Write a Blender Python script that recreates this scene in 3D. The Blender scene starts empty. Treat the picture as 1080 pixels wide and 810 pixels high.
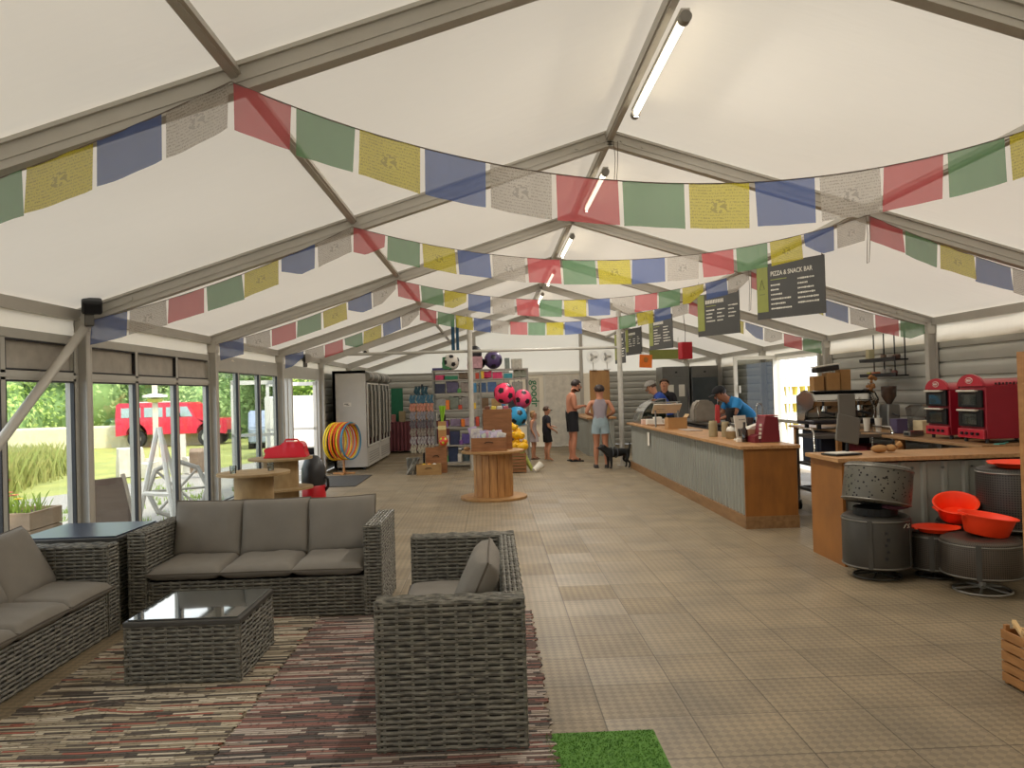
import bpy, bmesh, math, random
from mathutils import Vector, Matrix, noise
random.seed(7)
PI = math.pi
C = bpy.context.scene.collection
SC = bpy.context.scene

# ------------------------------------------------------------------ camera, world, sun, exposure
def cam_axes(yaw, pitch, roll):
    f = Vector((math.sin(yaw)*math.cos(pitch), math.cos(yaw)*math.cos(pitch), math.sin(pitch)))
    r = Vector((math.cos(yaw), -math.sin(yaw), 0)); u = r.cross(f)
    c, s = math.cos(roll), math.sin(roll)
    return c*r - s*u, s*r + c*u, f
cd = bpy.data.cameras.new('camera'); cam = bpy.data.objects.new('camera', cd); C.objects.link(cam)
_r, _u, _f = cam_axes(.0269, .0119, .0282)
cam.matrix_world = Matrix(((_r.x, _u.x, -_f.x, -1.053), (_r.y, _u.y, -_f.y, 0), (_r.z, _u.z, -_f.z, 1.5), (0, 0, 0, 1)))
cd.sensor_width = 36; cd.lens = 811/1080*36; cd.clip_start = .05; cd.clip_end = 400
SC.camera = cam
SC.view_settings.view_transform = 'Standard'; SC.view_settings.look = 'None'
SC.view_settings.exposure = 0.0; SC.view_settings.gamma = 1; SC.view_settings.use_curve_mapping = False
SC.cycles.max_bounces = 9; SC.cycles.diffuse_bounces = 6; SC.cycles.transparent_max_bounces = 16
SC.cycles.caustics_reflective = False; SC.cycles.caustics_refractive = False
SC.cycles.sample_clamp_indirect = 6

SKY = 3.2
w = bpy.data.worlds.new('sky'); SC.world = w; w.use_nodes = True
nt = w.node_tree; nt.nodes.clear()
tc = nt.nodes.new('ShaderNodeTexCoord'); mp = nt.nodes.new('ShaderNodeMapping'); mp.inputs['Scale'].default_value = (1, 1, 2.5)
nz = nt.nodes.new('ShaderNodeTexNoise'); nz.inputs['Scale'].default_value = 2.2; nz.inputs['Detail'].default_value = 6
cr = nt.nodes.new('ShaderNodeValToRGB'); cr.color_ramp.elements[0].position = .38; cr.color_ramp.elements[0].color = (.50, .66, .90, 1)
cr.color_ramp.elements[1].position = .58; cr.color_ramp.elements[1].color = (1, .97, .92, 1)
bg = nt.nodes.new('ShaderNodeBackground'); bg.inputs[1].default_value = SKY; wo = nt.nodes.new('ShaderNodeOutputWorld')
nt.links.new(tc.outputs['Generated'], mp.inputs[0]); nt.links.new(mp.outputs[0], nz.inputs[0]); nt.links.new(nz.outputs[0], cr.inputs[0])
nt.links.new(cr.outputs[0], bg.inputs[0]); nt.links.new(bg.outputs[0], wo.inputs[0])
sl = bpy.data.lights.new('sun', 'SUN'); sl.energy = 6.5; sl.angle = math.radians(6); sl.color = (1, .93, .80)
so = bpy.data.objects.new('sun', sl); C.objects.link(so); so.rotation_euler = (math.radians(26), math.radians(34), 0)

# ------------------------------------------------------------------ helpers
def lin(h):
    if isinstance(h, str):
        h = h.lstrip('#'); v = [int(h[i:i+2], 16)/255 for i in (0, 2, 4)]
    else: v = list(h)
    return tuple(c/12.92 if c <= .04045 else ((c+.055)/1.055)**2.4 for c in v) + (1,)
MATS = {}
def mat(name, col, rough=.6, metal=0, var=.12, vscale=8, bump=0, bscale=60, stretch=(1, 1, 1), spec=.5, trans=0, emit=0, col2=None, transp=0, coat=0):
    if name in MATS: return MATS[name]
    m = bpy.data.materials.new(name); m.use_nodes = True; nt = m.node_tree
    b = nt.nodes['Principled BSDF']; out = nt.nodes['Material Output']
    c = lin(col); b.inputs['Roughness'].default_value = rough; b.inputs['Metallic'].default_value = metal
    b.inputs['Specular IOR Level'].default_value = spec; b.inputs['Coat Weight'].default_value = coat
    tc = nt.nodes.new('ShaderNodeTexCoord'); mp = nt.nodes.new('ShaderNodeMapping'); mp.inputs['Scale'].default_value = stretch
    nt.links.new(tc.outputs['Object'], mp.inputs[0])
    if var or col2:
        n = nt.nodes.new('ShaderNodeTexNoise'); n.inputs['Scale'].default_value = vscale; n.inputs['Detail'].default_value = 4
        nt.links.new(mp.outputs[0], n.inputs[0])
        r = nt.nodes.new('ShaderNodeValToRGB')
        r.color_ramp.elements[0].position = .3; r.color_ramp.elements[1].position = .7
        if col2: r.color_ramp.elements[0].color = lin(col2); r.color_ramp.elements[1].color = c
        else:
            r.color_ramp.elements[0].color = tuple(x*(1-var) for x in c[:3])+(1,)
            r.color_ramp.elements[1].color = tuple(min(1, x*(1+var)) for x in c[:3])+(1,)
        nt.links.new(n.outputs[0], r.inputs[0]); nt.links.new(r.outputs[0], b.inputs['Base Color']); csrc = r.outputs[0]
    else:
        b.inputs['Base Color'].default_value = c; csrc = None
    if bump:
        n2 = nt.nodes.new('ShaderNodeTexNoise'); n2.inputs['Scale'].default_value = bscale; n2.inputs['Detail'].default_value = 3
        nt.links.new(mp.outputs[0], n2.inputs[0])
        bp = nt.nodes.new('ShaderNodeBump'); bp.inputs['Strength'].default_value = bump; bp.inputs['Distance'].default_value = .01
        nt.links.new(n2.outputs[0], bp.inputs['Height']); nt.links.new(bp.outputs[0], b.inputs['Normal'])
    last = b.outputs[0]
    if trans:
        t = nt.nodes.new('ShaderNodeBsdfTranslucent'); mx = nt.nodes.new('ShaderNodeMixShader'); mx.inputs[0].default_value = trans
        if csrc: nt.links.new(csrc, t.inputs[0])
        else: t.inputs[0].default_value = c
        nt.links.new(last, mx.inputs[1]); nt.links.new(t.outputs[0], mx.inputs[2]); last = mx.outputs[0]
    if transp:
        t = nt.nodes.new('ShaderNodeBsdfTransparent'); mx = nt.nodes.new('ShaderNodeMixShader'); mx.inputs[0].default_value = transp
        nt.links.new(last, mx.inputs[1]); nt.links.new(t.outputs[0], mx.inputs[2]); last = mx.outputs[0]
    if emit:
        b.inputs['Emission Color'].default_value = c; b.inputs['Emission Strength'].default_value = emit
    nt.links.new(last, out.inputs[0])
    MATS[name] = m; return m

def glass_mat(name, tint='#ffffff', refl=1.0, extra=.0):
    m = bpy.data.materials.new(name); m.use_nodes = True; nt = m.node_tree; nt.nodes.clear()
    out = nt.nodes.new('ShaderNodeOutputMaterial'); t = nt.nodes.new('ShaderNodeBsdfTransparent'); t.inputs[0].default_value = lin(tint)
    g = nt.nodes.new('ShaderNodeBsdfGlossy'); g.inputs['Roughness'].default_value = .02
    f = nt.nodes.new('ShaderNodeFresnel'); f.inputs[0].default_value = 1.5
    ml = nt.nodes.new('ShaderNodeMath'); ml.operation = 'MULTIPLY_ADD'; ml.inputs[1].default_value = refl; ml.inputs[2].default_value = extra
    mx = nt.nodes.new('ShaderNodeMixShader')
    nt.links.new(f.outputs[0], ml.inputs[0]); nt.links.new(ml.outputs[0], mx.inputs[0])
    nt.links.new(t.outputs[0], mx.inputs[1]); nt.links.new(g.outputs[0], mx.inputs[2]); nt.links.new(mx.outputs[0], out.inputs[0])
    return m

def B(): return bmesh.new()
def box(bm, c, s, rot=None, bev=0):
    vs = []
    for dx in (-.5, .5):
        for dy in (-.5, .5):
            for dz in (-.5, .5):
                v = Vector((dx*s[0], dy*s[1], dz*s[2]))
                if rot is not None: v = rot @ v
                vs.append(bm.verts.new(v + Vector(c)))
    idx = [(0, 1, 3, 2), (4, 6, 7, 5), (0, 4, 5, 1), (2, 3, 7, 6), (0, 2, 6, 4), (1, 5, 7, 3)]
    fs = [bm.faces.new([vs[i] for i in q]) for q in idx]
    if bev:
        es = list({e for f in fs for e in f.edges})
        bmesh.ops.bevel(bm, geom=es, offset=bev, segments=2, affect='EDGES', profile=.5)
    return bm
def cyl(bm, p0, p1, r, r2=None, n=16, cap=True):
    p0, p1 = Vector(p0), Vector(p1); r2 = r if r2 is None else r2
    d = (p1-p0).normalized(); a = d.orthogonal().normalized(); b = d.cross(a)
    A = [bm.verts.new(p0 + (a*math.cos(2*PI*i/n)+b*math.sin(2*PI*i/n))*r) for i in range(n)]
    D = [bm.verts.new(p1 + (a*math.cos(2*PI*i/n)+b*math.sin(2*PI*i/n))*r2) for i in range(n)]
    for i in range(n): bm.faces.new((A[i], A[(i+1) % n], D[(i+1) % n], D[i]))
    if cap: bm.faces.new(A[::-1]); bm.faces.new(D)
    return bm
def tube(bm, pts, r, n=8, closed=False):
    pts = [Vector(p) for p in pts]; rings = []; N = len(pts); prev = None
    for i, p in enumerate(pts):
        if closed: d = (pts[(i+1) % N]-pts[i-1]).normalized()
        else: d = (pts[min(i+1, N-1)]-pts[max(i-1, 0)]).normalized()
        if prev is None: a = d.orthogonal().normalized()
        else: a = (prev - d*prev.dot(d)).normalized()
        prev = a; b = d.cross(a); rr = r[i] if isinstance(r, (list, tuple)) else r
        rings.append([bm.verts.new(p+(a*math.cos(2*PI*k/n)+b*math.sin(2*PI*k/n))*rr) for k in range(n)])
    for i in range(N if closed else N-1):
        A, D = rings[i], rings[(i+1) % N]
        for k in range(n): bm.faces.new((A[k], A[(k+1) % n], D[(k+1) % n], D[k]))
    if not closed: bm.faces.new(rings[0][::-1]); bm.faces.new(rings[-1])
    return bm
def lathe(bm, prof, n=32, M=None, closed=False):
    uv = bm.loops.layers.uv.verify(); rings = []; M = M or Matrix.Identity(4)
    L = [0]
    for i in range(1, len(prof)): L.append(L[-1]+math.hypot(prof[i][0]-prof[i-1][0], prof[i][1]-prof[i-1][1]))
    for r, z in prof:
        rings.append([bm.verts.new(M @ Vector((max(r, 1e-4)*math.cos(2*PI*k/n), max(r, 1e-4)*math.sin(2*PI*k/n), z))) for k in range(n)])
    for i in range(len(prof)-1):
        for k in range(n):
            f = bm.faces.new((rings[i][k], rings[i][(k+1) % n], rings[i+1][(k+1) % n], rings[i+1][k]))
            rr = max(prof[i][0], prof[i+1][0])
            for l, (kk, ii) in zip(f.loops, ((k, i), (k+1, i), (k+1, i+1), (k, i+1))): l[uv].uv = (2*PI*kk/n*rr, L[ii])
    return bm
def prism(bm, poly, axis, a, b):
    """polygon in the plane across AXIS, extruded from a to b"""
    def P(u, v, t):
        return {'x': (t, u, v), 'y': (u, t, v), 'z': (u, v, t)}[axis]
    A = [bm.verts.new(P(u, v, a)) for u, v in poly]; D = [bm.verts.new(P(u, v, b)) for u, v in poly]; n = len(poly)
    for i in range(n): bm.faces.new((A[i], A[(i+1) % n], D[(i+1) % n], D[i]))
    bm.faces.new(A[::-1]); bm.faces.new(D)
    return bm
def sphere(bm, c, r, seg=20, rings=12, s=(1, 1, 1)):
    M = Matrix.Translation(Vector(c)) @ Matrix.Diagonal((r*s[0], r*s[1], r*s[2], 1))
    bmesh.ops.create_uvsphere(bm, u_segments=seg, v_segments=rings, radius=1, matrix=M); return bm
def mesh_of(name, bm, m, smooth=False, ang=35):
    bmesh.ops.recalc_face_normals(bm, faces=bm.faces[:])
    me = bpy.data.meshes.new(name); bm.to_mesh(me); bm.free()
    for x in (m if isinstance(m, (list, tuple)) else [m]): me.materials.append(x)
    if smooth:
        me.shade_smooth()
        me.set_sharp_from_angle(angle=math.radians(ang))
    return me
def obj(name, bm, m, parent=None, smooth=False, loc=(0, 0, 0), rz=0, label=None, ang=35):
    o = bpy.data.objects.new(name, mesh_of(name, bm, m, smooth, ang)); C.objects.link(o)
    o.location = loc; o.rotation_euler = (0, 0, rz)
    if parent: o.parent = parent
    if label: o['label'] = label
    return o
def thing(name, label, cat, loc=(0, 0, 0), rz=0, group=None, rot=None):
    o = bpy.data.objects.new(name, None); C.objects.link(o); o.empty_display_size = .1
    o.location = loc; o.rotation_euler = rot or (0, 0, rz); o['label'] = label; o['category'] = cat
    if group: o['group'] = group
    return o
def solo(name, bm, m, label, cat, loc=(0, 0, 0), rz=0, group=None, smooth=False, rot=None, ang=35, kind=None):
    o = obj(name, bm, m, None, smooth, loc, rz, None, ang); o['label'] = label; o['category'] = cat
    if rot: o.rotation_euler = rot
    if group: o['group'] = group
    if kind: o['kind'] = kind
    return o
def struct(name, bm, m, smooth=False, parent=None):
    o = obj(name, bm, m, parent, smooth)
    if not parent: o['kind'] = 'structure'
    return o
def dup(root, loc, rz=None, label=None, group=None, scale=None):
    r = root.copy(); C.objects.link(r); r.location = loc
    if rz is not None: r.rotation_euler = (0, 0, rz) if not isinstance(rz, tuple) else rz
    if label: r['label'] = label
    if group: r['group'] = group
    if scale: r.scale = scale
    for ch in list(root.children):
        c = ch.copy(); C.objects.link(c); c.parent = r
        for g in list(ch.children):
            d = g.copy(); C.objects.link(d); d.parent = c
    return r
def text_mesh(name, s, size, m, parent, M, ext=.001, sx=1, align='LEFT'):
    cu = bpy.data.curves.new(name, 'FONT'); cu.body = s; cu.size = size; cu.extrude = ext; cu.align_x = align; cu.offset = size*.012
    cu.materials.append(m)
    tmp = bpy.data.objects.new('tmp', cu); C.objects.link(tmp); dg = bpy.context.evaluated_depsgraph_get(); dg.update()
    me = bpy.data.meshes.new_from_object(tmp.evaluated_get(dg)); bpy.data.objects.remove(tmp)
    if not me.materials: me.materials.append(m)
    o = bpy.data.objects.new(name, me); C.objects.link(o); o.parent = parent
    o.matrix_local = M @ Matrix.Diagonal((sx, 1, 1, 1)); return o
def RX(a): return Matrix.Rotation(a, 4, 'X')
def RY(a): return Matrix.Rotation(a, 4, 'Y')
def RZ(a): return Matrix.Rotation(a, 4, 'Z')
def TR(x, y, z): return Matrix.Translation((x, y, z))

# ------------------------------------------------------------------ shared materials
ALU = mat('aluminium', '#b9b4aa', .5, .15, .06, 3, .05, 40)
ALUD = mat('dark_aluminium', '#5f5c56', .5, .4, .06)
PVC = mat('white_pvc_frame', '#b5b2a8', .4, 0, .04)
WHITE = mat('white_plastic', '#d8d4ca', .45, 0, .04)
BLACK = mat('black_plastic', '#17171a', .45, 0, .1)
BLACKM = mat('black_metal', '#1c1c1e', .4, .5, .1)
STEEL = mat('stainless_steel', '#8f8e8b', .28, .9, .08, 4)
CHROME = mat('polished_steel', '#b9b7b2', .12, 1, .04)
WOOD = mat('pine_board', '#b58350', .55, 0, 0, 6, .08, 30, (1, 1, 6), col2='#9a6a3c')
WOODX = mat('pine_worktop', '#bd9061', .45, 0, 0, 5, .05, 30, (7, 1, 7), col2='#9c7248')
WOODY = mat('oiled_pine_worktop', '#bd9061', .4, 0, 0, 5, .05, 30, (7, .8, 7), col2='#9a6d42')
PLY = mat('birch_ply', '#a9814f', .6, 0, 0, 4, .05, 20, (2, 2, .6), col2='#946b3d')
PLYR = mat('reel_ply', '#a3885f', .7, 0, 0, 5, .05, 20, (2, 2, 1), col2='#8b7049')
CARD = mat('cardboard', '#a67c4c', .85, 0, .08)
TAPE = mat('paper_white', '#d9d3c6', .8, 0, .05)
REDP = mat('red_plastic', '#c8202c', .35, 0, .05)
ORANGE = mat('orange_rubber', '#ff4012', .5, 0, .06, 5)
RUB = mat('black_rubber', '#1a1918', .7, 0, .1)

def roof_mat(name, col, tr):
    m = bpy.data.materials.new(name); m.use_nodes = True; nt = m.node_tree; nt.nodes.clear()
    out = nt.nodes.new('ShaderNodeOutputMaterial'); d = nt.nodes.new('ShaderNodeBsdfDiffuse'); t = nt.nodes.new('ShaderNodeBsdfTranslucent')
    tc = nt.nodes.new('ShaderNodeTexCoord'); n = nt.nodes.new('ShaderNodeTexNoise'); n.inputs['Scale'].default_value = .5; n.inputs['Detail'].default_value = 5
    r = nt.nodes.new('ShaderNodeValToRGB'); c = lin(col)
    r.color_ramp.elements[0].position = .3; r.color_ramp.elements[0].color = tuple(x*tr*.88 for x in c[:3])+(1,)
    r.color_ramp.elements[1].position = .7; r.color_ramp.elements[1].color = tuple(x*tr for x in c[:3])+(1,)
    d.inputs[0].default_value = tuple(x*.75 for x in c[:3])+(1,)
    n2 = nt.nodes.new('ShaderNodeTexNoise'); n2.inputs['Scale'].default_value = 3; mp = nt.nodes.new('ShaderNodeMapping'); mp.inputs['Scale'].default_value = (.5, 3, 1)
    bp = nt.nodes.new('ShaderNodeBump'); bp.inputs['Strength'].default_value = .25; bp.inputs['Distance'].default_value = .03
    ad = nt.nodes.new('ShaderNodeAddShader')
    nt.links.new(tc.outputs['Object'], n.inputs[0]); nt.links.new(n.outputs[0], r.inputs[0]); nt.links.new(r.outputs[0], t.inputs[0])
    nt.links.new(tc.outputs['Object'], mp.inputs[0]); nt.links.new(mp.outputs[0], n2.inputs[0]); nt.links.new(n2.outputs[0], bp.inputs['Height']); nt.links.new(bp.outputs[0], d.inputs['Normal'])
    nt.links.new(d.outputs[0], ad.inputs[0]); nt.links.new(t.outputs[0], ad.inputs[1]); nt.links.new(ad.outputs[0], out.inputs[0])
    return m
FABRIC = roof_mat('translucent_roof_pvc', '#f3eada', .138)
FABRIC_WALL = roof_mat('translucent_wall_pvc', '#f0e8d8', .21)

# ------------------------------------------------------------------ tent shell
W, ZE, ZR, Y0, BAY, K2 = 4.484, 2.289, 3.702, 3.489, 2.97, .484
YB = Y0 + 6*BAY; YF = Y0 - 2*BAY
FR = [Y0 + BAY*i for i in range(-2, 7)]
def zroof(x): return ZR - (ZR-ZE)*abs(x)/W

def floor_mat():
    m = bpy.data.materials.new('plastic_floor_tiles'); m.use_nodes = True; nt = m.node_tree; b = nt.nodes['Principled BSDF']
    tc = nt.nodes.new('ShaderNodeTexCoord')
    mp = nt.nodes.new('ShaderNodeMapping'); mp.inputs['Location'].default_value = (.18, .1, 0)
    nt.links.new(tc.outputs['Object'], mp.inputs[0])
    br = nt.nodes.new('ShaderNodeTexBrick'); br.offset = 0; br.inputs['Scale'].default_value = 1; br.inputs['Brick Width'].default_value = .402; br.inputs['Row Height'].default_value = .402
    br.inputs['Mortar Size'].default_value = .0035; br.inputs['Mortar Smooth'].default_value = .3
    br.inputs['Color1'].default_value = lin('#8d7e66'); br.inputs['Color2'].default_value = lin('#877860'); br.inputs['Mortar'].default_value = lin('#5c503f')
    nt.links.new(mp.outputs[0], br.inputs[0])
    # raised lozenges
    mp2 = nt.nodes.new('ShaderNodeMapping'); mp2.inputs['Rotation'].default_value = (0, 0, PI/4); nt.links.new(tc.outputs['Object'], mp2.inputs[0])
    ck = nt.nodes.new('ShaderNodeTexChecker'); ck.inputs['Scale'].default_value = 30; nt.links.new(mp2.outputs[0], ck.inputs[0])
    n = nt.nodes.new('ShaderNodeTexNoise'); n.inputs['Scale'].default_value = 2.3; n.inputs['Detail'].default_value = 6; nt.links.new(tc.outputs['Object'], n.inputs[0])
    rp = nt.nodes.new('ShaderNodeValToRGB'); rp.color_ramp.elements[0].position = .3; rp.color_ramp.elements[0].color = (.72, .72, .72, 1); rp.color_ramp.elements[1].position = .7; rp.color_ramp.elements[1].color = (1.12, 1.1, 1.06, 1)
    nt.links.new(n.outputs[0], rp.inputs[0])
    mx = nt.nodes.new('ShaderNodeMix'); mx.data_type = 'RGBA'; mx.blend_type = 'MULTIPLY'; mx.inputs[0].default_value = 1
    nt.links.new(br.outputs[0], mx.inputs[6]); nt.links.new(rp.outputs[0], mx.inputs[7])
    mx2 = nt.nodes.new('ShaderNodeMix'); mx2.data_type = 'RGBA'; mx2.blend_type = 'MULTIPLY'; mx2.inputs[0].default_value = 1
    rp2 = nt.nodes.new('ShaderNodeValToRGB'); rp2.color_ramp.elements[0].color = (.80, .80, .80, 1); rp2.color_ramp.elements[1].color = (1.06, 1.06, 1.06, 1)
    nt.links.new(ck.outputs[1], rp2.inputs[0])
    nt.links.new(mx.outputs[2], mx2.inputs[6]); nt.links.new(rp2.outputs[0], mx2.inputs[7]); nt.links.new(mx2.outputs[2], b.inputs['Base Color'])
    ad = nt.nodes.new('ShaderNodeMath'); ad.operation = 'MULTIPLY_ADD'; ad.inputs[1].default_value = .35
    iv = nt.nodes.new('ShaderNodeMath'); iv.operation = 'SUBTRACT'; iv.inputs[0].default_value = 1; nt.links.new(br.outputs[1], iv.inputs[1])
    nt.links.new(ck.outputs[1], ad.inputs[0]); nt.links.new(iv.outputs[0], ad.inputs[2])
    bp = nt.nodes.new('ShaderNodeBump'); bp.inputs['Strength'].default_value = .5; bp.inputs['Distance'].default_value = .003
    nt.links.new(ad.outputs[0], bp.inputs['Height']); nt.links.new(bp.outputs[0], b.inputs['Normal'])
    # some tiles are shinier: one value per tile
    n3 = nt.nodes.new('ShaderNodeTexBrick'); n3.offset = 0; n3.inputs['Scale'].default_value = 1; n3.inputs['Brick Width'].default_value = .402; n3.inputs['Row Height'].default_value = .402; n3.inputs['Mortar Size'].default_value = 0
    n3.inputs['Color1'].default_value = (.42, .42, .42, 1); n3.inputs['Color2'].default_value = (.62, .62, .62, 1); nt.links.new(mp.outputs[0], n3.inputs[0])
    nt.links.new(n3.outputs[0], b.inputs['Roughness'])
    return m
bm = B(); box(bm, (0, (YF+YB)/2, -.02), (2*W, YB-YF, .04)); struct('floor', bm, floor_mat())

# roof cloth: one sheet, sagging a little between the rafters
bm = B(); NX, NYb = 24, 8
xs = [-(W+.04) + (2*W+.08)*i/NX for i in range(NX+1)]
ys = [YF + (YB-YF)*j/(8*NYb) for j in range(8*NYb+1)]; ys[0] -= .08; ys[-1] += .08
grid = []
for j, y in enumerate(ys):
    t = (j % NYb)/NYb; sag = math.sin(PI*t)
    grid.append([bm.verts.new((x, y, zroof(x)+.012 - .035*sag*math.sin(PI*min(1, abs(x)/W))-(.0 if abs(x) > .01 else 0))) for x in xs])
for j in range(len(ys)-1):
    for i in range(NX): bm.faces.new((grid[j][i], grid[j][i+1], grid[j+1][i+1], grid[j+1][i]))
struct('ceiling', bm, FABRIC, True)

# rafters, purlins, posts, each a trim of its own
tn = [0]
def trim(bm, m=ALU, smooth=False):
    tn[0] += 1; return struct('trim_%d' % tn[0], bm, m, smooth)
slope = math.atan2(ZR-ZE, W)
for k, y in enumerate(FR):
    gable = y == FR[-1]
    for s in (-1, 1):
        bm = B(); L = math.hypot(W, ZR-ZE)
        rot = Matrix.Rotation(s*slope, 3, 'Y')
        mid = Vector((s*W/2, y, (ZR+ZE)/2))
        dn = rot @ Vector((0, 0, -1))
        h = .12
        box(bm, mid+dn*(h/2+.004), (L, .05, h), rot)
        box(bm, mid+dn*(h+.006), (L, .075, .02), rot)
        box(bm, mid+dn*.016, (L, .085, .02), rot)
        box(bm, mid+dn*(h*.72), (L, .062, .012), rot)
        cx = rot @ Vector((s*-1, 0, 0))
        for q in (.12, .3):      # bolts at the ridge
            p = Vector((s*q, y, zroof(q))) + dn*.065
            cyl(bm, p-Vector((0, .036, 0)), p+Vector((0, .036, 0)), .012, n=8)
        p = Vector((s*(W-.45), y, zroof(W-.45)))+dn*.065; cyl(bm, p-Vector((0, .038, 0)), p+Vector((0, .038, 0)), .02, n=10)
        trim(bm)
        # post with knuckle plate
        bm = B(); x = s*(W-.05)
        box(bm, (x, y, 1.09), (.10, .05, 2.18)); box(bm, (x-s*.052, y, 1.09), (.012, .09, 2.18)); box(bm, (x+s*.04, y, 1.09), (.02, .12, 2.18))
        for dy in (-.03, .03): box(bm, (x-s*.05, y+dy, 1.09), (.02, .012, 2.18))
        box(bm, (x, y, 2.16), (.13, .10, .14)); box(bm, (x, y, .006), (.18, .16, .012))
        trim(bm)
for x in (-W*K2, 0, W*K2):
    bm = B(); z = zroof(x)-.035
    if x: 
        rot = Matrix.Rotation((1 if x > 0 else -1)*slope, 3, 'Y'); box(bm, (x, (YF+YB)/2, z), (.055, YB-YF, .05), rot)
        box(bm, (x, (YF+YB)/2, z-.02), (.035, YB-YF, .03), rot)
    else:
        box(bm, (x, (YF+YB)/2, z-.02), (.06, YB-YF, .07)); box(bm, (x, (YF+YB)/2, z-.06), (.04, YB-YF, .02))
    trim(bm)
for s in (-1, 1):
    bm = B(); x = s*(W-.02); box(bm, (x, (YF+YB)/2, ZE-.045), (.07, YB-YF, .09)); box(bm, (x-s*.04, (YF+YB)/2, ZE-.085), (.02, YB-YF, .014)); trim(bm)

# wall fabric strips under the eaves + gable ends
for s, nm in ((-1, 'wall_left_valance'), (1, 'wall_right_valance')):
    bm = B(); n = 120; prev = None
    for i in range(n+1):
        y = YF+(YB-YF)*i/n; wv = .008*math.sin(y*5)+.006*math.sin(y*13)
        a = bm.verts.new((s*(W-.005)+wv, y, ZE-.08)); b_ = bm.verts.new((s*(W-.02)+wv, y, 2.02 if s < 0 else 1.98))
        if prev: bm.faces.new((prev[0], a, b_, prev[1]))
        prev = (a, b_)
    struct(nm, bm, FABRIC_WALL, True)
def gable_poly(y, x0, x1, z0):
    bm = B(); n = 16; top = []; bot = []
    for i in range(n+1):
        x = x0+(x1-x0)*i/n; top.append(bm.verts.new((x, y, zroof(x)+.01))); bot.append(bm.verts.new((x, y, z0)))
    for i in range(n): bm.faces.new((bot[i], bot[i+1], top[i+1], top[i]))
    return bm
bm = gable_poly(YB+.02, -W, W, 2.0); struct('wall_back_upper', bm, FABRIC_WALL)
bm = B(); box(bm, (.65, YB+.02, 1.0), (2.5, .02, 2.0)); struct('wall_back', bm, FABRIC_WALL)
bm = gable_poly(YF-.02, -W, W, 0); struct('wall_front', bm, FABRIC_WALL)

# corrugated steel walls with wide rounded ribs
CORR = mat('corrugated_steel', '#aeaca3', .5, .15, .08, 1.5, .04, 30)
def corr_wall(name, p0, p1, z0, z1, inward, pitch=.172, amp=.017):
    """sheet from p0 to p1 (xy), ribs run along it"""
    bm = B(); p0, p1 = Vector((*p0, 0)), Vector((*p1, 0)); inn = Vector((*inward, 0)); pr = []
    z = z0
    while z < z1:
        for t, a in ((0, -1), (.07, -1), (.12, .5), (.3, .8), (.6, 1), (.88, .9), (.96, .3)):
            if z+t*pitch < z1: pr.append((z+t*pitch, a*amp))
        z += pitch
    pr.append((z1, 0)); L = []
    for z, a in pr: L.append((bm.verts.new(p0+inn*a+Vector((0, 0, z))), bm.verts.new(p1+inn*a+Vector((0, 0, z)))))
    for i in range(len(L)-1): bm.faces.new((L[i][0], L[i][1], L[i+1][1], L[i+1][0]))
    return struct(name, bm, CORR, True)
WR = W+.03
DY0, DY1 = 12.75, 14.75
corr_wall('wall_right', (WR, YF), (WR, DY0), 0, 2.06, (-1, 0))
corr_wall('wall_right_far', (WR, DY1), (WR, YB), 0, 2.06, (-1, 0))
corr_wall('wall_back_right', (1.95, YB), (W+.06, YB), 0, 2.03, (0, -1))
corr_wall('wall_back_left', (-W-.06, YB), (-.55, YB), 0, 2.12, (0, -1))
corr_wall('wall_left_far', (-WR, 15.4), (-WR, YB+.05), 0, 2.06, (1, 0))
bm = B(); box(bm, (W, (DY0+DY1)/2, 2.08), (.08, DY1-DY0, .06)); box(bm, (W, DY0, 1.03), (.1, .08, 2.06)); box(bm, (W, DY1, 1.03), (.1, .08, 2.06)); box(bm, (W, (DY0+DY1)/2, .83), (.06, DY1-DY0, .06)); struct('window_8', bm, PVC)
# leaf of that window/door standing open into the room
t = thing('door_leaf', 'white framed glass door leaf standing open behind the long counter', 'door', (W-.04, DY1-.02, 0)); del t['category']; t.name = 'door_2'; t['kind'] = 'structure'
bm = B()
for x in (-.02, -.78): box(bm, (x, 0, 1.46), (.07, .05, 1.24), bev=.004)
for z in (.87, 2.05): box(bm, (-.4, 0, z), (.76, .048, .07), bev=.004)
obj('door_frame', bm, WHITE, t)
bm = B(); box(bm, (-.4, 0, 1.46), (.7, .008, 1.13)); obj('door_pane', bm, glass_mat('door_glass', '#c9cbc8', .35, .02), t)
bm = B(); box(bm, (-.72, -.05, 1.45), (.02, .06, .14)); obj('door_handle', bm, WHITE, t)

# back wall: white double door and white banner
bm = B()
for x in (.42, 1.40): box(bm, (x, YB-.02, 1.0), (.06, .06, 2.02))
box(bm, (.35, YB-.02, 2.03), (2.2, .06, .08)); box(bm, (-.42, YB-.02, 1.0), (.05, .05, 2.0)); struct('trim_40', bm, WHITE)
bm = B(); box(bm, (.91, YB-.03, .99), (.92, .04, 1.94), bev=.004); d = struct('door_1', bm, mat('door_white', '#d5cfc2', .5))
bm = B(); box(bm, (.55, YB-.08, 1.0), (.12, .03, .02)); box(bm, (.5, YB-.065, 1.0), (.03, .04, .1)); obj('door_handle', bm, BLACKM, d)
# gable uprights
for x in (1.45, -1.5):
    bm = B(); box(bm, (x, YB-.06, zroof(x)/2), (.09, .09, zroof(x)-.06)); trim(bm)
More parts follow.
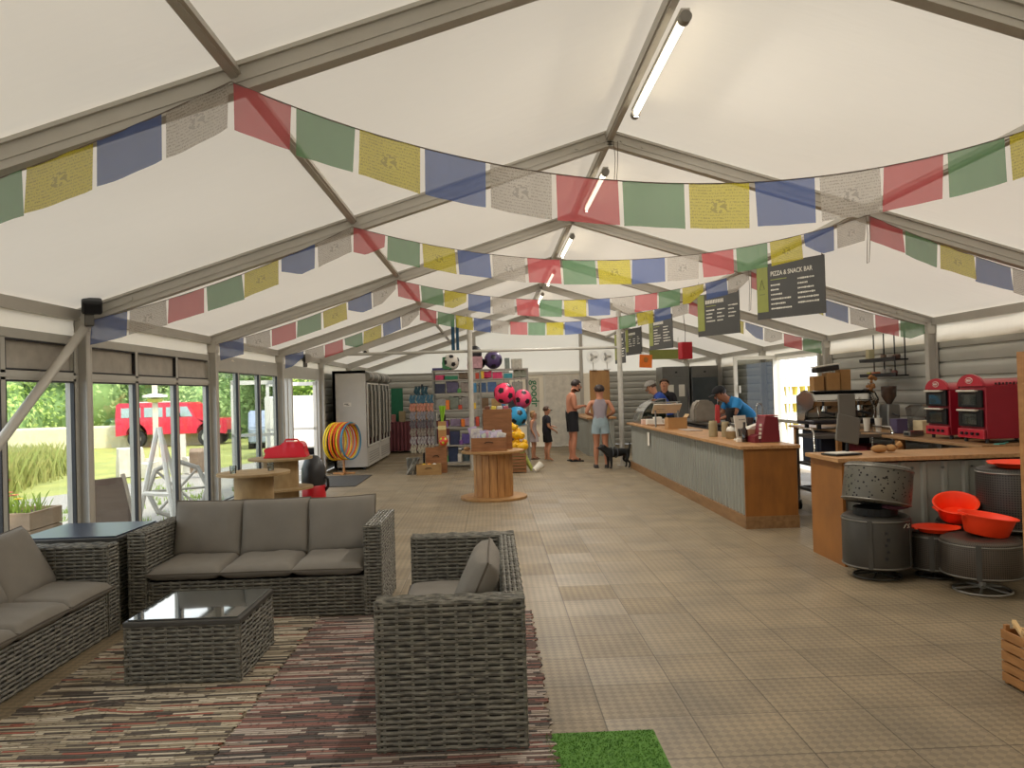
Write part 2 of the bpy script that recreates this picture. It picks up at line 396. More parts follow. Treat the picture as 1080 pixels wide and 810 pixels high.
# cross rail on two poles at frame E
YE = FR[6]
bm = B(); cyl(bm, (-W+.05, YE, 2.36), (1.5, YE-.0, 2.36), .03, n=12); trim(bm, PVC, True)
for x in (-1.46, 1.52):
    bm = B(); cyl(bm, (x, YE-.09, 0), (x, YE-.09, 3.1 if x < 0 else 3.1), .05, n=16); cyl(bm, (x, YE-.09, 0), (x, YE-.09, .012), .11, n=16); trim(bm, mat('painted_pole', '#b9b5ab', .45), True)
# diagonal wind brace on the window wall
bm = B(); cyl(bm, (-W+.14, 6.38, 2.16), (-W+.14, 4.6, .78), .035, n=12); box(bm, (-W+.12, 6.4, 2.17), (.03, .12, .12)); trim(bm, ALU, True)

# ------------------------------------------------------------------ window wall on the left
GL = glass_mat('window_glass', '#f8faf9', .18, .01)
wn = [0]
def window_bay(ya, yb, toppanel, zt, n=3, glassm=GL):
    wn[0] += 1
    bm = B(); x = -W+.0; ya += .07; yb -= .07; d = .07; f = .055
    box(bm, (x, (ya+yb)/2, .12), (d, yb-ya, .2)); box(bm, (x, (ya+yb)/2, zt+.03), (d, yb-ya, .07))
    box(bm, (x+.02, (ya+yb)/2, .23), (d+.04, yb-ya, .03))
    for i in range(n+1):
        y = ya+(yb-ya)*i/n; box(bm, (x, y, (zt)/2), (d, f+(.02 if i in (0, n) else 0), zt))
    if not toppanel: box(bm, (x, (ya+yb)/2, 1.98), (d*.8, yb-ya, .2))
    if toppanel: box(bm, (x, (ya+yb)/2, 1.73), (d, yb-ya, .07)); box(bm, (x+.03, (ya+yb)/2, 1.73), (.02, yb-ya, .03))
    o = struct('window_%d' % wn[0], bm, PVC)
    # rubber gaskets
    bm = B()
    for i in range(n):
        a = ya+(yb-ya)*i/n+f/2+.004; b_ = ya+(yb-ya)*(i+1)/n-f/2-.004; z0 = .25; z1 = (1.69 if toppanel else zt-.01)
        for y in (a, b_): box(bm, (x+.02, y, (z0+z1)/2), (.03, .014, z1-z0))
        for z in (z0, z1): box(bm, (x+.02, (a+b_)/2, z), (.03, b_-a, .014))
        if toppanel:
            for y in (a, b_): box(bm, (x+.02, y, 1.88), (.03, .01, .22))
            for z in (1.775, 1.985): box(bm, (x+.02, (a+b_)/2, z), (.03, b_-a, .01))
    obj('window_gasket', bm, BLACK, o)
    for i in range(n):
        a = ya+(yb-ya)*i/n+f/2; b_ = ya+(yb-ya)*(i+1)/n-f/2; bm = B()
        box(bm, (x-.01, (a+b_)/2, (.25+(1.7 if toppanel else zt))/2), (.006, b_-a, (1.7 if toppanel else zt)-.25)); obj('window_pane', bm, glassm, o)
        if toppanel:
            bm = B(); box(bm, (x-.005, (a+b_)/2, 1.88), (.015, b_-a, .24)); obj('window_panel', bm, mat('opaque_panel', '#a9a296', .6), o)
    return o
for k in range(0, 4): window_bay(FR[k], FR[k+1], True, 2.0)
window_bay(FR[4], FR[5], False, 1.88, glassm=glass_mat('hazy_glass', '#eef2f0', .22, .03))
# door bay D-E: narrow light, then an open double door
ya, yb = FR[5]+.07, FR[6]-.07
bm = B()
box(bm, (-W, (ya+yb)/2, 1.97), (.07, yb-ya, .22))
for y in (ya+.02, ya+.45, ya+.75, yb-.03): box(bm, (-W, y, .93), (.07, .07, 1.86))
box(bm, (-W, (ya+yb)/2, .01), (.12, yb-ya, .02)); o = struct('door_3', bm, PVC)
for (hy, an) in ((ya+.79, 1.9), (yb-.07, -1.45)):
    bm = B(); sgn = 1 if an > 0 else -1; wd = .95
    M = TR(-W-.02, hy, 0) @ RZ(an)
    def bx(c, s):
        b2 = B(); box(b2, c, s)
        for v in b2.verts: v.co = M @ v.co
        me = bpy.data.meshes.new('t'); b2.to_mesh(me); bm.from_mesh(me); b2.free()
    for q in (.03, wd-.03): bx((0, sgn*q, .93), (.045, .06, 1.82))
    for z in (.06, 1.8, .92): bx((0, sgn*wd/2, z), (.045, wd, .07 if z != .92 else .05))
    obj('door_leaf', bm, WHITE, o)

# ------------------------------------------------------------------ outside
def ground_z(x): return -.05 - .35*max(0, min(1, (-x-5)/9))
GRAVEL = mat('gravel', '#a8a49c', .95, 0, 0, 30, .6, 60, col2='#77726b')
GRASSM = mat('lawn', '#a3a55a', .95, 0, 0, .8, .5, 25, col2='#82894a')
bm = B(); pts = [(-4.55, -6), (-4.55, 60), (-8, 60), (-14, 60), (-80, 60), (-80, -6), (-14, -6), (-8, -6)]
xs_ = [-4.55, -8, -11, -14, -80]; ro = []
for x in xs_: ro.append((bm.verts.new((x, -6, ground_z(x)-.04)), bm.verts.new((x, 70, ground_z(x)-.04))))
for i in range(4): bm.faces.new((ro[i][0], ro[i][1], ro[i+1][1], ro[i+1][0]))
struct('ground', bm, GRASSM)
bm = B(); vv = []
edge = [(-4.56, -5), (-4.56, 24), (-6.5, 24), (-7.8, 20), (-9.5, 15.5), (-12, 12.5), (-20, 10), (-60, 7), (-60, -5)]
bm2 = bm
f = bm.faces.new([bm.verts.new((x, y, ground_z(x)-.02)) for x, y in edge]); bmesh.ops.triangulate(bm, faces=[f])
struct('ground_gravel', bm, GRAVEL)
bm = B(); box(bm, (12, 18, -.06), (15, 60, .04)); struct('ground_yard', bm, mat('yard_concrete', '#b9b5aa', .9))

def blades(bm, x, y, z, h, n, spread, rnd):
    for _ in range(n):
        a = rnd.random()*2*PI; r = rnd.random()*spread; px, py = x+r*math.cos(a), y+r*math.sin(a); hh = h*(.5+rnd.random()*.7)
        l = (rnd.random()-.5)*hh*.6; m_ = (rnd.random()-.5)*hh*.6; w_ = .006+hh*.022
        q = rnd.random()*PI; dx, dy = w_*math.cos(q), w_*math.sin(q)
        v = [bm.verts.new((px-dx, py-dy, z)), bm.verts.new((px+dx, py+dy, z)), bm.verts.new((px+l+dx*.4, py+m_+dy*.4, z+hh*.8)), bm.verts.new((px+l*1.5, py+m_*1.5, z+hh))]
        bm.faces.new(v)
# rough dry grass bank seen through the near panes, and meadow edge
STRAW = mat('dry_grass', '#a8a465', .9, 0, 0, 3, 0, col2='#8b9a52', trans=.3)
rn = random.Random(3); bm = B()
for _ in range(1500):
    y = 13.5+rn.random()*9; x = -10.5-rn.random()*9-(y-13.5)*.3; blades(bm, x, y, ground_z(x)-.03, .8, 16, .45, rn)
o = solo('tall_grass', bm, STRAW, 'tall straw coloured grass on the bank beyond the gravel', 'grass', kind='stuff')
bm = B(); rn = random.Random(9)
for _ in range(160):
    x = -4.9-rn.random()*3.0; y = 5+rn.random()*11; blades(bm, x, y, ground_z(x)-.03, .10, 12, .12, rn)
solo('weeds', bm, mat('weed_green', '#7f9a3c', .9, trans=.3), 'small green weeds and grass tufts in the gravel outside the windows', 'weeds', kind='stuff')
# pale field boundary
bm = B(); box(bm, (-27, 34, -.1), (26, .5, 1.3), RZ(.12).to_3x3(), bev=.1); struct('wall_field', bm, mat('pale_render', '#c9c3a4', .9, 0, .1, 2))

def leaf_cloud(name, blobs, n, size, m, parent, seed):
    rn = random.Random(seed); bm = B(); tot = sum(b[3]**2 for b in blobs)
    for cx, cy, cz, r in blobs:
        for _ in range(int(n*r*r/tot)):
            while 1:
                d = Vector((rn.uniform(-1, 1), rn.uniform(-1, 1), rn.uniform(-1, 1)))
                if .05 < d.length < 1: break
            d.normalize(); rr = r*(.80+.28*rn.random()+.12*math.sin(d.x*9+cx)*math.sin(d.z*8+cy)); p = Vector((cx, cy, cz))+d*rr
            nrm = (d+Vector((rn.uniform(-1, 1), rn.uniform(-1, 1), rn.uniform(-1, 1)))*.8).normalized()
            a = nrm.orthogonal().normalized(); b_ = nrm.cross(a); s = size*(.6+.8*rn.random()); q = rn.random()*PI
            a, b_ = a*math.cos(q)+b_*math.sin(q), b_*math.cos(q)-a*math.sin(q)
            bm.faces.new([bm.verts.new(p+a*s), bm.verts.new(p+b_*s*.55), bm.verts.new(p-a*s), bm.verts.new(p-b_*s*.55)])
    return obj(name, bm, m, parent)
LEAFA = mat('leaf_green', '#c2d494', .8, 0, 0, .6, 0, col2='#9dbb78', trans=.35)
LEAFB = mat('leaf_light', '#d2e08e', .8, 0, 0, .6, 0, col2='#aecb70', trans=.35)
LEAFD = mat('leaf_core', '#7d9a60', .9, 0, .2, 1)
BARK = mat('bark', '#6b5a45', .9, 0, .2, 6, .3, 30)
def tree(label, x, y, h, r, m, seed, low=.25):
    z = ground_z(x)-.05; t = thing('hedge_tree', label, 'tree', (x, y, z), group='trees beyond the yard'); rn = random.Random(seed)
    bm = B(); cyl(bm, (0, 0, 0), (0, 0, h*.55), .16, .08, 8); obj('trunk', bm, BARK, t)
    bl = [(rn.uniform(-.6, .6)*r, rn.uniform(-.5, .5)*r, h*(low+.7*k/7)+.1*rn.random(), r*rn.uniform(.5, .72)) for k in range(8)]
    c = leaf_cloud('crown', bl, 9000, .115, m, t, seed)
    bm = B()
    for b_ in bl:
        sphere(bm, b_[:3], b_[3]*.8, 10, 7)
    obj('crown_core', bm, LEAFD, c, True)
k = 0
TL = ['tall bushy tree seen through the first full window pane', 'dense rounded tree above the pale field wall', 'broad tree behind the red off-road car tail', 'leafy tree directly above the red off-road car roof',
      'spreading tree above the red off-road car bonnet', 'grey green tree seen through the hazy glazing', 'big tree left of the open glass door', 'bright sunlit tree seen through the open glass door', 'dark tree close behind the white van', 'tree at the far end of the row beside the tent']
for (x, y, h, r, m) in [(-36, 33, 7.5, 4, LEAFA), (-30, 36, 7.5, 4.2, LEAFA), (-25, 39, 7.5, 4.0, LEAFB), (-20, 42, 8, 4.2, LEAFA), (-15.5, 43, 8, 4.0, LEAFA),
                        (-14.2, 41, 7.5, 3.0, LEAFA), (-12.5, 47, 8, 3.8, LEAFA), (-14, 52, 8, 4.2, LEAFB), (-9.4, 40, 7, 3.0, LEAFB), (-11, 56, 8, 3.5, LEAFA)]:
    tree(TL[k], x, y, h, r, m, 40+k, .12); k += 1

# red off-road car
t = thing('off_road_car', 'red long off-road station wagon parked on the grass outside', 'car', (-15.1, 35, -.42))
RED = mat('car_red', '#c41f3a', .3, 0, .04, coat=.5); CGL = mat('car_glass', '#9fb0b2', .15, .2, .1)
def arch(cx, r=.46, n=8): return [(cx+r*math.cos(a), .55+ (r*math.sin(a) if math.sin(a) > 0 else 0)) for a in [PI-PI*i/n for i in range(n+1)]]
poly = [(-2.45, .5)] + arch(-1.55) + arch(1.5) + [(2.3, .5), (2.38, .6), (2.38, 1.12), (2.30, 1.18), (1.05, 1.22), (.72, 1.85), (.6, 1.93), (-2.3, 1.95), (-2.42, 1.86), (-2.47, 1.2)]
bm = B(); prism(bm, poly, 'y', -.85, .85); bmesh.ops.triangulate(bm, faces=[f for f in bm.faces if len(f.verts) > 4]); obj('car_body', bm, RED, t)
for (a, b_) in ((-2.2, -1.35), (-1.2, -.4), (-.25, .25)):
    for y in (-.857, .857):
        bm = B(); box(bm, ((a+b_)/2, y, 1.52), (b_-a, .012, .42), bev=.004); obj('side_window', bm, CGL, t)
bm = B(); prism(bm, [(.36, 1.3), (.9, 1.3), (.66, 1.74), (.36, 1.74)], 'y', -.862, .862); obj('front_window', bm, CGL, t)
for x in (-1.55, 1.5):
    for y in (-.78, .78):
        bm = B(); cyl(bm, (x, y-.12, .38), (x, y+.12, .38), .38, n=24); o = obj('wheel', bm, RUB, t)
        bm = B(); yy = y+(.13 if y > 0 else -.13); cyl(bm, (x, y, .38), (x, yy, .38), .21, n=16); obj('hub', bm, mat('hub_grey', '#9c9c98', .4), o)
bm = B(); cyl(bm, (-2.48, .1, 1.15), (-2.68, .1, 1.15), .37, n=20); obj('spare_wheel', bm, RUB, t)
bm = B(); box(bm, (2.45, 0, .6), (.12, 1.7, .16), bev=.01); obj('bumper', bm, BLACK, t)
bm = B(); cyl(bm, (.4, -.9, 1.3), (.4, -1.05, 1.35), .02); box(bm, (.4, -1.08, 1.38), (.05, .18, .16)); obj('wing_mirror', bm, BLACK, t)
bm = B(); box(bm, (-1.0, 0, 1.97), (1.6, 1.2, .05)); obj('roof_rack', bm, WHITE, t)

# white van and board beyond the open door
t = thing('white_van', 'white van parked beyond the open glass door', 'van', (-7.0, 24, -.2), 1.75)
bm = B(); prism(bm, [(-1.9, .3), (1.3, .3), (1.9, .35), (1.95, .95), (1.3, 1.15), (.95, 1.75), (-1.9, 1.8)], 'y', -.85, .85); bmesh.ops.bevel(bm, geom=bm.edges[:], offset=.04, segments=1, affect='EDGES'); obj('van_body', bm, WHITE, t)
for x in (-1.2, 1.25):
    bm = B(); cyl(bm, (x, -.88, .32), (x, .88, .32), .32, n=20); obj('wheel', bm, RUB, t)
bm = B(); prism(bm, [(.4, 1.15), (1.15, 1.15), (.9, 1.6), (.4, 1.6)], 'y', -.86, .86); obj('van_window', bm, CGL, t)
bm = B(); prism(bm, [(-1.0, .9), (-.3, .9), (-.3, 1.45), (-1.0, 1.45)], 'y', -.862, -.85); obj('van_emblem', bm, BLACK, t)
# blue-grey parked car
t = thing('parked_car', 'pale blue grey parked car beyond the hazy glazing', 'car', (-9.6, 30, -.3), 1.85)
bm = B(); prism(bm, [(-1.8, .25), (1.9, .25), (1.95, .7), (1.2, .85), (.6, 1.4), (-1.0, 1.42), (-1.7, .95), (-1.85, .8)], 'y', -.8, .8); bmesh.ops.bevel(bm, geom=bm.edges[:], offset=.05, segments=2, affect='EDGES'); obj('car_body', bm, mat('car_blue', '#8e97ab', .35), t)
for x in (-1.1, 1.2):
    bm = B(); cyl(bm, (x, -.82, .3), (x, .82, .3), .3, n=20); obj('wheel', bm, RUB, t)
bm = B(); prism(bm, [(-1.2, .9), (.75, .9), (.5, 1.32), (-.95, 1.34)], 'y', -.81, .81); obj('side_window', bm, CGL, t)

# lamp post with disc
t = thing('lamp_post', 'pale timber lamp post with a round yellow lamp cap outside', 'lamp post', (-9.7, 20, -.32))
bm = B(); box(bm, (0, 0, 1.0), (.11, .11, 2.6), bev=.01); obj('post', bm, mat('pale_timber', '#cfc6b2', .8), t)
bm = B(); lathe(bm, [(0, 1.95), (.3, 1.97), (.3, 2.02), (.12, 2.06), (0, 2.06)], 24); obj('lamp_disc', bm, WHITE, t, True)
bm = B(); lathe(bm, [(0, 1.83), (.17, 1.85), (.19, 1.93), (0, 1.95)], 20); obj('lamp_cap', bm, mat('lamp_yellow', '#c4c05a', .5), t, True)

# A-frame boards, folded easel, sawhorse
def aframe(name, label, loc, rz, w_, h, pm, legm, spread=.28):
    t = thing(name, label, 'sign', loc, rz)
    a = math.atan2(spread, h)
    for s, mm, nm in ((1, pm, 'board'), (-1, pm, 'board')):
        bm = B(); R_ = Matrix.Rotation(s*a, 3, 'X'); box(bm, (0, s*spread/2*1.0, h/2), (w_, .025, h), Matrix.Rotation(s*a*.98, 3, 'X')); obj(nm, bm, mm, t)
    for s in (-1, 1):
        bm = B(); cyl(bm, (s*(w_/2+.01), -spread, 0), (s*(w_/2-.02), .0, h*1.02), .025, n=6); obj('leg', bm, legm, t)
    return t
aframe('pavement_sign', 'dark brown A-frame board standing on the gravel by the window', (-5.35, 8.6, -.08), .9, .46, .78, mat('brown_board', '#5b4c42', .8), mat('grey_wood', '#9b8e7c', .8))
t = thing('easel', 'white folding wooden easel frame outside behind the sofa', 'easel', (-5.15, 9.4, -.05), -.4)
for a_, b_ in (((-.3, 0, 0), (-.08, .15, 1.25)), ((.32, 0, 0), (-.05, .15, 1.25)), ((.05, .5, 0), (-.06, .16, 1.2)), ((-.22, .05, .45), (.2, .05, .45))):
    bm = B(); cyl(bm, a_, b_, .03, n=6); obj('leg', bm, WHITE, t)
t = thing('wagon_ring', 'weathered grey spoked wooden wheel leaning on stones outside the window', 'wheel', (-5.35, 10.6, -.08), .5)
bm = B(); tube(bm, [(.38*math.cos(a), .15*math.sin(a), .40+.38*math.sin(a)) for a in [2*PI*i/8 for i in range(8)]], .035, closed=True); obj('rim', bm, mat('weathered', '#99958c', .8), t)
for a in (0, PI/4, PI/2, 3*PI/4):
    bm = B(); cyl(bm, (.36*math.cos(a), .14*math.sin(a), .4+.36*math.sin(a)), (-.36*math.cos(a), -.14*math.sin(a), .4-.36*math.sin(a)), .018, n=6); obj('spoke', bm, MATS['weathered'], t)
STONE = mat('pale_stone', '#c5beb3', .9, 0, .12, 5, .4, 12)
SL = ['squat pale stone block at the foot of the lamp post', 'tall upright white slab right of the lamp post', 'broad pale boulder left of the lamp post', 'low pale stone between the slab and the wooden ladder', 'small pale stone in front of the broad boulder']
for i, (x, y, sx, sy, sz) in enumerate([(-9.35, 19.2, .4, .3, .4), (-8.75, 19.1, .3, .12, .95), (-9.9, 19.0, .55, .4, .7), (-8.2, 18.6, .45, .3, .4), (-9.1, 18.2, .4, .3, .35)]):
    bm = B(); box(bm, (0, 0, sz/2), (sx, sy, sz)); bmesh.ops.subdivide_edges(bm, edges=bm.edges[:], cuts=3, use_grid_fill=True)
    for v in bm.verts: v.co += noise.noise_vector(v.co*4+Vector((i, 0, 0)))*(.05 if i != 1 else .012)
    solo('stone_block', bm, STONE, SL[i], 'stone', (x, y, ground_z(x)-.03), .3*i, smooth=True)
t = thing('hand_cart', 'rusty brown barrow leaning beside the pale stones outside', 'barrow', (-7.6, 17.2, -.14), .3)
bm = B(); box(bm, (0, 0, .35), (.3, .25, .5), Matrix.Rotation(.3, 3, 'X'), bev=.02); obj('barrow_tray', bm, mat('rusty', '#7d6a58', .9), t)
bm = B(); cyl(bm, (-.15, -.1, 0), (.5, .1, 1.1), .018, n=6); obj('handle', bm, mat('grey_wood', '#9b8e7c'), t)

# planter with flowers
t = thing('wooden_planter', 'weathered wooden planter box outside under the window, full of flowers', 'planter', (-6.0, 7.9, -.1), 0)
bm = B()
for z in (.12, .3, .48): 
    box(bm, (0, -.27, z), (.85, .03, .17), bev=.005); box(bm, (0, .27, z), (.85, .03, .17), bev=.005)
    for x in (-.41, .41): box(bm, (x, 0, z), (.03, .52, .17), bev=.005)
obj('planter_box', bm, mat('old_planter', '#8f7a64', .85), t)
bm = B(); box(bm, (0, 0, .51), (.8, .5, .04)); obj('soil', bm, mat('soil', '#3c2f25', .95), t)
fl = [('#c62a35', 'red petunia flower head in the planter'), ('#e8cf3e', 'yellow daisy flower head in the planter'), ('#8c2546', 'tall dark crimson flower spike in the planter'), ('#d75a6c', 'pink flower head in the planter')]
rn = random.Random(5)
bm = B(); blades(bm, 0, 0, .52, .2, 160, .38, rn); 
for v in bm.verts: v.co.x *= 1.15; v.co.y *= .7
solo('flower_foliage', bm, mat('weed_green', '#7f9a3c'), 'green leaves of the flowers growing in the wooden planter', 'foliage', (-6.0, 7.9, -.1), kind='stuff')
for i in range(16):
    c = fl[i % 4]; h = .44+.10*rn.random()+(.2 if i % 4 == 2 and i < 7 else 0); x, y = rn.uniform(-.36, .36), rn.uniform(-.2, .2)
    t2 = thing('flower', c[1], 'flower', (-6.0+x, 7.9+y, .43), rz=rn.random()*3, group='flowers in the wooden planter')
    hh = h-.34
    bm = B(); cyl(bm, (0, 0, 0), (0, 0, hh), .004, n=5); obj('stem', bm, mat('stem_green', '#5b7a35'), t2)
    bm = B()
    for k in range(8):
        a = 2*PI*k/8; p = Vector((math.cos(a), math.sin(a), 0)); q = Vector((-math.sin(a), math.cos(a), 0))
        bm.faces.new([bm.verts.new(Vector((0, 0, hh))+v_) for v_ in (p*.005, p*.03+q*.014+Vector((0, 0, .012)), p*.045+Vector((0, 0, .008)), p*.03-q*.014+Vector((0, 0, .012)))])
    obj('petals', bm, mat('petal%d' % (i % 4), c[0], .6, trans=.3), t2)
    bm = B(); sphere(bm, (0, 0, hh+.006), .012, 8, 6); obj('flower_centre', bm, mat('pollen', '#b58a2e'), t2)
# shelves of goods behind the window in the yard on the right
t = thing('yard_rack', 'white metal rack of pots standing outside the far window', 'rack', (6.3, 18.0, -.05), .3)
for x in (-.6, .6):
    for y in (-.2, .2):
        bm = B(); box(bm, (x, y, 1.1), (.04, .04, 2.2)); obj('rack_post', bm, WHITE, t)
for z in (.5, .9, 1.3, 1.7, 2.1):
    bm = B(); box(bm, (0, 0, z), (1.2, .42, .03)); obj('rack_shelf', bm, WHITE, t)
pm = mat('ochre_pot', '#b7a23c', .6)
bm = B(); lathe(bm, [(0, 0), (.05, 0), (.075, .2), (.08, .21), (.06, .2), (0, .18)], 14); pot0 = None
for i in range(15):
    loc = (6.3-.42+.21*(i % 5), 17.88+.062*(i % 5), [.467, 1.267, .867][i//5])
    if pot0 is None: pot0 = solo('plant_pot', bm, pm, 'ochre pot on the white rack outside the far window', 'pot', loc, group='pots on the yard rack', smooth=True); 
    else: dup(pot0, loc)

# ------------------------------------------------------------------ rugs, mats
def rug_mat(name, cols, seed):
    m = bpy.data.materials.new(name); m.use_nodes = True; nt = m.node_tree; b = nt.nodes['Principled BSDF']; b.inputs['Roughness'].default_value = .95
    tc = nt.nodes.new('ShaderNodeTexCoord'); sp = nt.nodes.new('ShaderNodeSeparateXYZ'); nt.links.new(tc.outputs['Object'], sp.inputs[0])
    # warp the rows a little
    n0 = nt.nodes.new('ShaderNodeTexNoise'); n0.inputs['Scale'].default_value = 2.2; nt.links.new(tc.outputs['Object'], n0.inputs[0])
    wz = nt.nodes.new('ShaderNodeMath'); wz.operation = 'MULTIPLY_ADD'; wz.inputs[1].default_value = .03; nt.links.new(n0.outputs[0], wz.inputs[0]); nt.links.new(sp.outputs[1], wz.inputs[2])
    row = nt.nodes.new('ShaderNodeMath'); row.operation = 'MULTIPLY'; row.inputs[1].default_value = 52; nt.links.new(wz.outputs[0], row.inputs[0])
    fl_ = nt.nodes.new('ShaderNodeMath'); fl_.operation = 'FLOOR'; nt.links.new(row.outputs[0], fl_.inputs[0])
    # long dashes along the row: 1D-ish noise stretched in x
    cb = nt.nodes.new('ShaderNodeCombineXYZ'); xs1 = nt.nodes.new('ShaderNodeMath'); xs1.operation = 'MULTIPLY'; xs1.inputs[1].default_value = .45
    nt.links.new(sp.outputs[0], xs1.inputs[0]); nt.links.new(xs1.outputs[0], cb.inputs[0])
    ym = nt.nodes.new('ShaderNodeMath'); ym.operation = 'MULTIPLY'; ym.inputs[1].default_value = 7.31; nt.links.new(fl_.outputs[0], ym.inputs[0]); nt.links.new(ym.outputs[0], cb.inputs[1]); cb.inputs[2].default_value = seed
    n1 = nt.nodes.new('ShaderNodeTexNoise'); n1.inputs['Scale'].default_value = 1; n1.inputs['Detail'].default_value = 2; nt.links.new(cb.outputs[0], n1.inputs[0])
    r = nt.nodes.new('ShaderNodeValToRGB'); r.color_ramp.interpolation = 'CONSTANT'; e = r.color_ramp.elements
    n = len(cols); e[0].position = 0; e[0].color = lin(cols[0]); e[1].position = .30; e[1].color = lin(cols[1])
    for i in range(2, n): x = e.new(.30+.42*(i-1)/(n-2)); x.color = lin(cols[i])
    nt.links.new(n1.outputs[0], r.inputs[0])
    # grooves between rows, warp ticks
    fr = nt.nodes.new('ShaderNodeMath'); fr.operation = 'FRACT'; nt.links.new(row.outputs[0], fr.inputs[0])
    pk = nt.nodes.new('ShaderNodeMath'); pk.operation = 'PINGPONG'; pk.inputs[1].default_value = .5; nt.links.new(fr.outputs[0], pk.inputs[0])
    g = nt.nodes.new('ShaderNodeValToRGB'); g.color_ramp.elements[0].position = .03; g.color_ramp.elements[0].color = (.18, .15, .13, 1); g.color_ramp.elements[1].position = .2; g.color_ramp.elements[1].color = (1, 1, 1, 1)
    nt.links.new(pk.outputs[0], g.inputs[0])
    mx = nt.nodes.new('ShaderNodeMix'); mx.data_type = 'RGBA'; mx.blend_type = 'MULTIPLY'; mx.inputs[0].default_value = 1
    nt.links.new(r.outputs[0], mx.inputs[6]); nt.links.new(g.outputs[0], mx.inputs[7])
    n3 = nt.nodes.new('ShaderNodeTexNoise'); n3.inputs['Scale'].default_value = 45; nt.links.new(tc.outputs['Object'], n3.inputs[0])
    g3 = nt.nodes.new('ShaderNodeValToRGB'); g3.color_ramp.elements[0].position = .33; g3.color_ramp.elements[0].color = (.35, .32, .3, 1); g3.color_ramp.elements[1].position = .42; g3.color_ramp.elements[1].color = (1, 1, 1, 1)
    nt.links.new(n3.outputs[0], g3.inputs[0])
    mx3 = nt.nodes.new('ShaderNodeMix'); mx3.data_type = 'RGBA'; mx3.blend_type = 'MULTIPLY'; mx3.inputs[0].default_value = .8
    nt.links.new(mx.outputs[2], mx3.inputs[6]); nt.links.new(g3.outputs[0], mx3.inputs[7]); nt.links.new(mx3.outputs[2], b.inputs['Base Color'])
    bp = nt.nodes.new('ShaderNodeBump'); bp.inputs['Strength'].default_value = .9; bp.inputs['Distance'].default_value = .01
    nt.links.new(pk.outputs[0], bp.inputs['Height']); nt.links.new(bp.outputs[0], b.inputs['Normal'])
    return m
def rug(x0, x1, y0, y1, m, label, seed, lumps=()):
    bm = B(); nx, ny = int((x1-x0)/.04), int((y1-y0)/.02); g = []; rn = random.Random(seed)
    je = [rn.uniform(-.012, .012) for _ in range(ny+1)]; je2 = [rn.uniform(-.018, .018) for _ in range(ny+1)]
    for j in range(ny+1):
        y = y0+(y1-y0)*j/ny; row = []
        for i in range(nx+1):
            x = x0+(x1-x0)*i/nx
            if i == 0: x += je[j]
            if i == nx: x += je2[j]
            z = .009+.003*noise.noise(Vector((x*3, y*9, seed)))
            for lx, ly, lr, lh in lumps:
                d = ((x-lx)/lr)**2+((y-ly)/(lr*.6))**2
                if d < 1: z += lh*(1-d)**2*(.6+.4*math.sin((y-ly)*70+(x-lx)*20))
            row.append((x-x0, y-y0, z))
        g.append(row)
    top = [[bm.verts.new(p) for p in r] for r in g]; 
    for j in range(ny):
        for i in range(nx): bm.faces.new((top[j][i], top[j][i+1], top[j+1][i+1], top[j+1][i]))
    bd = [top[0][i] for i in range(nx+1)]+[top[j][nx] for j in range(1, ny+1)]+[top[ny][i] for i in range(nx-1, -1, -1)]+[top[j][0] for j in range(ny-1, 0, -1)]
    lo = [bm.verts.new((v.co.x, v.co.y, .001)) for v in bd]
    for i in range(len(bd)): bm.faces.new((bd[i], bd[(i+1) % len(bd)], lo[(i+1) % len(bd)], lo[i]))
    solo('rag_rug', bm, m, label, 'rug', (x0, y0, 0), smooth=True)
CA = ['#3f3833', '#7a7062', '#b8ab94', '#5f564c', '#9c8f78', '#cbbfa9', '#544b43', '#978a74', '#a0604f', '#bdb199', '#6b645b', '#aa9d86', '#5a5047']
CB = ['#3c3430', '#75685d', '#a3948a', '#80584f', '#625c57', '#b8aa9e', '#6a564f', '#95695f', '#4d4845', '#968879', '#c4b7a8', '#76564f', '#665e58']
rug(-3.43, -2.27, 2.2, 5.42, rug_mat('rag_rug_beige', CA, 3.1), 'beige striped rag rug under the coffee table', 1, [(-3.0, 3.86, .25, .03), (-3.2, 3.9, .1, .02)])
rug(-2.262, -.83, 2.2, 5.30, rug_mat('rag_rug_red', CB, 8.7), 'red and grey striped rag rug under the single armchair', 2, [(-2.0, 3.05, .2, .025)])
bm = B(); rn = random.Random(2); blades(bm, 0, 0, .008, .014, 1, .1, rn)
for _ in range(9000):
    x, y = rn.uniform(0, .47), rn.uniform(0, 1.15); a = rn.random()*PI; dx, dy = .0035*math.cos(a), .0035*math.sin(a); lx, ly = rn.uniform(-.008, .008), rn.uniform(-.008, .008)
    bm.faces.new([bm.verts.new((x-dx, y-dy, .006)), bm.verts.new((x+dx, y+dy, .006)), bm.verts.new((x+lx, y+ly, .014))])
box(bm, (.235, .575, .004), (.48, 1.16, .008))
solo('artificial_grass_mat', bm, mat('fake_grass', '#5c8a33', .85, 0, 0, 40, col2='#42701f'), 'bright green artificial grass mat on the floor tiles', 'mat', (-.86, 2.22, 0))
bm = B(); prism(bm, [(-.45, -.9), (.45, -.9), (.45, .9), (-.45, .9)], 'z', 0, .012); solo('door_mat', bm, mat('charcoal_mat', '#3a3733', .95, 0, .1, 60, .4, 200), 'dark charcoal door mat inside the open glass door', 'mat', (-3.84, 13.95, 0))

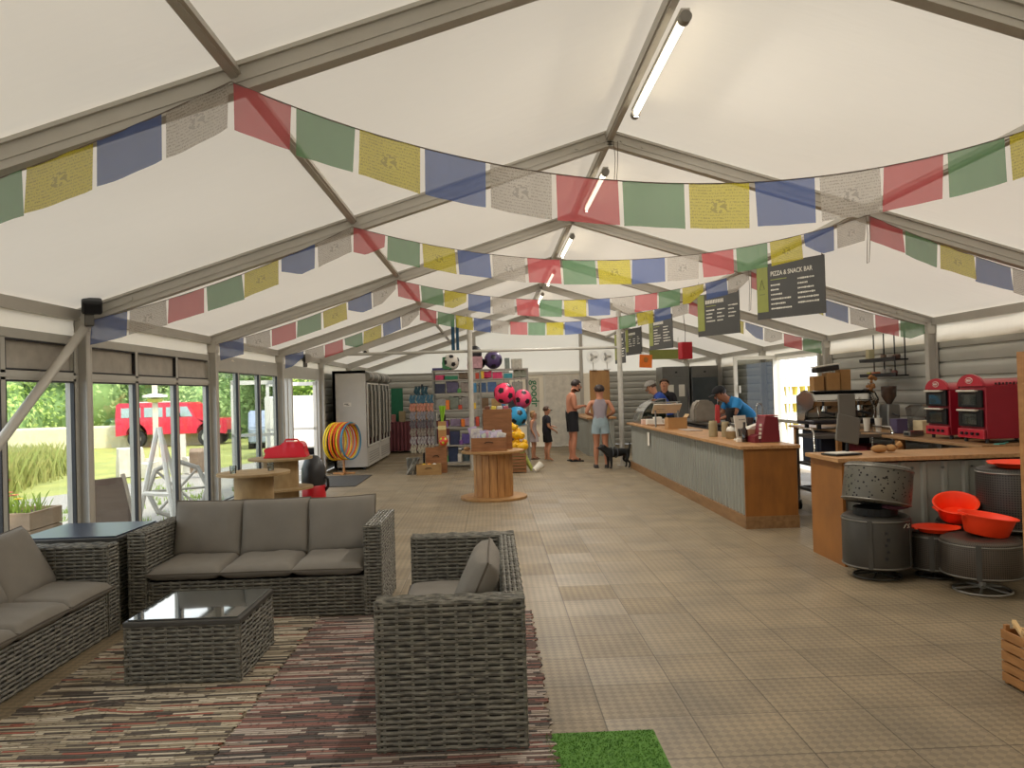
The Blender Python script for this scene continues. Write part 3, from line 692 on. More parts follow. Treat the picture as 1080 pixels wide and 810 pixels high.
# ------------------------------------------------------------------ rattan furniture
def rattan(name, a, b_):
    return mat(name, a, .5, 0, 0, 22, .1, 90, (1, 1, 4), col2=b_, spec=.45)
RAT = rattan('rattan_grey', '#827e72', '#3a3833')
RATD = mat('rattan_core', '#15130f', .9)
SEAT = mat('taupe_cushion', '#7b756c', .9, 0, .06, 6, .35, 260)
PIPE = mat('cushion_piping', '#564e44', .9)
def weave(bm, O, U, V, N, Wd, H, rh=.0235, st=.062, amp=.0035):
    O, U, V, N = Vector(O), Vector(U), Vector(V), Vector(N); rows = max(1, round(H/rh)); rh = H/rows; nu = max(4, int(Wd/(st/4)))
    for j in range(rows):
        prev = None; rnd = random.random()*.003; dbl = (j % 5) in (0, 1, 2)
        for i in range(nu+1):
            u = Wd*i/nu; off = amp*math.cos(PI*u/st + PI*(j//2 if dbl else j)) + .006 + rnd
            lo, hi = (.10, .90)
            q = [bm.verts.new(O+U*u+V*(rh*(j+lo))+N*(off-.003)), bm.verts.new(O+U*u+V*(rh*(j+.5))+N*(off+.003)), bm.verts.new(O+U*u+V*(rh*(j+hi))+N*(off-.003))]
            if prev:
                bm.faces.new((prev[0], q[0], q[1], prev[1])); bm.faces.new((prev[1], q[1], q[2], prev[2]))
            prev = q
    k = st/2
    while k < Wd:
        c = O+U*k+V*(H/2)+N*.0045
        R_ = Matrix((U, V, N)).transposed(); box(bm, c, (.012, H, .005), R_); k += st
def wbox(bm, bd, x0, x1, y0, y1, z0, z1, faces='xXyYZ'):
    """woven box: weave into bm, dark core into bd"""
    e = .008
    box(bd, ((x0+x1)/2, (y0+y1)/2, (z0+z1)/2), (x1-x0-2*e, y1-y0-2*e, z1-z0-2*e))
    X, Y, Z = Vector((1, 0, 0)), Vector((0, 1, 0)), Vector((0, 0, 1))
    if 'x' in faces: weave(bm, (x0+e, y0, z0), Y, Z, -X, y1-y0, z1-z0)
    if 'X' in faces: weave(bm, (x1-e, y0, z0), Y, Z, X, y1-y0, z1-z0)
    if 'y' in faces: weave(bm, (x0, y0+e, z0), X, Z, -Y, x1-x0, z1-z0)
    if 'Y' in faces: weave(bm, (x0, y1-e, z0), X, Z, Y, x1-x0, z1-z0)
    if 'Z' in faces:
        if x1-x0 > y1-y0: weave(bm, (x0, y0, z1-e), X, Y, Z, x1-x0, y1-y0)
        else: weave(bm, (x0, y0, z1-e), Y, X, Z, y1-y0, x1-x0)
    for x in (x0+.006, x1-.006):
        for y in (y0+.006, y1-.006): cyl(bm, (x, y, z0), (x, y, z1), .009, n=6)
def wpart(name, parent, *boxes):
    bm, bd = B(), B()
    for b_ in boxes: wbox(bm, bd, *b_)
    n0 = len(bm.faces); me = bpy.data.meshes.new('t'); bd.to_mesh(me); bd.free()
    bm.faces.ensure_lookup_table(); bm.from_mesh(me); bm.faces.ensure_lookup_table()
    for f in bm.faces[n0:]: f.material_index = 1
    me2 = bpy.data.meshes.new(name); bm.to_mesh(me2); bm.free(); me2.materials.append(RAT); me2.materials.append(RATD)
    o = bpy.data.objects.new(name, me2); C.objects.link(o); o.parent = parent; return o
def cushion(name, parent, sx, sy, sz, M, seed=0, m=None, n=18, puff=.35):
    bm = B(); T, Bt = [], []
    def pt(i, j, s):
        u, v = 2*i/n-1, 2*j/n-1
        e = (max(0, 1-abs(u)**5)*max(0, 1-abs(v)**5))**puff
        k = 1-.03*(1-abs(u)**2)*abs(v)**8; k2 = 1-.03*(1-abs(v)**2)*abs(u)**8
        p = Vector((u*sx/2*k2, v*sy/2*k, s*sz/2*(.12+.88*e)))
        p += Vector((0, 0, 1))*(.007*noise.noise(Vector((p.x*7, p.y*7, seed*3.1+s)))+.006*noise.noise(Vector((p.x*16, p.y*4, seed+s))))*e
        return M @ p
    for j in range(n+1):
        T.append([bm.verts.new(pt(i, j, 1)) for i in range(n+1)]); Bt.append([bm.verts.new(pt(i, j, -1)) for i in range(n+1)])
    for j in range(n):
        for i in range(n):
            bm.faces.new((T[j][i], T[j][i+1], T[j+1][i+1], T[j+1][i])); bm.faces.new((Bt[j][i], Bt[j+1][i], Bt[j+1][i+1], Bt[j][i+1]))
    def ring(G): return [G[0][i] for i in range(n)]+[G[j][n] for j in range(n)]+[G[n][i] for i in range(n, 0, -1)]+[G[j][0] for j in range(n, 0, -1)]
    a, b_ = ring(T), ring(Bt)
    for i in range(len(a)): bm.faces.new((a[i], a[(i+1) % len(a)], b_[(i+1) % len(a)], b_[i]))
    pts = [v.co.copy() for v in a]
    o = obj(name, bm, m or SEAT, parent, True, ang=60)
    bm = B(); tube(bm, pts[::2], .0045, 6, True); obj('piping', bm, PIPE, o, True)
    return o
AH = .615   # arm height
# three-seat sofa at the back of the group
t = thing('rattan_sofa', 'three-seat grey rattan sofa facing the coffee table, back to the spool tables', 'sofa', (-2.70, 5.32, .004))
SW, SD = 1.72, .72
wpart('seat_base', t, (-SW/2+.12, SW/2-.12, .02, SD-.1, .0, .27, 'y'))
for s in (-1, 1): wpart('arm', t, (s*SW/2-(.12 if s > 0 else 0), s*SW/2+(.12 if s < 0 else 0), 0, SD, 0, AH, 'xXyYZ'))
wpart('backrest', t, (-SW/2+.12, SW/2-.12, SD-.1, SD, 0, AH-.02, 'yYZ'))
cw = (SW-.24)/3
for i in range(3):
    cx = -SW/2+.12+cw*(i+.5)
    cushion('seat_cushion', t, cw*1.0, .62, .105, TR(cx, .30, .325) @ RX(.02) @ RZ([.0, .01, -.02][i]), i)
    cushion('back_cushion', t, cw*1.05, .42, .14, TR(cx, SD-.20, .545) @ RX(PI/2-.22) @ RZ([-.02, .01, .03][i]), 5+i, puff=.45)
# sofa along the windows
t = thing('rattan_sofa', 'grey rattan sofa along the left window wall, cut off at the edge', 'sofa', (-3.56, 5.19, .004), PI/2)
SW = 1.75
# local x runs to +Y world; local -y is world +x (front)
bmw = []
wpart('seat_base', t, (-SW+.12, -.14, .01, SD-.1, 0, .27, 'y'))
for x0 in (-SW, -.14): wpart('arm', t, (x0, x0+.14, 0, SD, 0, AH-.03, 'xXyYZ'))
wpart('backrest', t, (-SW+.12, -.12, SD-.1, SD, 0, AH-.04, 'yYZ'))
cw = (SW-.26)/3
for i in range(3):
    cx = -.14-cw*(i+.5)
    cushion('seat_cushion', t, cw*1.02, .64, .11, TR(cx, .28, .325) @ RX(.03), 11+i)
    cushion('back_cushion', t, cw*1.12, .44, .14, TR(cx-.01, SD-.27, .52) @ RX(PI/2-.5) @ RZ(.04), 15+i, puff=.45)
# corner table with dark glass top
def rtable(name, label, cat, loc, sx, sy, h, g, gm):
    t = thing(name, label, cat, loc)
    wpart('table_base', t, (0, sx, 0, sy, 0, h-.012, 'xXyY'))
    bm = B(); box(bm, (sx/2, sy/2, h-.008), (sx+.01, sy+.01, .03), bev=.006); obj('table_rim', bm, mat('rattan_rim', '#3a3732', .45), t)
    bm = B(); box(bm, (sx/2, sy/2, h+.012), (sx-g, sy-g, .008), bev=.002); obj('glass_top', bm, gm, t)
    return t
DG = mat('smoked_glass', '#2b3444', .3, 0, 0, spec=.2)
rtable('corner_table', 'square rattan corner table with dark glass top between the two sofas', 'table', (-4.32, 5.30, .004), .70, .66, .585, .03, DG)
rtable('coffee_table', 'low square grey rattan coffee table with a smoked glass top', 'table', (-3.035, 4.14, .011), .61, .62, .325, .03, mat('grey_glass', '#3b403f', .05, 0, 0, spec=.9, coat=1))
# near armchair seen from its side
t = thing('rattan_loveseat', 'grey rattan armchair seen from the side on the red rag rug', 'armchair', (-.94, 4.04, .012), -PI/2)
SW, SD = 1.60, .63      # local x -> world -y ; local y -> world +x (back)
wpart('seat_base', t, (-SW/2+.12, SW/2-.12, .02, SD-.1, 0, .27, 'y'))
t.location = (-.94-SD, 4.04, .012)
for s in (-1, 1): wpart('arm', t, (s*SW/2-(.12 if s > 0 else 0), s*SW/2+(.12 if s < 0 else 0), 0, SD, 0, AH+.01, 'xXyYZ'))
wpart('backrest', t, (-SW/2+.12, SW/2-.12, SD-.09, SD, 0, AH+.005, 'yYZ'))
for i in range(2):
    cx = (i-.5)*(SW-.24)/2
    cushion('seat_cushion', t, (SW-.24)/2, .54, .10, TR(cx, .26, .325), 21+i)
cushion('back_cushion', t, .52, .40, .15, TR(.36, SD-.22, .56) @ RX(PI/2-.42) @ RZ(-.03), 31, puff=.45)

# ------------------------------------------------------------------ prayer flags
def flag_mat(name, col, printed, trp=.14):
    m = bpy.data.materials.new(name); m.use_nodes = True; nt = m.node_tree; b = nt.nodes['Principled BSDF']; out = nt.nodes['Material Output']
    b.inputs['Roughness'].default_value = .9; c = lin(col)
    uv = nt.nodes.new('ShaderNodeUVMap'); dark = tuple(x*.42 for x in c[:3])+(1,)
    mx = nt.nodes.new('ShaderNodeMix'); mx.data_type = 'RGBA'; mx.inputs[6].default_value = c; mx.inputs[7].default_value = dark
    if printed:
        # rows of fine print: thin lines broken by noise, plus a central motif and a border
        mp = nt.nodes.new('ShaderNodeMapping'); mp.inputs['Scale'].default_value = (46, 15, 1); nt.links.new(uv.outputs[0], mp.inputs[0])
        n = nt.nodes.new('ShaderNodeTexNoise'); n.inputs['Scale'].default_value = 1.3; n.inputs['Detail'].default_value = 1; nt.links.new(mp.outputs[0], n.inputs[0])
        wv = nt.nodes.new('ShaderNodeTexWave'); wv.bands_direction = 'Y'; wv.inputs['Scale'].default_value = 4.6; nt.links.new(uv.outputs[0], wv.inputs[0])
        th = nt.nodes.new('ShaderNodeMath'); th.operation = 'GREATER_THAN'; th.inputs[1].default_value = .5; nt.links.new(n.outputs[0], th.inputs[0])
        ml = nt.nodes.new('ShaderNodeMath'); ml.operation = 'MULTIPLY'; nt.links.new(th.outputs[0], ml.inputs[0]); nt.links.new(wv.outputs[1], ml.inputs[1])
        sb = nt.nodes.new('ShaderNodeVectorMath'); sb.operation = 'SUBTRACT'; sb.inputs[1].default_value = (.5, .5, 0); nt.links.new(uv.outputs[0], sb.inputs[0])
        ln = nt.nodes.new('ShaderNodeVectorMath'); ln.operation = 'LENGTH'; nt.links.new(sb.outputs[0], ln.inputs[0])
        lt = nt.nodes.new('ShaderNodeMath'); lt.operation = 'LESS_THAN'; lt.inputs[1].default_value = .16; nt.links.new(ln.outputs[1], lt.inputs[0])
        n2 = nt.nodes.new('ShaderNodeTexNoise'); n2.inputs['Scale'].default_value = 13; n2.inputs['Detail'].default_value = 2; nt.links.new(uv.outputs[0], n2.inputs[0])
        g2 = nt.nodes.new('ShaderNodeMath'); g2.operation = 'GREATER_THAN'; g2.inputs[1].default_value = .5; nt.links.new(n2.outputs[0], g2.inputs[0])
        cm = nt.nodes.new('ShaderNodeMix'); cm.data_type = 'FLOAT'; nt.links.new(lt.outputs[0], cm.inputs[0]); nt.links.new(ml.outputs[0], cm.inputs[2]); nt.links.new(g2.outputs[0], cm.inputs[3])
        k = nt.nodes.new('ShaderNodeMath'); k.operation = 'MULTIPLY'; k.inputs[1].default_value = .75; nt.links.new(cm.outputs[0], k.inputs[0]); nt.links.new(k.outputs[0], mx.inputs[0])
    else: mx.inputs[0].default_value = 0
    nt.links.new(mx.outputs[2], b.inputs['Base Color'])
    t = nt.nodes.new('ShaderNodeBsdfTranslucent'); nt.links.new(mx.outputs[2], t.inputs[0])
    m1 = nt.nodes.new('ShaderNodeMixShader'); m1.inputs[0].default_value = .5; nt.links.new(b.outputs[0], m1.inputs[1]); nt.links.new(t.outputs[0], m1.inputs[2])
    tr = nt.nodes.new('ShaderNodeBsdfTransparent'); m2 = nt.nodes.new('ShaderNodeMixShader'); m2.inputs[0].default_value = trp
    nt.links.new(m1.outputs[0], m2.inputs[1]); nt.links.new(tr.outputs[0], m2.inputs[2]); nt.links.new(m2.outputs[0], out.inputs[0])
    return m
FM = {'r': flag_mat('flag_red', '#c25a5f', 0, .2), 'g': flag_mat('flag_green', '#68906a', 0, .2), 'y': flag_mat('flag_yellow', '#cdbf3e', 1, .18),
      'b': flag_mat('flag_blue', '#566a9e', 0, .2), 'w': flag_mat('flag_white', '#c2bab0', 1, .25)}
CORDM = mat('cord', '#6d6258', .8)
def flag_string(y, midsag, label, seed, xl=-W+.15, xr=W-.15, fw=.258, fh=.204):
    rn = random.Random(seed)
    P0 = Vector((-W*K2, y-.06, zroof(W*K2)-.10)); P1 = Vector((W*K2, y-.06, zroof(W*K2)-.10))
    PL = Vector((xl, y-.06, zroof(xl)-.14)); PR = Vector((xr, y-.06, zroof(xr)-.14))
    root = thing('prayer_flag_string', label, 'flag string', (0, y, P0.z))
    def curve(a, b_, sag): 
        return lambda t: a.lerp(b_, t)-Vector((0, 0, sag*4*t*(1-t)))
    segs = [(curve(PL, P0, .07), 'bwrgybw', 7, .98), (curve(P0, P1, midsag), 'rgybw'*3, 15, 1.0), (curve(P1, PR, .07), 'rgybwrg', 7, 1.0)]
    for f, seq, n, _ in segs:
        bm = B(); tube(bm, [f(i/40)-root.location for i in range(41)], .003, 5); obj('cord', bm, CORDM, root)
        # arclength
        S = [f(i/200) for i in range(201)]; L = [0]
        for i in range(200): L.append(L[-1]+(S[i+1]-S[i]).length)
        def at(s):
            s = max(0, min(L[-1], s)); k = next((i for i in range(200) if L[i+1] >= s), 199); q = (s-L[k])/(L[k+1]-L[k]); return S[k].lerp(S[k+1], q)
        step = L[-1]/n
        for k, c in enumerate(seq):
            s0 = step*k+step*.03; ww = step*.93; bm = B(); uvl = bm.loops.layers.uv.verify(); N1, N2 = 8, 6
            tw = rn.uniform(-.25, .25); crumple = (rn.random() < .12); ph = rn.random()*6; sk = rn.uniform(-.012, .012)
            G = []
            for j in range(N2+1):
                v = j/N2; row = []
                for i in range(N1+1):
                    u = i/N1; p = at(s0+ww*u)
                    h = fh*v*(1 if not crumple else (1-.45*max(0, .6-u if (k % 2) else u-.4)*v*1.8))
                    q = p+Vector((sk*v, .018*math.sin(3.3*u+ph)*v+tw*h*.35*(u-.5)+.006*math.sin(9*u+ph), -h))
                    row.append(bm.verts.new(q-root.location))
                G.append(row)
            for j in range(N2):
                for i in range(N1):
                    fc = bm.faces.new((G[j][i], G[j+1][i], G[j+1][i+1], G[j][i+1]))
                    for l, (a, b_) in zip(fc.loops, ((i, j), (i, j+1), (i+1, j+1), (i+1, j))): l[uvl].uv = (a/N1, 1-b_/N2)
            obj('flag', bm, FM[c], root, True)
flag_string(FR[2], .50, 'nearest and largest string of prayer flags, across the top of the photo', 1)
flag_string(FR[3], .33, 'second string of prayer flags, in front of the pizza board', 2)
flag_string(FR[4], .30, 'third string of prayer flags, ending by the middle menu board', 3)
flag_string(FR[5], .30, 'fourth and farthest string of prayer flags under the ridge', 4)
# knotted cord ends hanging from the right purlin and ridge
for (x, y, l, lab) in ((W*K2-.03, FR[3]-.08, .42, 'loose cord end hanging from the second flag string by the pizza board'), (.03, FR[3]-.05, .36, 'loop of cord hanging from the ridge beam'), (W*K2-.03, FR[4]-.08, .5, 'loose cord end hanging by the middle menu board')):
    bm = B(); tube(bm, [(0, 0, 0), (.01, 0, -l*.4), (-.005, 0, -l), (.015, 0, -l*.97), (.03, 0, -l*.5), (.035, 0, 0)], .003, 5)
    solo('loose_string', bm, CORDM, lab, 'string', (x, y, zroof(x)-.1))

# ------------------------------------------------------------------ fluorescent tubes along the ridge
tubeM = mat('lit_tube', '#fff4da', .4, 0, 0, emit=6.0)
lab = ['nearest fluorescent tube light under the ridge beam', 'second fluorescent tube light, behind the red flag', 'third fluorescent tube light along the ridge', 'fourth fluorescent tube light along the ridge', 'fifth and farthest fluorescent tube light along the ridge']
for i in range(5):
    y = FR[2+i]+.7; t = thing('tube_light', lab[i], 'light', (.075, y, ZR-.1), group='tube lights along the ridge')
    bm = B(); box(bm, (0, .75, -.02), (.05, 1.5, .03)); obj('batten', bm, WHITE, t)
    bm = B(); cyl(bm, (0, .05, -.052), (0, 1.45, -.052), .02, n=12); obj('tube', bm, tubeM, t, True)
    for q in (.02, 1.48):
        bm = B(); cyl(bm, (0, q-.03, -.052), (0, q+.03, -.052), .034, n=14); obj('end_cap', bm, mat('lamp_cap_grey', '#8b8780', .5), t, True)
    li = bpy.data.lights.new('tube_glow', 'AREA'); li.shape = 'RECTANGLE'; li.size = .04; li.size_y = 1.4; li.energy = 44; li.color = (1, .95, .87)
    lo = bpy.data.objects.new('tube_glow', li); C.objects.link(lo); lo.parent = t; lo.location = (0, .75, -.08)

# ------------------------------------------------------------------ hanging menu boards
BRD = mat('board_charcoal', '#3f3e3c', .55, 0, .05); OLV = mat('board_olive', '#858a40', .55, 0, .06); INK = mat('board_ink', '#dcd8cc', .6); INKY = mat('board_ink_lime', '#a3aa50', .6)
def board(label, xr, yr, xl, yl, zb, h, title=None, cols=2, seed=0, mirror=False, wstrip=.17):
    """xr,yr the edge near the camera; text faces the camera"""
    L = math.hypot(xr-xl, yr-yl); a = math.atan2(yr-yl, xr-xl)
    t = thing('menu_board', label, 'menu board', (xl, yl, zb), a, group='hanging menu boards')
    bm = B(); box(bm, (L/2, 0, h/2), (L, .012, h)); obj('panel', bm, BRD, t)
    bm = B(); box(bm, (L*wstrip/2+.004, -.0065, h*.56), (L*wstrip, .004, h*.86)); obj('olive_strip', bm, OLV, t)
    M = lambda x, z: TR(x, -.0075, z) @ RX(PI/2)
    rn = random.Random(seed); x0 = L*wstrip+.05*L
    if title: text_mesh('title', title, h*.115, INK, t, M(x0, h*.77), sx=.78)
    else:
        bm = B(); x = x0
        for _ in range(12):
            wd = h*.045; box(bm, (x, -.0075, h*.80), (wd*.7, .002, h*.085)); x += wd*1.1
        obj('title', bm, INK, t)
    bm = B(); bm2 = B()
    box(bm2, (x0+L*.12, -.0075, h*.70), (L*.24, .002, h*.012))
    for c in range(cols):
        cx = x0+c*(L*.8/cols); wmax = L*.8/cols*.82; z = h*(.60 if c < cols-1 else .66)
        for r in range(6 if cols == 2 else 4):
            k = wmax*rn.uniform(.35, .95); x = cx
            while x < cx+k:
                wd = rn.uniform(.008, .022); hh = h*.03*rn.uniform(.7, 1.1); box(bm, (x+wd/2, -.0075, z), (wd, .002, hh)); x += wd+.005
            z -= h*.085
    obj('menu_lettering', bm, INK, t); obj('subtitle', bm2, INKY, t)
    if cols == 2:
        bm = B(); ex, ez = L*wstrip/2, h*.62
        tube(bm, [(ex-.03, -.01, ez-.045), (ex, -.01, ez+.06), (ex+.03, -.01, ez-.045)], .003, 5, True); box(bm, (ex, -.0098, ez-.1), (.07, .002, .004)); obj('emblem', bm, BRD, t)
    for q in (.02, .5, .97):
        bm = B(); tube(bm, [(L*q, 0, h-.01), (L*q, 0, h+.012)], .008, 6); obj('clip', bm, BLACKM, t)
    bm = B(); tube(bm, [(.03, 0, h), (.03, 0, zroof(xl)-.05-zb)], .0025, 5); tube(bm, [(L-.03, 0, h), (L-.03, 0, zroof(xr)-.05-zb)], .0025, 5); tube(bm, [(0, 0, h), (L, 0, h)], .003, 5); obj('wire', bm, CORDM, t)
    return t
board('charcoal hanging menu board headed PIZZA & SNACK BAR', 2.405, 7.80, 1.93, 8.46, 2.235, .60, 'PIZZA & SNACK BAR', 2, 1)
board('charcoal hanging menu board with three columns, next behind the pizza board', 2.345, 10.35, 1.97, 11.06, 2.235, .60, None, 3, 2)
board('third hanging menu board from the front, over the till end of the counter', 2.2, 13.6, 1.95, 14.4, 2.23, .60, None, 2, 3)
board('fourth hanging menu board, with large pale lettering', 2.33, 17.1, 2.12, 17.9, 2.30, .60, None, 3, 4)
board('olive edged narrow hanging board beside the pale pole', 1.82, 16.3, 1.70, 16.9, 2.08, .64, None, 2, 5)
bm = B(); box(bm, (0, 0, .12), (.75, .01, .22)); cyl(bm, (-.3, 0, .23), (-.3, 0, zroof(2.65)-2.17-.01), .004, n=5); cyl(bm, (.3, 0, .23), (.3, 0, zroof(3.25)-2.17-.01), .004, n=5)
solo('olive_sign', bm, OLV, 'long olive sign hanging below the third menu board', 'sign', (2.95, 17.5, 2.17))
# red lantern and orange sign
t = thing('paper_lantern', 'small red cube lantern hanging on a cord above the counter', 'lantern', (2.16, 12.6, 1.98))
bm = B(); bm_m = Matrix.Rotation(.2, 3, 'Z'); box(bm, (0, 0, .14), (.19, .16, .28), bm_m, bev=.012); obj('shade', bm, mat('lantern_red', '#b3232f', .6, trans=.3), t)
bm = B(); tube(bm, [(0, 0, .25), (.01, 0, .45), (-.01, 0, .7), (0, 0, .95)], .005, 5); obj('cord', bm, CORDM, t)
bm = B(); tube(bm, [(0, 0, 0), (.02, 0, -.06)], .006, 5); tube(bm, [(-.02, 0, .01), (-.06, 0, -.05)], .006, 5); obj('tassel', bm, WHITE, t)
t = thing('orange_sign', 'orange square sign hanging on white loops beyond the counter', 'sign', (2.19, 16.0, 1.96), .2)
bm = B(); box(bm, (0, 0, .13), (.28, .015, .27), Matrix.Rotation(.06, 3, 'Y')); obj('panel', bm, mat('sign_orange', '#e0700f', .5), t)
bm = B(); prism(bm, [(-.04, .12), (.02, .1), (.05, .17), (0, .22), (-.05, .2)], 'y', -.02, -.009); obj('emblem', bm, mat('sign_brown', '#a8671f', .5), t)
bm = B(); cyl(bm, (-.07, 0, .32), (-.07, 0, .98), .004, n=5); obj('cord', bm, CORDM, t)
bm = B(); tube(bm, [(-.09, 0, .26), (-.09, 0, .32), (-.05, 0, .32), (-.05, 0, .26)], .006, 5); tube(bm, [(.03, 0, .26), (.03, 0, .33), (.08, 0, .32), (.08, 0, .26)], .006, 5); obj('hanging_loop', bm, WHITE, t)

# eaves heaters / cameras
for (x, y, z, lab) in ((-W+.22, 6.30, 2.30, 'black floodlight on the frame above the nearest window post'), (-W+.2, 13.6, 2.22, 'small black floodlight under the eaves above the glass door')):
    t = thing('floodlight', lab, 'floodlight', (x, y, z), .5)
    bm = B(); box(bm, (0, 0, 0), (.15, .10, .12), Matrix.Rotation(.5, 3, 'X'), bev=.02); obj('lamp_housing', bm, BLACK, t)
    bm = B(); box(bm, (-.02, .03, -.10), (.07, .05, .12), bev=.01); obj('bracket', bm, ALUD, t)
zc = 2.46
t = thing('security_camera', 'white dome security camera above the drinks coolers', 'camera', (-3.62, 15.9, 2.46))
bm = B(); sphere(bm, (0, 0, 0), .07, 14, 10); obj('dome', bm, WHITE, t, True)
bm = B(); sphere(bm, (0, -.05, -.03), .035, 10, 8); obj('lens', bm, BLACK, t, True)
bm = B(); box(bm, (-.02, .02, .07), (.08, .08, .06)); cyl(bm, (-.02, .02, .08), (-.02, .02, .10), .02); obj('bracket', bm, WHITE, t)

# ------------------------------------------------------------------ long counter
CSTEEL = mat('counter_corrugated', '#95958b', .5, .15, .06, 2)
def vcorr(bm, p0, p1, z0, z1, out, pitch=.15, amp=.018):
    p0, p1, out = Vector((*p0, 0)), Vector((*p1, 0)), Vector((*out, 0)); L = (p1-p0).length; d = (p1-p0)/L; pr = []; s = 0
    while s < L:
        for t, a in ((0, 0), (.68, 0), (.76, 1), (.92, 1)):
            if s+t*pitch < L: pr.append((s+t*pitch, a*amp))
        s += pitch
    pr.append((L, 0)); V = [(bm.verts.new(p0+d*s+out*a+Vector((0, 0, z0))), bm.verts.new(p0+d*s+out*a+Vector((0, 0, z1)))) for s, a in pr]
    for i in range(len(V)-1): bm.faces.new((V[i][0], V[i+1][0], V[i+1][1], V[i][1]))
t = thing('service_counter', 'long counter with grey corrugated front, pine top and pine end panel', 'counter', (1.60, 8.06, 0))
CL = 6.7
bm = B(); vcorr(bm, (.02, CL), (.02, .02), .13, .84, (-1, 0), .12); obj('corrugated_front', bm, CSTEEL, t)
bm = B(); box(bm, (.30, CL/2+.02, .42), (.5, CL-.1, .82)); obj('carcass', bm, mat('carcass_dark', '#3a3630', .7), t)
bm = B(); box(bm, (.27, .0, .48), (.56, .025, .72)); obj('end_panel', bm, mat('ply_orange', '#9a6229', .5, 0, 0, 3, .04, 20, (3, 1, 1), col2='#7f4f20'), t)
bm = B(); box(bm, (.0, CL/2, .065), (.03, CL+.02, .13)); box(bm, (.27, -.012, .065), (.57, .03, .13)); obj('plinth', bm, mat('plinth_pine', '#94704a', .6, 0, 0, 5, .05, 30, (4, .8, 4), col2='#7a5834'), t)
bm = B(); box(bm, (.26, CL/2, .855), (.64, CL+.1, .035), bev=.004); obj('worktop', bm, WOODY, t)
bm = B(); box(bm, (-.02, 4.9, .66), (.004, .16, .22)); obj('price_notice', bm, TAPE, t)
CT = .874
# further short counter by the back wall
t = thing('back_till_counter', 'short corrugated counter by the back wall under the wooden screen', 'counter', (1.15, 17.6, 0))
bm = B(); vcorr(bm, (0, 3.4), (0, .0), .0, .85, (-1, 0), .15); vcorr(bm, (0, 0), (.6, 0), .0, .85, (0, -1), .15); obj('corrugated_front', bm, CSTEEL, t)
bm = B(); box(bm, (.3, 1.7, .87), (.68, 3.5, .04)); obj('worktop', bm, WOODY, t)
bm = B(); box(bm, (.32, 1.7, .42), (.56, 3.3, .84)); obj('carcass', bm, MATS['carcass_dark'], t)
t = thing('wooden_screen', 'tall plain wooden screen board standing behind the short counter', 'screen', (1.66, 19.2, .892))
bm = B(); box(bm, (0, 0, .56), (.5, .03, 1.12), bev=.003); obj('screen_board', bm, PLY, t)
bm = B(); box(bm, (-.2, .1, .02), (.05, .3, .04)); box(bm, (.2, .1, .02), (.05, .3, .04)); obj('foot', bm, PLY, t)
for x, lb in ((-.15, 'white desk fan at the left end on top of the wooden screen'), (.2, 'white desk fan at the right end on top of the wooden screen')):
    t = thing('desk_fan', lb, 'fan', (1.66+x, 19.2, 2.014), group='fans on the wooden screen')
    bm = B(); cyl(bm, (0, 0, 0), (0, 0, .02), .09); cyl(bm, (0, 0, 0), (0, 0, .2), .014); obj('stand', bm, WHITE, t, True)
    bm = B()
    for r in (.05, .09, .13, .16): tube(bm, [(r*math.cos(a), -.03, .33+r*math.sin(a)) for a in [2*PI*i/20 for i in range(20)]], .005, 5, True)
    for k in range(8): a = PI*k/8; tube(bm, [(.16*math.cos(a), -.03, .33+.16*math.sin(a)), (0, -.06, .33), (-.16*math.cos(a), -.03, .33-.16*math.sin(a))], .004, 5)
    obj('guard', bm, WHITE, t)
    bm = B()
    for k in range(3):
        a = 2*PI*k/3; box(bm, (.06*math.cos(a), 0, .33+.06*math.sin(a)), (.10, .008, .06), Matrix.Rotation(-a, 3, 'Y') @ Matrix.Rotation(.4, 3, 'X'))
    cyl(bm, (0, -.03, .33), (0, .1, .33), .035, n=12); obj('blade', bm, mat('fan_grey', '#8d8d8a', .5), t)

# ------------------------------------------------------------------ near counter on the right
t = thing('pizza_counter', 'near counter on the right with corrugated front, orange ply end and pine worktop', 'counter', (1.80, 6.25, 0))
bm = B(); box(bm, (.012, .30, .43), (.024, .62, .86)); obj('end_panel', bm, MATS['ply_orange'], t)
bm = B(); vcorr(bm, (.02, .02), (2.0, .02), .02, .84, (0, -1), .175, .02); obj('corrugated_front', bm, CSTEEL, t)
bm = B(); box(bm, (1.0, .34, .42), (1.9, .5, .82)); obj('carcass', bm, MATS['carcass_dark'], t)
bm = B(); box(bm, (.99, .30, .872), (2.06, .66, .035), bev=.004); obj('worktop', bm, WOODX, t)
bm = B()
for i in range(8): cyl(bm, (.1+.25*i, -.012, .79), (.1+.25*i, .02, .79), .008, n=8)
obj('screw', bm, STEEL, t)

# back worktop along the right wall
t = thing('wall_worktop', 'long pine worktop along the right corrugated wall carrying ovens and coffee machine', 'worktop', (3.42, 6.98, 0))
bm = B(); box(bm, (.49, 2.25, .885), (.98, 4.6, .03), bev=.003); obj('worktop', bm, mat('worktop_dull', '#a5805a', .5, 0, 0, 5, .05, 30, (7, .8, 7), col2='#87643f'), t)
for y in (.1, 1.5, 3.0, 4.4):
    for x in (.06, .9):
        bm = B(); box(bm, (x, y, .43), (.06, .06, .87)); obj('leg', bm, WOOD, t)
bm = B(); box(bm, (.5, 2.25, .35), (.9, 4.4, .03)); obj('lower_shelf', bm, WOOD, t)
t = thing('under_counter_fridge', 'dark navy under-counter fridge below the coffee machine', 'fridge', (3.46, 10.5, -.005))
bm = B(); box(bm, (.38, .38, .61), (.7, .62, .48), bev=.01)
obj('fridge_body', bm, mat('navy_cabinet', '#2d3340', .4), t)
bm = B(); box(bm, (.02, .38, .6), (.02, .5, .40), bev=.004); o = obj('fridge_door', bm, mat('navy_door', '#343b49', .35), t)
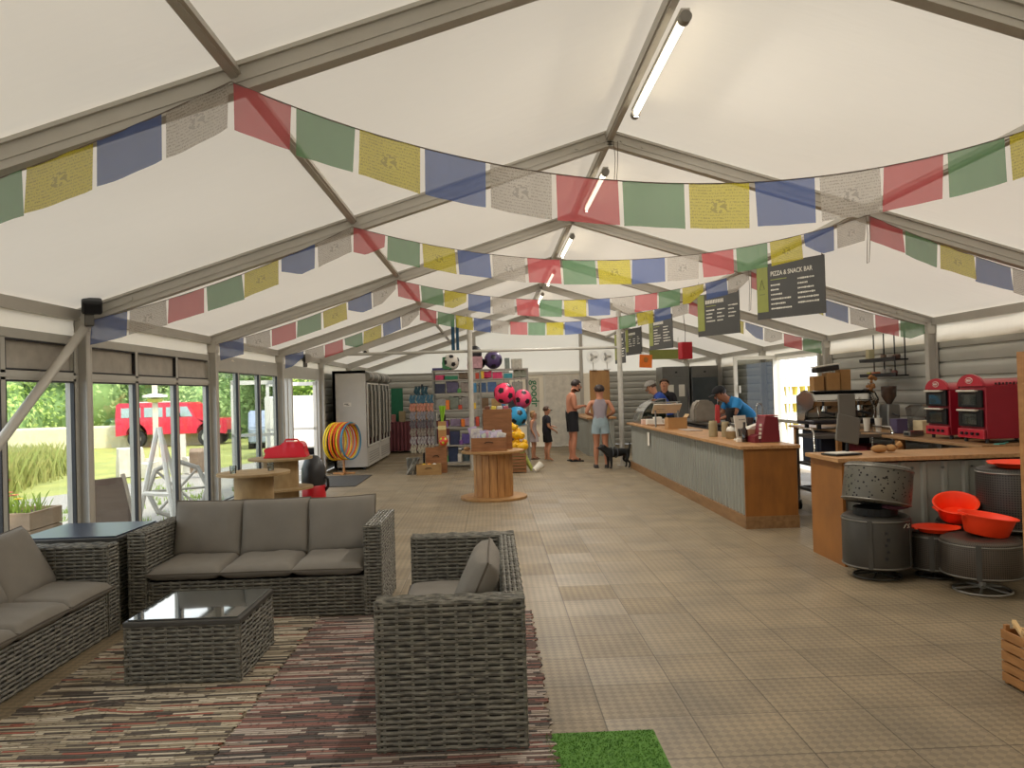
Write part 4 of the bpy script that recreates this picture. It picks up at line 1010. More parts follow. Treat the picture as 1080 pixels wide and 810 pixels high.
bm = B(); box(bm, (-.002, .2, .62), (.02, .02, .2)); obj('handle', bm, STEEL, o)
# storage crates under the worktop
cr = ['plum storage crate under the pizza ovens', 'red storage crate under the worktop beside the navy fridge', 'plum storage crate at the middle of the lower shelf', 'red storage crate below the pair of food boxes']
for i, y in enumerate((7.3, 9.9, 8.0, 8.65)):
    t = thing('storage_crate', cr[i], 'crate', (3.72, y, .367), group='crates under the back worktop'); m_ = mat('plum_plastic', '#5b2440', .5) if 'plum' in cr[i] else mat('dull_red', '#7b2230', .5)
    bm = B()
    for s in (-1, 1):
        box(bm, (s*.17+.15, 0, .17), (.015, .5, .32)); box(bm, (.15, s*.25, .17), (.35, .015, .32))
    box(bm, (.15, 0, .01), (.35, .5, .02)); box(bm, (-.024, 0, .3), (.015, .52, .03)); obj('crate_shell', bm, m_, t)
    bm = B(); box(bm, (.15, 0, .2), (.3, .45, .2), bev=.02); obj('crate_contents', bm, mat('contents_mix', '#8a8078', .8, 0, 0, 14, .3, 30, col2='#4a2d3a'), t)

# ------------------------------------------------------------------ coffee machine
t = thing('espresso_machine', 'chrome espresso machine with dark base on the wall worktop', 'coffee machine', (3.62, 10.35, .902), .0)
# local: long side runs along x, front faces -y
bm = B()
for x in (-.32, .32):
    for y in (-.2, .2): cyl(bm, (x, y, 0), (x, y, .07), .03, n=12)
obj('foot', bm, BLACK, t)
bm = B(); box(bm, (0, 0, .095), (.86, .56, .06), bev=.02); obj('base_tray', bm, mat('machine_dark', '#1e1c26', .35), t)
bm = B(); box(bm, (0, -.14, .13), (.78, .26, .015)); obj('drip_grid', bm, STEEL, t)
bm = B(); prism(bm, [(.22, .11), (.22, .46), (-.02, .5), (-.22, .46), (-.29, .38), (-.24, .31), (.02, .29), (.04, .11)], 'x', -.40, .40); bmesh.ops.bevel(bm, geom=[e for e in bm.edges], offset=.012, segments=2, affect='EDGES'); obj('machine_body', bm, CHROME, t, True)
for s in (-1, 1):
    bm = B(); prism(bm, [(.26, .1), (.27, .45), (.0, .53), (-.26, .48), (-.35, .38), (-.28, .28), (-.05, .24), (.0, .1)], 'x', s*.415-.02, s*.415+.02); bmesh.ops.bevel(bm, geom=bm.edges[:], offset=.01, segments=2, affect='EDGES'); obj('side_panel', bm, CHROME, t, True)
bm = B(); prism(bm, [(.23, .49), (.23, .51), (-.2, .51), (-.2, .49)], 'x', -.38, .38); obj('cup_rail', bm, BLACKM, t)
for x in (-.24, 0, .24):
    bm = B(); cyl(bm, (x, -.18, .24), (x, -.18, .32), .045, n=18); o = obj('group_head', bm, CHROME, t, True)
    bm = B(); cyl(bm, (x, -.18, .23), (x+.03, -.42, .20), .014, .018, n=10); cyl(bm, (x, -.18, .215), (x, -.18, .24), .04, n=16); obj('portafilter', bm, BLACK, o, True)
for x in (-.38, .38):
    bm = B(); tube(bm, [(x, -.2, .34), (x, -.3, .30), (x*.98, -.32, .2), (x*.96, -.31, .14)], .007, 8); obj('steam_wand', bm, CHROME, t, True)
for x in (-.1, -.02, .12, .2):
    bm = B(); cyl(bm, (x, -.262, .4), (x, -.275, .395), .018, n=12); obj('gauge', bm, WHITE, t)
# boxes and machine bits stacked on the coffee machine
for i, (x, y, sx, sy, sz, lb) in enumerate([(-.24, .02, .14, .15, .2, 'left brown carton standing on the coffee machine'), (-.05, .0, .18, .16, .24, 'middle brown carton standing on the coffee machine'), (.13, .03, .14, .16, .28, 'tallest brown carton standing on the coffee machine')]):
    bm = B(); box(bm, (0, 0, sz/2), (sx, sy, sz), bev=.003); solo('carton', bm, CARD, lb, 'carton', (3.62+x, 10.35+y, .902+.513), group='cartons on the coffee machine')
t = thing('bean_hopper', 'dark bean hopper tray lying across the cartons on the coffee machine', 'hopper', (3.50, 10.36, 1.66), .1)
bm = B(); box(bm, (0, 0, .05), (.34, .14, .07), Matrix.Rotation(-.12, 3, 'Y'), bev=.015); obj('hopper_body', bm, mat('hopper', '#2a2320', .3), t)
bm = B(); box(bm, (0, 0, .095), (.36, .16, .015), Matrix.Rotation(-.12, 3, 'Y')); obj('hopper_lid', bm, TAPE, t)
# grinder and grey tablet screen standing at the near counter
t = thing('coffee_grinder', 'tall coffee grinder with clear hopper beside the espresso machine', 'grinder', (4.10, 9.85, .902))
bm = B(); box(bm, (0, 0, .16), (.16, .24, .32), bev=.02); box(bm, (0, -.1, .02), (.18, .2, .04), bev=.01); obj('grinder_body', bm, STEEL, t)
bm = B(); lathe(bm, [(.03, .32), (.09, .42), (.095, .55), (.0, .56)], 18); obj('hopper', bm, mat('smoky_plastic', '#4a3a30', .2), t, True)
bm = B(); tube(bm, [(-.02, -.12, .2), (-.02, -.2, .18), (.0, -.24, .17)], .012, 8); obj('spout', bm, BLACK, t)
t = thing('dried_flowers', 'bunch of dried orange flowers behind the grey screen', 'flowers', (4.12, 10.35, .902), 0)
bm = B(); lathe(bm, [(0, 0), (.05, 0), (.06, .25), (.035, .42), (.04, .45), (.03, .45), (0, .40)], 16); obj('vase', bm, mat('vase_brown', '#6f5a45', .5), t, True)
bm = B(); rn = random.Random(4)
for _ in range(26):
    a = rn.random()*6.28; r = rn.random()*.07; z = .48+rn.random()*.22; sphere(bm, (r*math.cos(a), r*math.sin(a), z), .022, 6, 5); 
obj('flower_heads', bm, mat('dried_orange', '#b07b4a', .8), t)
bm = B()
for k in range(6): a = k; cyl(bm, (0, 0, .4), (.04*math.cos(a), .04*math.sin(a), .6), .004, n=5)
obj('stems', bm, mat('dry_stem', '#8a6f4c'), t)
t = thing('till_screens', 'grey back of a two-panel till screen standing on the near counter', 'till', (1.98, 6.55, .893), .25)
GS = mat('screen_back', '#5d5952', .5, 0, .03)
bm = B(); box(bm, (.03, 0, .215), (.23, .02, .235), Matrix.Rotation(-.10, 3, 'X') @ Matrix.Rotation(.22, 3, 'Y'), bev=.006); obj('lower_panel', bm, GS, t)
bm = B(); box(bm, (.05, .03, .42), (.17, .02, .2), Matrix.Rotation(-.05, 3, 'X') @ Matrix.Rotation(.03, 3, 'Y'), bev=.006); obj('upper_panel', bm, GS, t)
bm = B(); cyl(bm, (.03, .02, 0), (.06, .03, .3), .015); tube(bm, [(.14, .06, .4), (.19, .08, .36), (.2, .09, .24), (.14, .05, .16)], .012, 8); obj('stand_arm', bm, BLACKM, t, True)
bm = B(); box(bm, (-.06, -.02, .008), (.26, .2, .014), bev=.003); obj('stand_base', bm, BLACK, t)
bm = B(); box(bm, (-.06, -.02, .019), (.22, .16, .006)); obj('paper', bm, TAPE, t)
bm = B(); sphere(bm, (0, 0, .035), .055, 14, 10, (1.35, .8, .62)); sphere(bm, (.1, .0, .035), .045, 12, 8, (1.1, .8, .75)); cyl(bm, (.15, 0, .05), (.19, 0, .075), .018, .03, n=8)
for v in bm.verts: v.co += noise.noise_vector(v.co*30)*.006
solo('paper_bag', bm, CARD, 'crumpled brown paper bag lying on the near counter worktop', 'bag', (2.31, 6.62, .892), smooth=True)
# boxes on the wall worktop
for (x, y, sx, sy, sz, m_, lb) in ((3.72, 8.92, .13, .16, .17, mat('box_purple', '#4b4060', .5), 'dark purple packet standing on the wall worktop'), (3.94, 8.72, .22, .2, .15, mat('tub_cream', '#c9b994', .6), 'cream plastic tub next to the dark purple packet')):
    bm = B(); box(bm, (0, 0, sz/2), (sx, sy, sz), bev=.006); solo('food_box', bm, m_, lb, 'box', (x, y, .902))
t = thing('clear_container', 'clear plastic container leaning against the wall behind the cream tub', 'container', (4.12, 9.2, .902))
bm = B(); box(bm, (0, 0, .16), (.22, .12, .3), Matrix.Rotation(-.3, 3, 'X')); obj('container_body', bm, glass_mat('clear_plastic', '#dddddd', 1, .1), t)
bm = B(); box(bm, (0, .0, .02), (.22, .14, .04)); obj('container_foot', bm, GS, t)
for i, (x, y, lb) in enumerate(((3.55, 9.35, 'white paper cup stack nearest the espresso machine'), (3.62, 9.2, 'white paper cup stack next to the dark purple packet'))):
    bm = B(); lathe(bm, [(0, 0), (.03, 0), (.042, .16), (.045, .17), (.0, .165)], 16); solo('paper_cups', bm, TAPE, lb, 'cups', (x, y, .902), smooth=True)

# ------------------------------------------------------------------ pizza ovens
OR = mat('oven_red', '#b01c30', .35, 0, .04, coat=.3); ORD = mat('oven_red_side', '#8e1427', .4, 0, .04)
def oven(label, x, y, rz, w_=.36, d=.5, h=.55):
    t = thing('pizza_oven', label, 'oven', (x, y, .902), rz, group='red pizza ovens')   # front faces -x
    bm = B(); 
    for a in (.05, d-.05):
        for b_ in (-w_/2+.04, w_/2-.04): cyl(bm, (a, b_, 0), (a, b_, .04), .018, n=10)
    obj('foot', bm, BLACK, t)
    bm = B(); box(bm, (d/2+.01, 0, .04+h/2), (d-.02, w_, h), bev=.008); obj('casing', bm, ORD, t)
    bm = B(); box(bm, (.0, 0, .085), (.02, w_, .09), bev=.004); o = obj('control_panel', bm, OR, t)
    for y_ in (-.12, -.04, .05, .12):
        bm = B(); cyl(bm, (-.01, y_, .085), (-.03, y_, .085), .014, n=12); obj('knob', bm, BLACK, o)
    n = 14; poly = [(w_/2*math.cos(PI*i/n), .04+h+.115*math.sin(PI*i/n)) for i in range(n+1)]
    bm = B(); prism(bm, poly, 'x', -.005, .02); obj('arched_sign', bm, OR, t)
    bm = B(); prism(bm, [(w_/2*math.cos(PI*i/n)*.98, .04+h+.07*math.sin(PI*i/n)) for i in range(n+1)], 'x', .02, d); obj('top_cover', bm, OR, t, True)
    bm = B(); prism(bm, [(.055*math.cos(2*PI*i/20), .04+h+.055+.03*math.sin(2*PI*i/20)) for i in range(20)], 'x', -.009, -.005); e = obj('emblem', bm, WHITE, t)
    bm = B(); prism(bm, [(.047*math.cos(2*PI*i/20), .04+h+.055+.023*math.sin(2*PI*i/20)) for i in range(20)], 'x', -.012, -.009)
    obj('emblem_field', bm, OR, e)
    bm = B()
    for k in range(4): box(bm, (-.0125, -.027+.018*k, .04+h+.055), (.002, .011, .02))
    obj('emblem_letters', bm, WHITE, e)
    for z in (.235, .42):
        bm = B(); box(bm, (.0, 0, z), (.025, w_*.9, .165), bev=.005); o = obj('oven_door', bm, BLACKM, t)
        bm = B(); box(bm, (-.014, .0, z-.01), (.004, w_*.55, .10)); obj('window', bm, mat('oven_glass', '#2c322f', .1, 0, .1, coat=1), o)
        bm = B(); cyl(bm, (-.045, -w_*.36, z+.075), (-.045, w_*.36, z+.075), .010, n=10); cyl(bm, (-.045, -w_*.33, z+.075), (0, -w_*.33, z+.075), .007, n=8); cyl(bm, (-.045, w_*.33, z+.075), (0, w_*.33, z+.075), .007, n=8); obj('handle', bm, mat('handle_white', '#cfc8ba', .4), o)
    bm = B(); 
    for k in range(8): box(bm, (.12+.035*k, -w_/2-.003, .04+h+.02), (.02, .003, .02+.006*(k % 2)))
    obj('side_lettering', bm, mat('oven_ink', '#3a0c14', .5), t)
    return t
oven('nearer and larger red twin-deck pizza oven with arched sign', 3.56, 7.30, .0, .40, .60, .50)
oven('farther red twin-deck pizza oven with arched sign', 3.60, 7.93, .0, .40, .5, .47)
bm = B(); box(bm, (0, 0, .004), (.1, .05, .008)); cyl(bm, (.05, 0, .006), (.16, .03, .008), .006, n=6); solo('teal_scissors', bm, mat('teal', '#4aa39a', .5), 'small teal handled tool lying in front of the nearer pizza oven', 'tool', (3.62, 6.98, .902), .4)
t = thing('scales', 'small grey scales on the worktop left of the farther oven', 'scales', (3.56, 8.32, .902), .0)
bm = B(); box(bm, (0, 0, .03), (.16, .14, .05), bev=.008); obj('scales_body', bm, STEEL, t)
bm = B(); box(bm, (0, 0, .062), (.15, .13, .01)); obj('scales_plate', bm, CHROME, t)
bm = B(); box(bm, (-.083, 0, .03), (.004, .08, .025)); obj('display', bm, BLACK, t)
# hanging shelf on the wall
t = thing('hanging_shelf', 'black two-tier hanging wire shelf on the right corrugated wall', 'shelf', (4.36, 10.36, 1.58))
bm = B()
for y in (-.42, -.16, .12, .40): box(bm, (.02, y, .3), (.012, .014, .6))
obj('hanging_rod', bm, BLACKM, t)
for z, nm in ((0, 'lower_tray'), (.21, 'upper_tray')):
    bm = B(); box(bm, (-.06, 0, z+.01), (.17, .98, .02)); box(bm, (-.145, 0, z+.03), (.01, .98, .035)); obj(nm, bm, BLACKM, t)
it = [('jar_cream', '#b9b08a', .05, .16, .35, 1, 'tall cream carton at the left on the upper hanging tray'), ('jar_a', '#6b5545', .04, .07, -.02, 1, 'brown jar in the middle of the upper hanging tray'), ('jar_b', '#a39a90', .04, .07, -.2, 1, 'pale mug on the upper hanging tray'), ('jar_c', '#5c4136', .05, .06, -.36, 1, 'dark brown jar at the right end of the upper hanging tray'),
      ('jar_d', '#a9a742', .05, .05, .34, 0, 'lime green packet on the lower hanging tray'), ('jar_e', '#c96a42', .05, .05, .2, 0, 'orange packet on the lower hanging tray'), ('jar_f', '#9a938c', .04, .08, -.04, 0, 'grey glass on the lower hanging tray'), ('jar_g', '#8f8a80', .04, .08, -.16, 0, 'second grey glass on the lower hanging tray'), ('jar_h', '#6d3b33', .04, .06, -.3, 0, 'dark red cup at the right end of the lower hanging tray')]
for nm, c, r, h, y, up, lb in it:
    bm = B()
    if 'packet' in lb or 'carton' in lb: box(bm, (0, 0, h/2), (r*1.6, r*2, h), bev=.004)
    else: lathe(bm, [(0, 0), (r*.85, 0), (r, h*.7), (r*.8, h), (r*.7, h), (r*.7, h*.9), (0, h*.85)], 14)
    solo('jar' if not ('packet' in lb or 'carton' in lb) else 'packet', bm, mat(nm, c, .4), lb, 'jar' if not ('packet' in lb or 'carton' in lb) else 'packet', (4.30, 10.36+y, 1.602+(.21 if up else 0)), smooth=True)

# ------------------------------------------------------------------ trolley
t = thing('serving_trolley', 'stainless steel serving trolley between the long counter and the near counter', 'trolley', (3.10, 9.0, 0))
for x in (-.46, .46):
    bm = B(); tube(bm, [(x, -.24, .1), (x, -.24, .92), (x, -.20, .98), (x, .20, .98), (x, .24, .92), (x, .24, .1)], .013, 10); obj('frame', bm, CHROME, t, True)
for z in (.25, .55, .88):
    bm = B(); box(bm, (0, 0, z), (.90, .5, .012)); 
    for s in (-1, 1): box(bm, (0, s*.25, z+.015), (.90, .008, .035)); box(bm, (s*.45, 0, z+.015), (.008, .5, .035))
    obj('trolley_shelf', bm, STEEL, t)
for x in (-.46, .46):
    for y in (-.24, .24):
        bm = B(); cyl(bm, (x-.015, y, .05), (x+.015, y, .05), .05, n=18); o = obj('castor', bm, RUB, t); bm = B(); box(bm, (x, y, .09), (.045, .03, .05)); obj('castor_fork', bm, STEEL, o)

# ------------------------------------------------------------------ things on the long counter
def cbox(name, label, x, y, sx, sy, sz, m_, z=CT, rz=0, cat=None, group=None):
    bm = B(); box(bm, (0, 0, sz/2), (sx, sy, sz), bev=min(sx, sy, sz)*.08); return solo(name, bm, m_, label, cat or name.split('_')[-1], (x, y, z), rz, group)
MR = mat('maroon_box', '#6f1d27', .5, 0, .05)
t = thing('maroon_display_box', 'maroon display box with wire handle at the near end of the long counter', 'box', (2.0, 8.55, CT), .12)
bm = B(); prism(bm, [(-.11, 0), (.13, 0), (.11, .28), (-.04, .29)], 'y', -.10, .10); bmesh.ops.bevel(bm, geom=bm.edges[:], offset=.006, segments=1, affect='EDGES'); obj('box_body', bm, MR, t)
bm = B(); prism(bm, [(-.17, 0), (-.11, 0), (-.11, .09), (-.17, .07)], 'y', -.09, .09); obj('front_tray', bm, MR, t)
bm = B(); box(bm, (.035, 0, .295), (.15, .2, .012), bev=.003); obj('lid', bm, mat('maroon_lid', '#9c2732', .4), t)
bm = B(); tube(bm, [(-.07, .05, .28), (-.07, .05, .40), (-.05, .05, .43), (-.02, .05, .43), (0, .05, .40), (0, .05, .28)], .008, 8); obj('wire_handle', bm, STEEL, t)
bm = B()
for k in range(4): box(bm, (-.115+.004*k, -.104, .06+.045*k), (.03, .003, .03))
obj('box_lettering', bm, TAPE, t)
def jar(name, label, x, y, r, h, m_, capm=None, z=CT, g=None):
    t = thing(name, label, name.split('_')[-1], (x, y, z), group=g)
    bm = B(); lathe(bm, [(0, 0), (r*.95, 0), (r, .01), (r, h*.86), (r*.85, h*.9), (0, h*.9)], 20); obj('body', bm, m_, t, True)
    bm = B(); lathe(bm, [(r*.9, h*.88), (r*.9, h), (0, h)], 20); obj('lid', bm, capm or STEEL, t, True); return t
jar('ceramic_canister', 'tall beige canister, farthest of the items at the near end of the counter', 1.76, 9.75, .055, .20, mat('beige_ceramic', '#9a8b6a', .5), mat('beige_lid', '#a89a78', .5))
jar('ceramic_canister', 'second beige canister touching the bowl of napkins', 1.88, 9.62, .05, .19, MATS['beige_ceramic'], MATS['beige_lid'])
t = thing('napkin_bowl', 'round beige bowl heaped with white napkins on the counter', 'bowl', (1.87, 9.30, CT))
bm = B(); lathe(bm, [(0, 0), (.08, 0), (.10, .08), (.102, .09), (.094, .09), (.08, .02), (0, .015)], 24); obj('bowl_body', bm, mat('bowl_tan', '#8d7752', .6), t, True)
bm = B(); sphere(bm, (0, 0, .09), .075, 14, 10, (1, 1, .8)); sphere(bm, (.02, .01, .14), .05, 10, 8); 
for v in bm.verts: v.co += noise.noise_vector(v.co*35)*.012
obj('napkins', bm, TAPE, t, True)
t = thing('leaflet_stand', 'white leaflet stand with printed cards on the counter', 'stand', (1.86, 8.95, CT), .5)
bm = B(); box(bm, (0, 0, .15), (.19, .01, .28), Matrix.Rotation(-.15, 3, 'X')); box(bm, (0, -.02, .01), (.19, .10, .02)); obj('stand_back', bm, TAPE, t)
bm = B()
for k in range(3): box(bm, (-.05+.05*k, -.02, .09), (.035, .006, .09), Matrix.Rotation(-.15, 3, 'X'))
obj('printed_card', bm, mat('print_dark', '#55504a', .7), t)
bm = B()
for k in range(5): box(bm, (-.04+.02*k, -.012-.001*k, .24), (.012, .003, .012), Matrix.Rotation(-.15, 3, 'X'))
obj('stand_lettering', bm, mat('print_grey', '#7a756c', .7), t)
t = thing('sauce_bottle', 'dark brown glass bottle standing in front of the leaflet stand', 'bottle', (1.79, 8.62, CT))
bm = B(); lathe(bm, [(0, 0), (.03, 0), (.032, .01), (.032, .13), (.014, .17), (.013, .215), (0, .22)], 20); obj('bottle_body', bm, mat('brown_glass', '#21120c', .1, 0, 0, coat=.5), t, True)
bm = B(); lathe(bm, [(.0145, .205), (.0145, .225), (0, .226)], 16); obj('cap', bm, BLACK, t, True)
cbox('sugar_pot', 'small white pot beside the dark brown bottle', 1.735, 8.66, .05, .05, .04, TAPE, cat='pot')
t = thing('napkin_holder', 'tan carton of paper bags between the bottle and the maroon box', 'carton', (1.87, 8.66, CT), .3)
bm = B(); box(bm, (0, 0, .07), (.12, .10, .14)); obj('carton_body', bm, mat('tan_carton', '#b08a6c', .8), t)
bm = B(); prism(bm, [(-.07, .14), (.06, .14), (.10, .20), (-.02, .17)], 'y', -.05, .05); obj('carton_flap', bm, TAPE, t)
t = thing('cup_rack', 'rack of stacked dark and steel cups behind the leaflet stand', 'rack', (2.05, 9.25, CT), .0)
bm = B(); box(bm, (0, 0, .17), (.42, .3, .015)); 
for x in (-.2, .2):
    for y in (-.14, .14): box(bm, (x, y, .085), (.012, .012, .17))
obj('rack_frame', bm, BLACKM, t)
for i in range(6):
    bm = B(); x, y = -.15+.15*(i % 3), -.07+.14*(i//3); lathe(bm, [(0, .178), (.03, .178), (.045, .25), (.04, .25), (.03, .19), (0, .185)], 14, TR(x, y, 0)); obj('cup', bm, [STEEL, mat('cup_dark', '#4a3c38', .4), WHITE][i % 3], t, True)
cbox('paper_stack', 'stack of leaflets lying between the cardboard box and the canisters', 1.88, 11.35, .2, .5, .012, mat('leaflet', '#a8988a', .7), rz=.1, cat='leaflets')
t = thing('cardboard_box', 'open cardboard box standing on the edge of the long counter', 'box', (1.80, 11.9, CT), .05)
bm = B()
for s in (-1, 1): box(bm, (s*.145, 0, .09), (.006, .2, .18)); box(bm, (0, s*.1, .085), (.29, .006, .17))
box(bm, (0, 0, .004), (.29, .2, .008)); obj('box_wall', bm, CARD, t)
bm = B(); box(bm, (.17, 0, .2), (.06, .2, .006), Matrix.Rotation(-1.0, 3, 'Y')); obj('box_flap', bm, mat('card_light', '#c0a074', .8), t)
t = thing('menu_lectern', 'slanted white menu card on a steel counter frame', 'menu stand', (1.82, 12.6, CT), 0)
bm = B(); box(bm, (0, 0, .30), (.46, .012, .26), Matrix.Rotation(.95, 3, 'X')); obj('menu_card', bm, TAPE, t)
bm = B(); rn = random.Random(12)
for k in range(7): box(bm, (-.1+.02*rn.random(), -.085+.03*k*.85, .25+.022*k), (.2*rn.uniform(.5, 1), .006, .004), Matrix.Rotation(.95, 3, 'X'))
obj('menu_lettering', bm, mat('print_brown', '#8a7f70', .7), t)
bm = B(); cyl(bm, (-.18, .02, 0), (-.18, .02, .26), .014); cyl(bm, (.2, .05, 0), (.2, .05, .36), .014); cyl(bm, (-.22, .12, .40), (.26, .12, .40), .012); cyl(bm, (.2, .05, .36), (.2, .12, .40), .012); cyl(bm, (-.18, .02, .25), (-.18, .12, .40), .012); obj('steel_frame', bm, STEEL, t, True)
cbox('wooden_tray', 'flat tray lying beside the slanted menu card', 1.80, 13.2, .3, .4, .02, mat('tray_brown', '#8a6748', .6), cat='tray')
# glass cake cabinet with boxes before it
t = thing('cake_cabinet', 'curved glass cake cabinet at the far end of the long counter', 'display cabinet', (1.93, 14.35, CT))
n = 10; arc = [(-.26+.42*(1-math.cos(PI/2*i/n)), .04+.40*math.sin(PI/2*i/n)) for i in range(n+1)]
bm = B(); prv = None
for x, z in arc:
    a = (bm.verts.new((x, -.35, z)), bm.verts.new((x, .35, z)))
    if prv: bm.faces.new((prv[0], a[0], a[1], prv[1]))
    prv = a
obj('curved_glass', bm, glass_mat('cabinet_glass', '#b9c4bd', 1.2, .12), t, True)
for y in (-.35, .35):
    bm = B(); v = [bm.verts.new((x, y, z)) for x, z in arc]+[bm.verts.new((.2, y, .44)), bm.verts.new((.2, y, .04))]; bm.faces.new(v); obj('side_glass', bm, glass_mat('cab_side%d' % (y > 0), '#8fa098', 1, .10), t)
    bm = B(); tube(bm, [(x, y, z) for x, z in arc], .008, 6); obj('glass_edge', bm, STEEL, t)
bm = B(); box(bm, (-.03, 0, .02), (.5, .72, .04)); box(bm, (.2, 0, .24), (.02, .72, .42)); box(bm, (.0, 0, .2), (.36, .68, .01)); obj('cabinet_base', bm, STEEL, t)
CK = ['#7d4a2c', '#c49a5a', '#9a5a3c', '#d8c49a']
for i in range(4):
    t2 = thing('cake', ['chocolate', 'golden', 'reddish brown', 'pale cream'][i] + ' cake inside the curved glass cabinet', 'cake', (1.93-.06, 14.35-.24+.16*i, CT+.041))
    bm = B(); lathe(bm, [(0, 0), (.065, 0), (.065, .06), (.055, .07), (0, .07)], 18); obj('cake_body', bm, mat('cake%d' % i, CK[i], .8), t2, True)
for i, (x, y, s, lb) in enumerate([(1.70, 13.72, (.16, .14, .09), 'pink white low box nearest the pole on the counter end'), (1.72, 13.5, (.12, .12, .10), 'white box right of the pinkish low box on the counter'), (1.88, 13.6, (.14, .12, .13), 'tallest white box in front of the cake cabinet'), (2.03, 13.65, (.10, .12, .09), 'small white box at the right end of the white boxes'), (1.86, 13.32, (.20, .12, .03), 'flat white plate of samples in front of the white boxes')]):
    cbox('white_box', lb, x, y, *s, mat('box_pinkish', '#d9b9a8', .7) if i == 0 else TAPE, cat='box', group='white boxes on the counter end')
t = thing('coffee_jug', 'chrome jug standing behind the cake cabinet', 'jug', (2.38, 15.2, .874)); 
bm = B(); lathe(bm, [(0, 0), (.06, 0), (.075, .1), (.05, .22), (.055, .24), (.045, .24), (0, .2)], 18); obj('jug_body', bm, CHROME, t, True)
bm = B(); tube(bm, [(.06, 0, .2), (.12, 0, .18), (.12, 0, .08), (.07, 0, .05)], .01, 8); obj('handle', bm, CHROME, t, True)
t.location = (1.80, 14.76-.06, CT); 

# prep bench and appliances behind the counter
t = thing('prep_bench', 'stainless preparation bench behind the long counter', 'bench', (2.48, 13.0, 0))
bm = B(); box(bm, (.35, .9, .89), (.7, 2.6, .03), bev=.003); obj('bench_top', bm, STEEL, t)
for x in (.04, .66):
    for y in (-.35, 2.15):
        bm = B(); box(bm, (x, y, .44), (.04, .04, .88)); obj('leg', bm, STEEL, t)
bm = B(); box(bm, (.35, .9, .45), (.62, 2.5, .8)); obj('bench_cupboard', bm, mat('bench_dark', '#4a4a4c', .4, .4), t)
bm = B(); prism(bm, [(-.2, 0), (.2, 0), (.2, .25), (.1, .38), (-.12, .38), (-.2, .25)], 'y', -.15, .15); bmesh.ops.bevel(bm, geom=bm.edges[:], offset=.03, segments=2, affect='EDGES'); solo('food_machine', bm, mat('machine_beige', '#8c8578', .4, .3), 'rounded grey machine on the steel bench behind the counter', 'machine', (2.62, 13.3, .906), smooth=True)
jar('black_kettle', 'black kettle on the steel bench next to the rounded grey machine', 2.98, 12.9, .09, .24, BLACK, BLACK, .906)
jar('steel_pot', 'steel pot on the steel bench behind the black kettle', 2.9, 13.9, .1, .2, STEEL, CHROME, .906)
for i, (x, lb) in enumerate(((3.30, 'left stainless steel upright fridge by the back right corner'), (3.98, 'right stainless steel upright fridge, glass door, back right corner'))):
    t = thing('upright_fridge', lb, 'fridge', (x, 18.0, 0), group='upright fridges at the back right')
    FS = mat('fridge_steel', '#716f6b', .35, .8, .05)
    bm = B(); box(bm, (0, .35, 1.02), (.64, .7, 2.0), bev=.008); obj('fridge_body', bm, FS, t)
    bm = B(); box(bm, (0, -.015, 1.0), (.6, .03, 1.5), bev=.006); o = obj('fridge_door', bm, FS if i == 0 else mat('fridge_glass', '#3f474c', .1, .2, .1, coat=1), t)
    bm = B(); cyl(bm, (.27, -.05, .8), (.27, -.05, 1.5), .012, n=8); obj('handle', bm, CHROME, o)
    bm = B(); box(bm, (0, -.01, 1.88), (.6, .02, .2)); obj('control_panel', bm, FS, t)
    bm = B(); box(bm, (0, -.022, 1.88), (.05, .006, .04)); obj('badge', bm, BLACK, t)
    if i == 0:
        bm = B(); box(bm, (-.14, -.034, 1.45), (.14, .004, .28)); box(bm, (.12, -.034, 1.45), (.14, .004, .28)); obj('notice', bm, TAPE, t)
    for a in (-.28, .28):
        bm = B(); cyl(bm, (a, .1, -.0), (a, .1, .03), .03, n=10); obj('foot', bm, BLACK, t)

# ------------------------------------------------------------------ washing machine drum stools and orange tubs
def perf(name, col, holes=True, scale=70):
    m = mat(name, col, .45, .5, .12, 5)
    nt = m.node_tree; b = nt.nodes['Principled BSDF']; uv = nt.nodes.new('ShaderNodeUVMap')
    vo = nt.nodes.new('ShaderNodeTexVoronoi'); vo.inputs['Scale'].default_value = scale; vo.inputs['Randomness'].default_value = .0 if holes else .9; nt.links.new(uv.outputs[0], vo.inputs[0])
    th = nt.nodes.new('ShaderNodeMath'); th.operation = 'LESS_THAN'; th.inputs[1].default_value = .27; nt.links.new(vo.outputs[0], th.inputs[0])
    src = b.inputs['Base Color'].links[0].from_socket
    mx = nt.nodes.new('ShaderNodeMix'); mx.data_type = 'RGBA'; mx.inputs[7].default_value = (.004, .004, .004, 1)
    nt.links.new(th.outputs[0], mx.inputs[0]); nt.links.new(src, mx.inputs[6]); nt.links.new(mx.outputs[2], b.inputs['Base Color'])
    return m
DRA = perf('drum_perforated', '#5a5046'); DRB = mat('drum_plain', '#4a4742', .5, .5, .12, 4); DRC = perf('drum_punched', '#656158', False, 34)
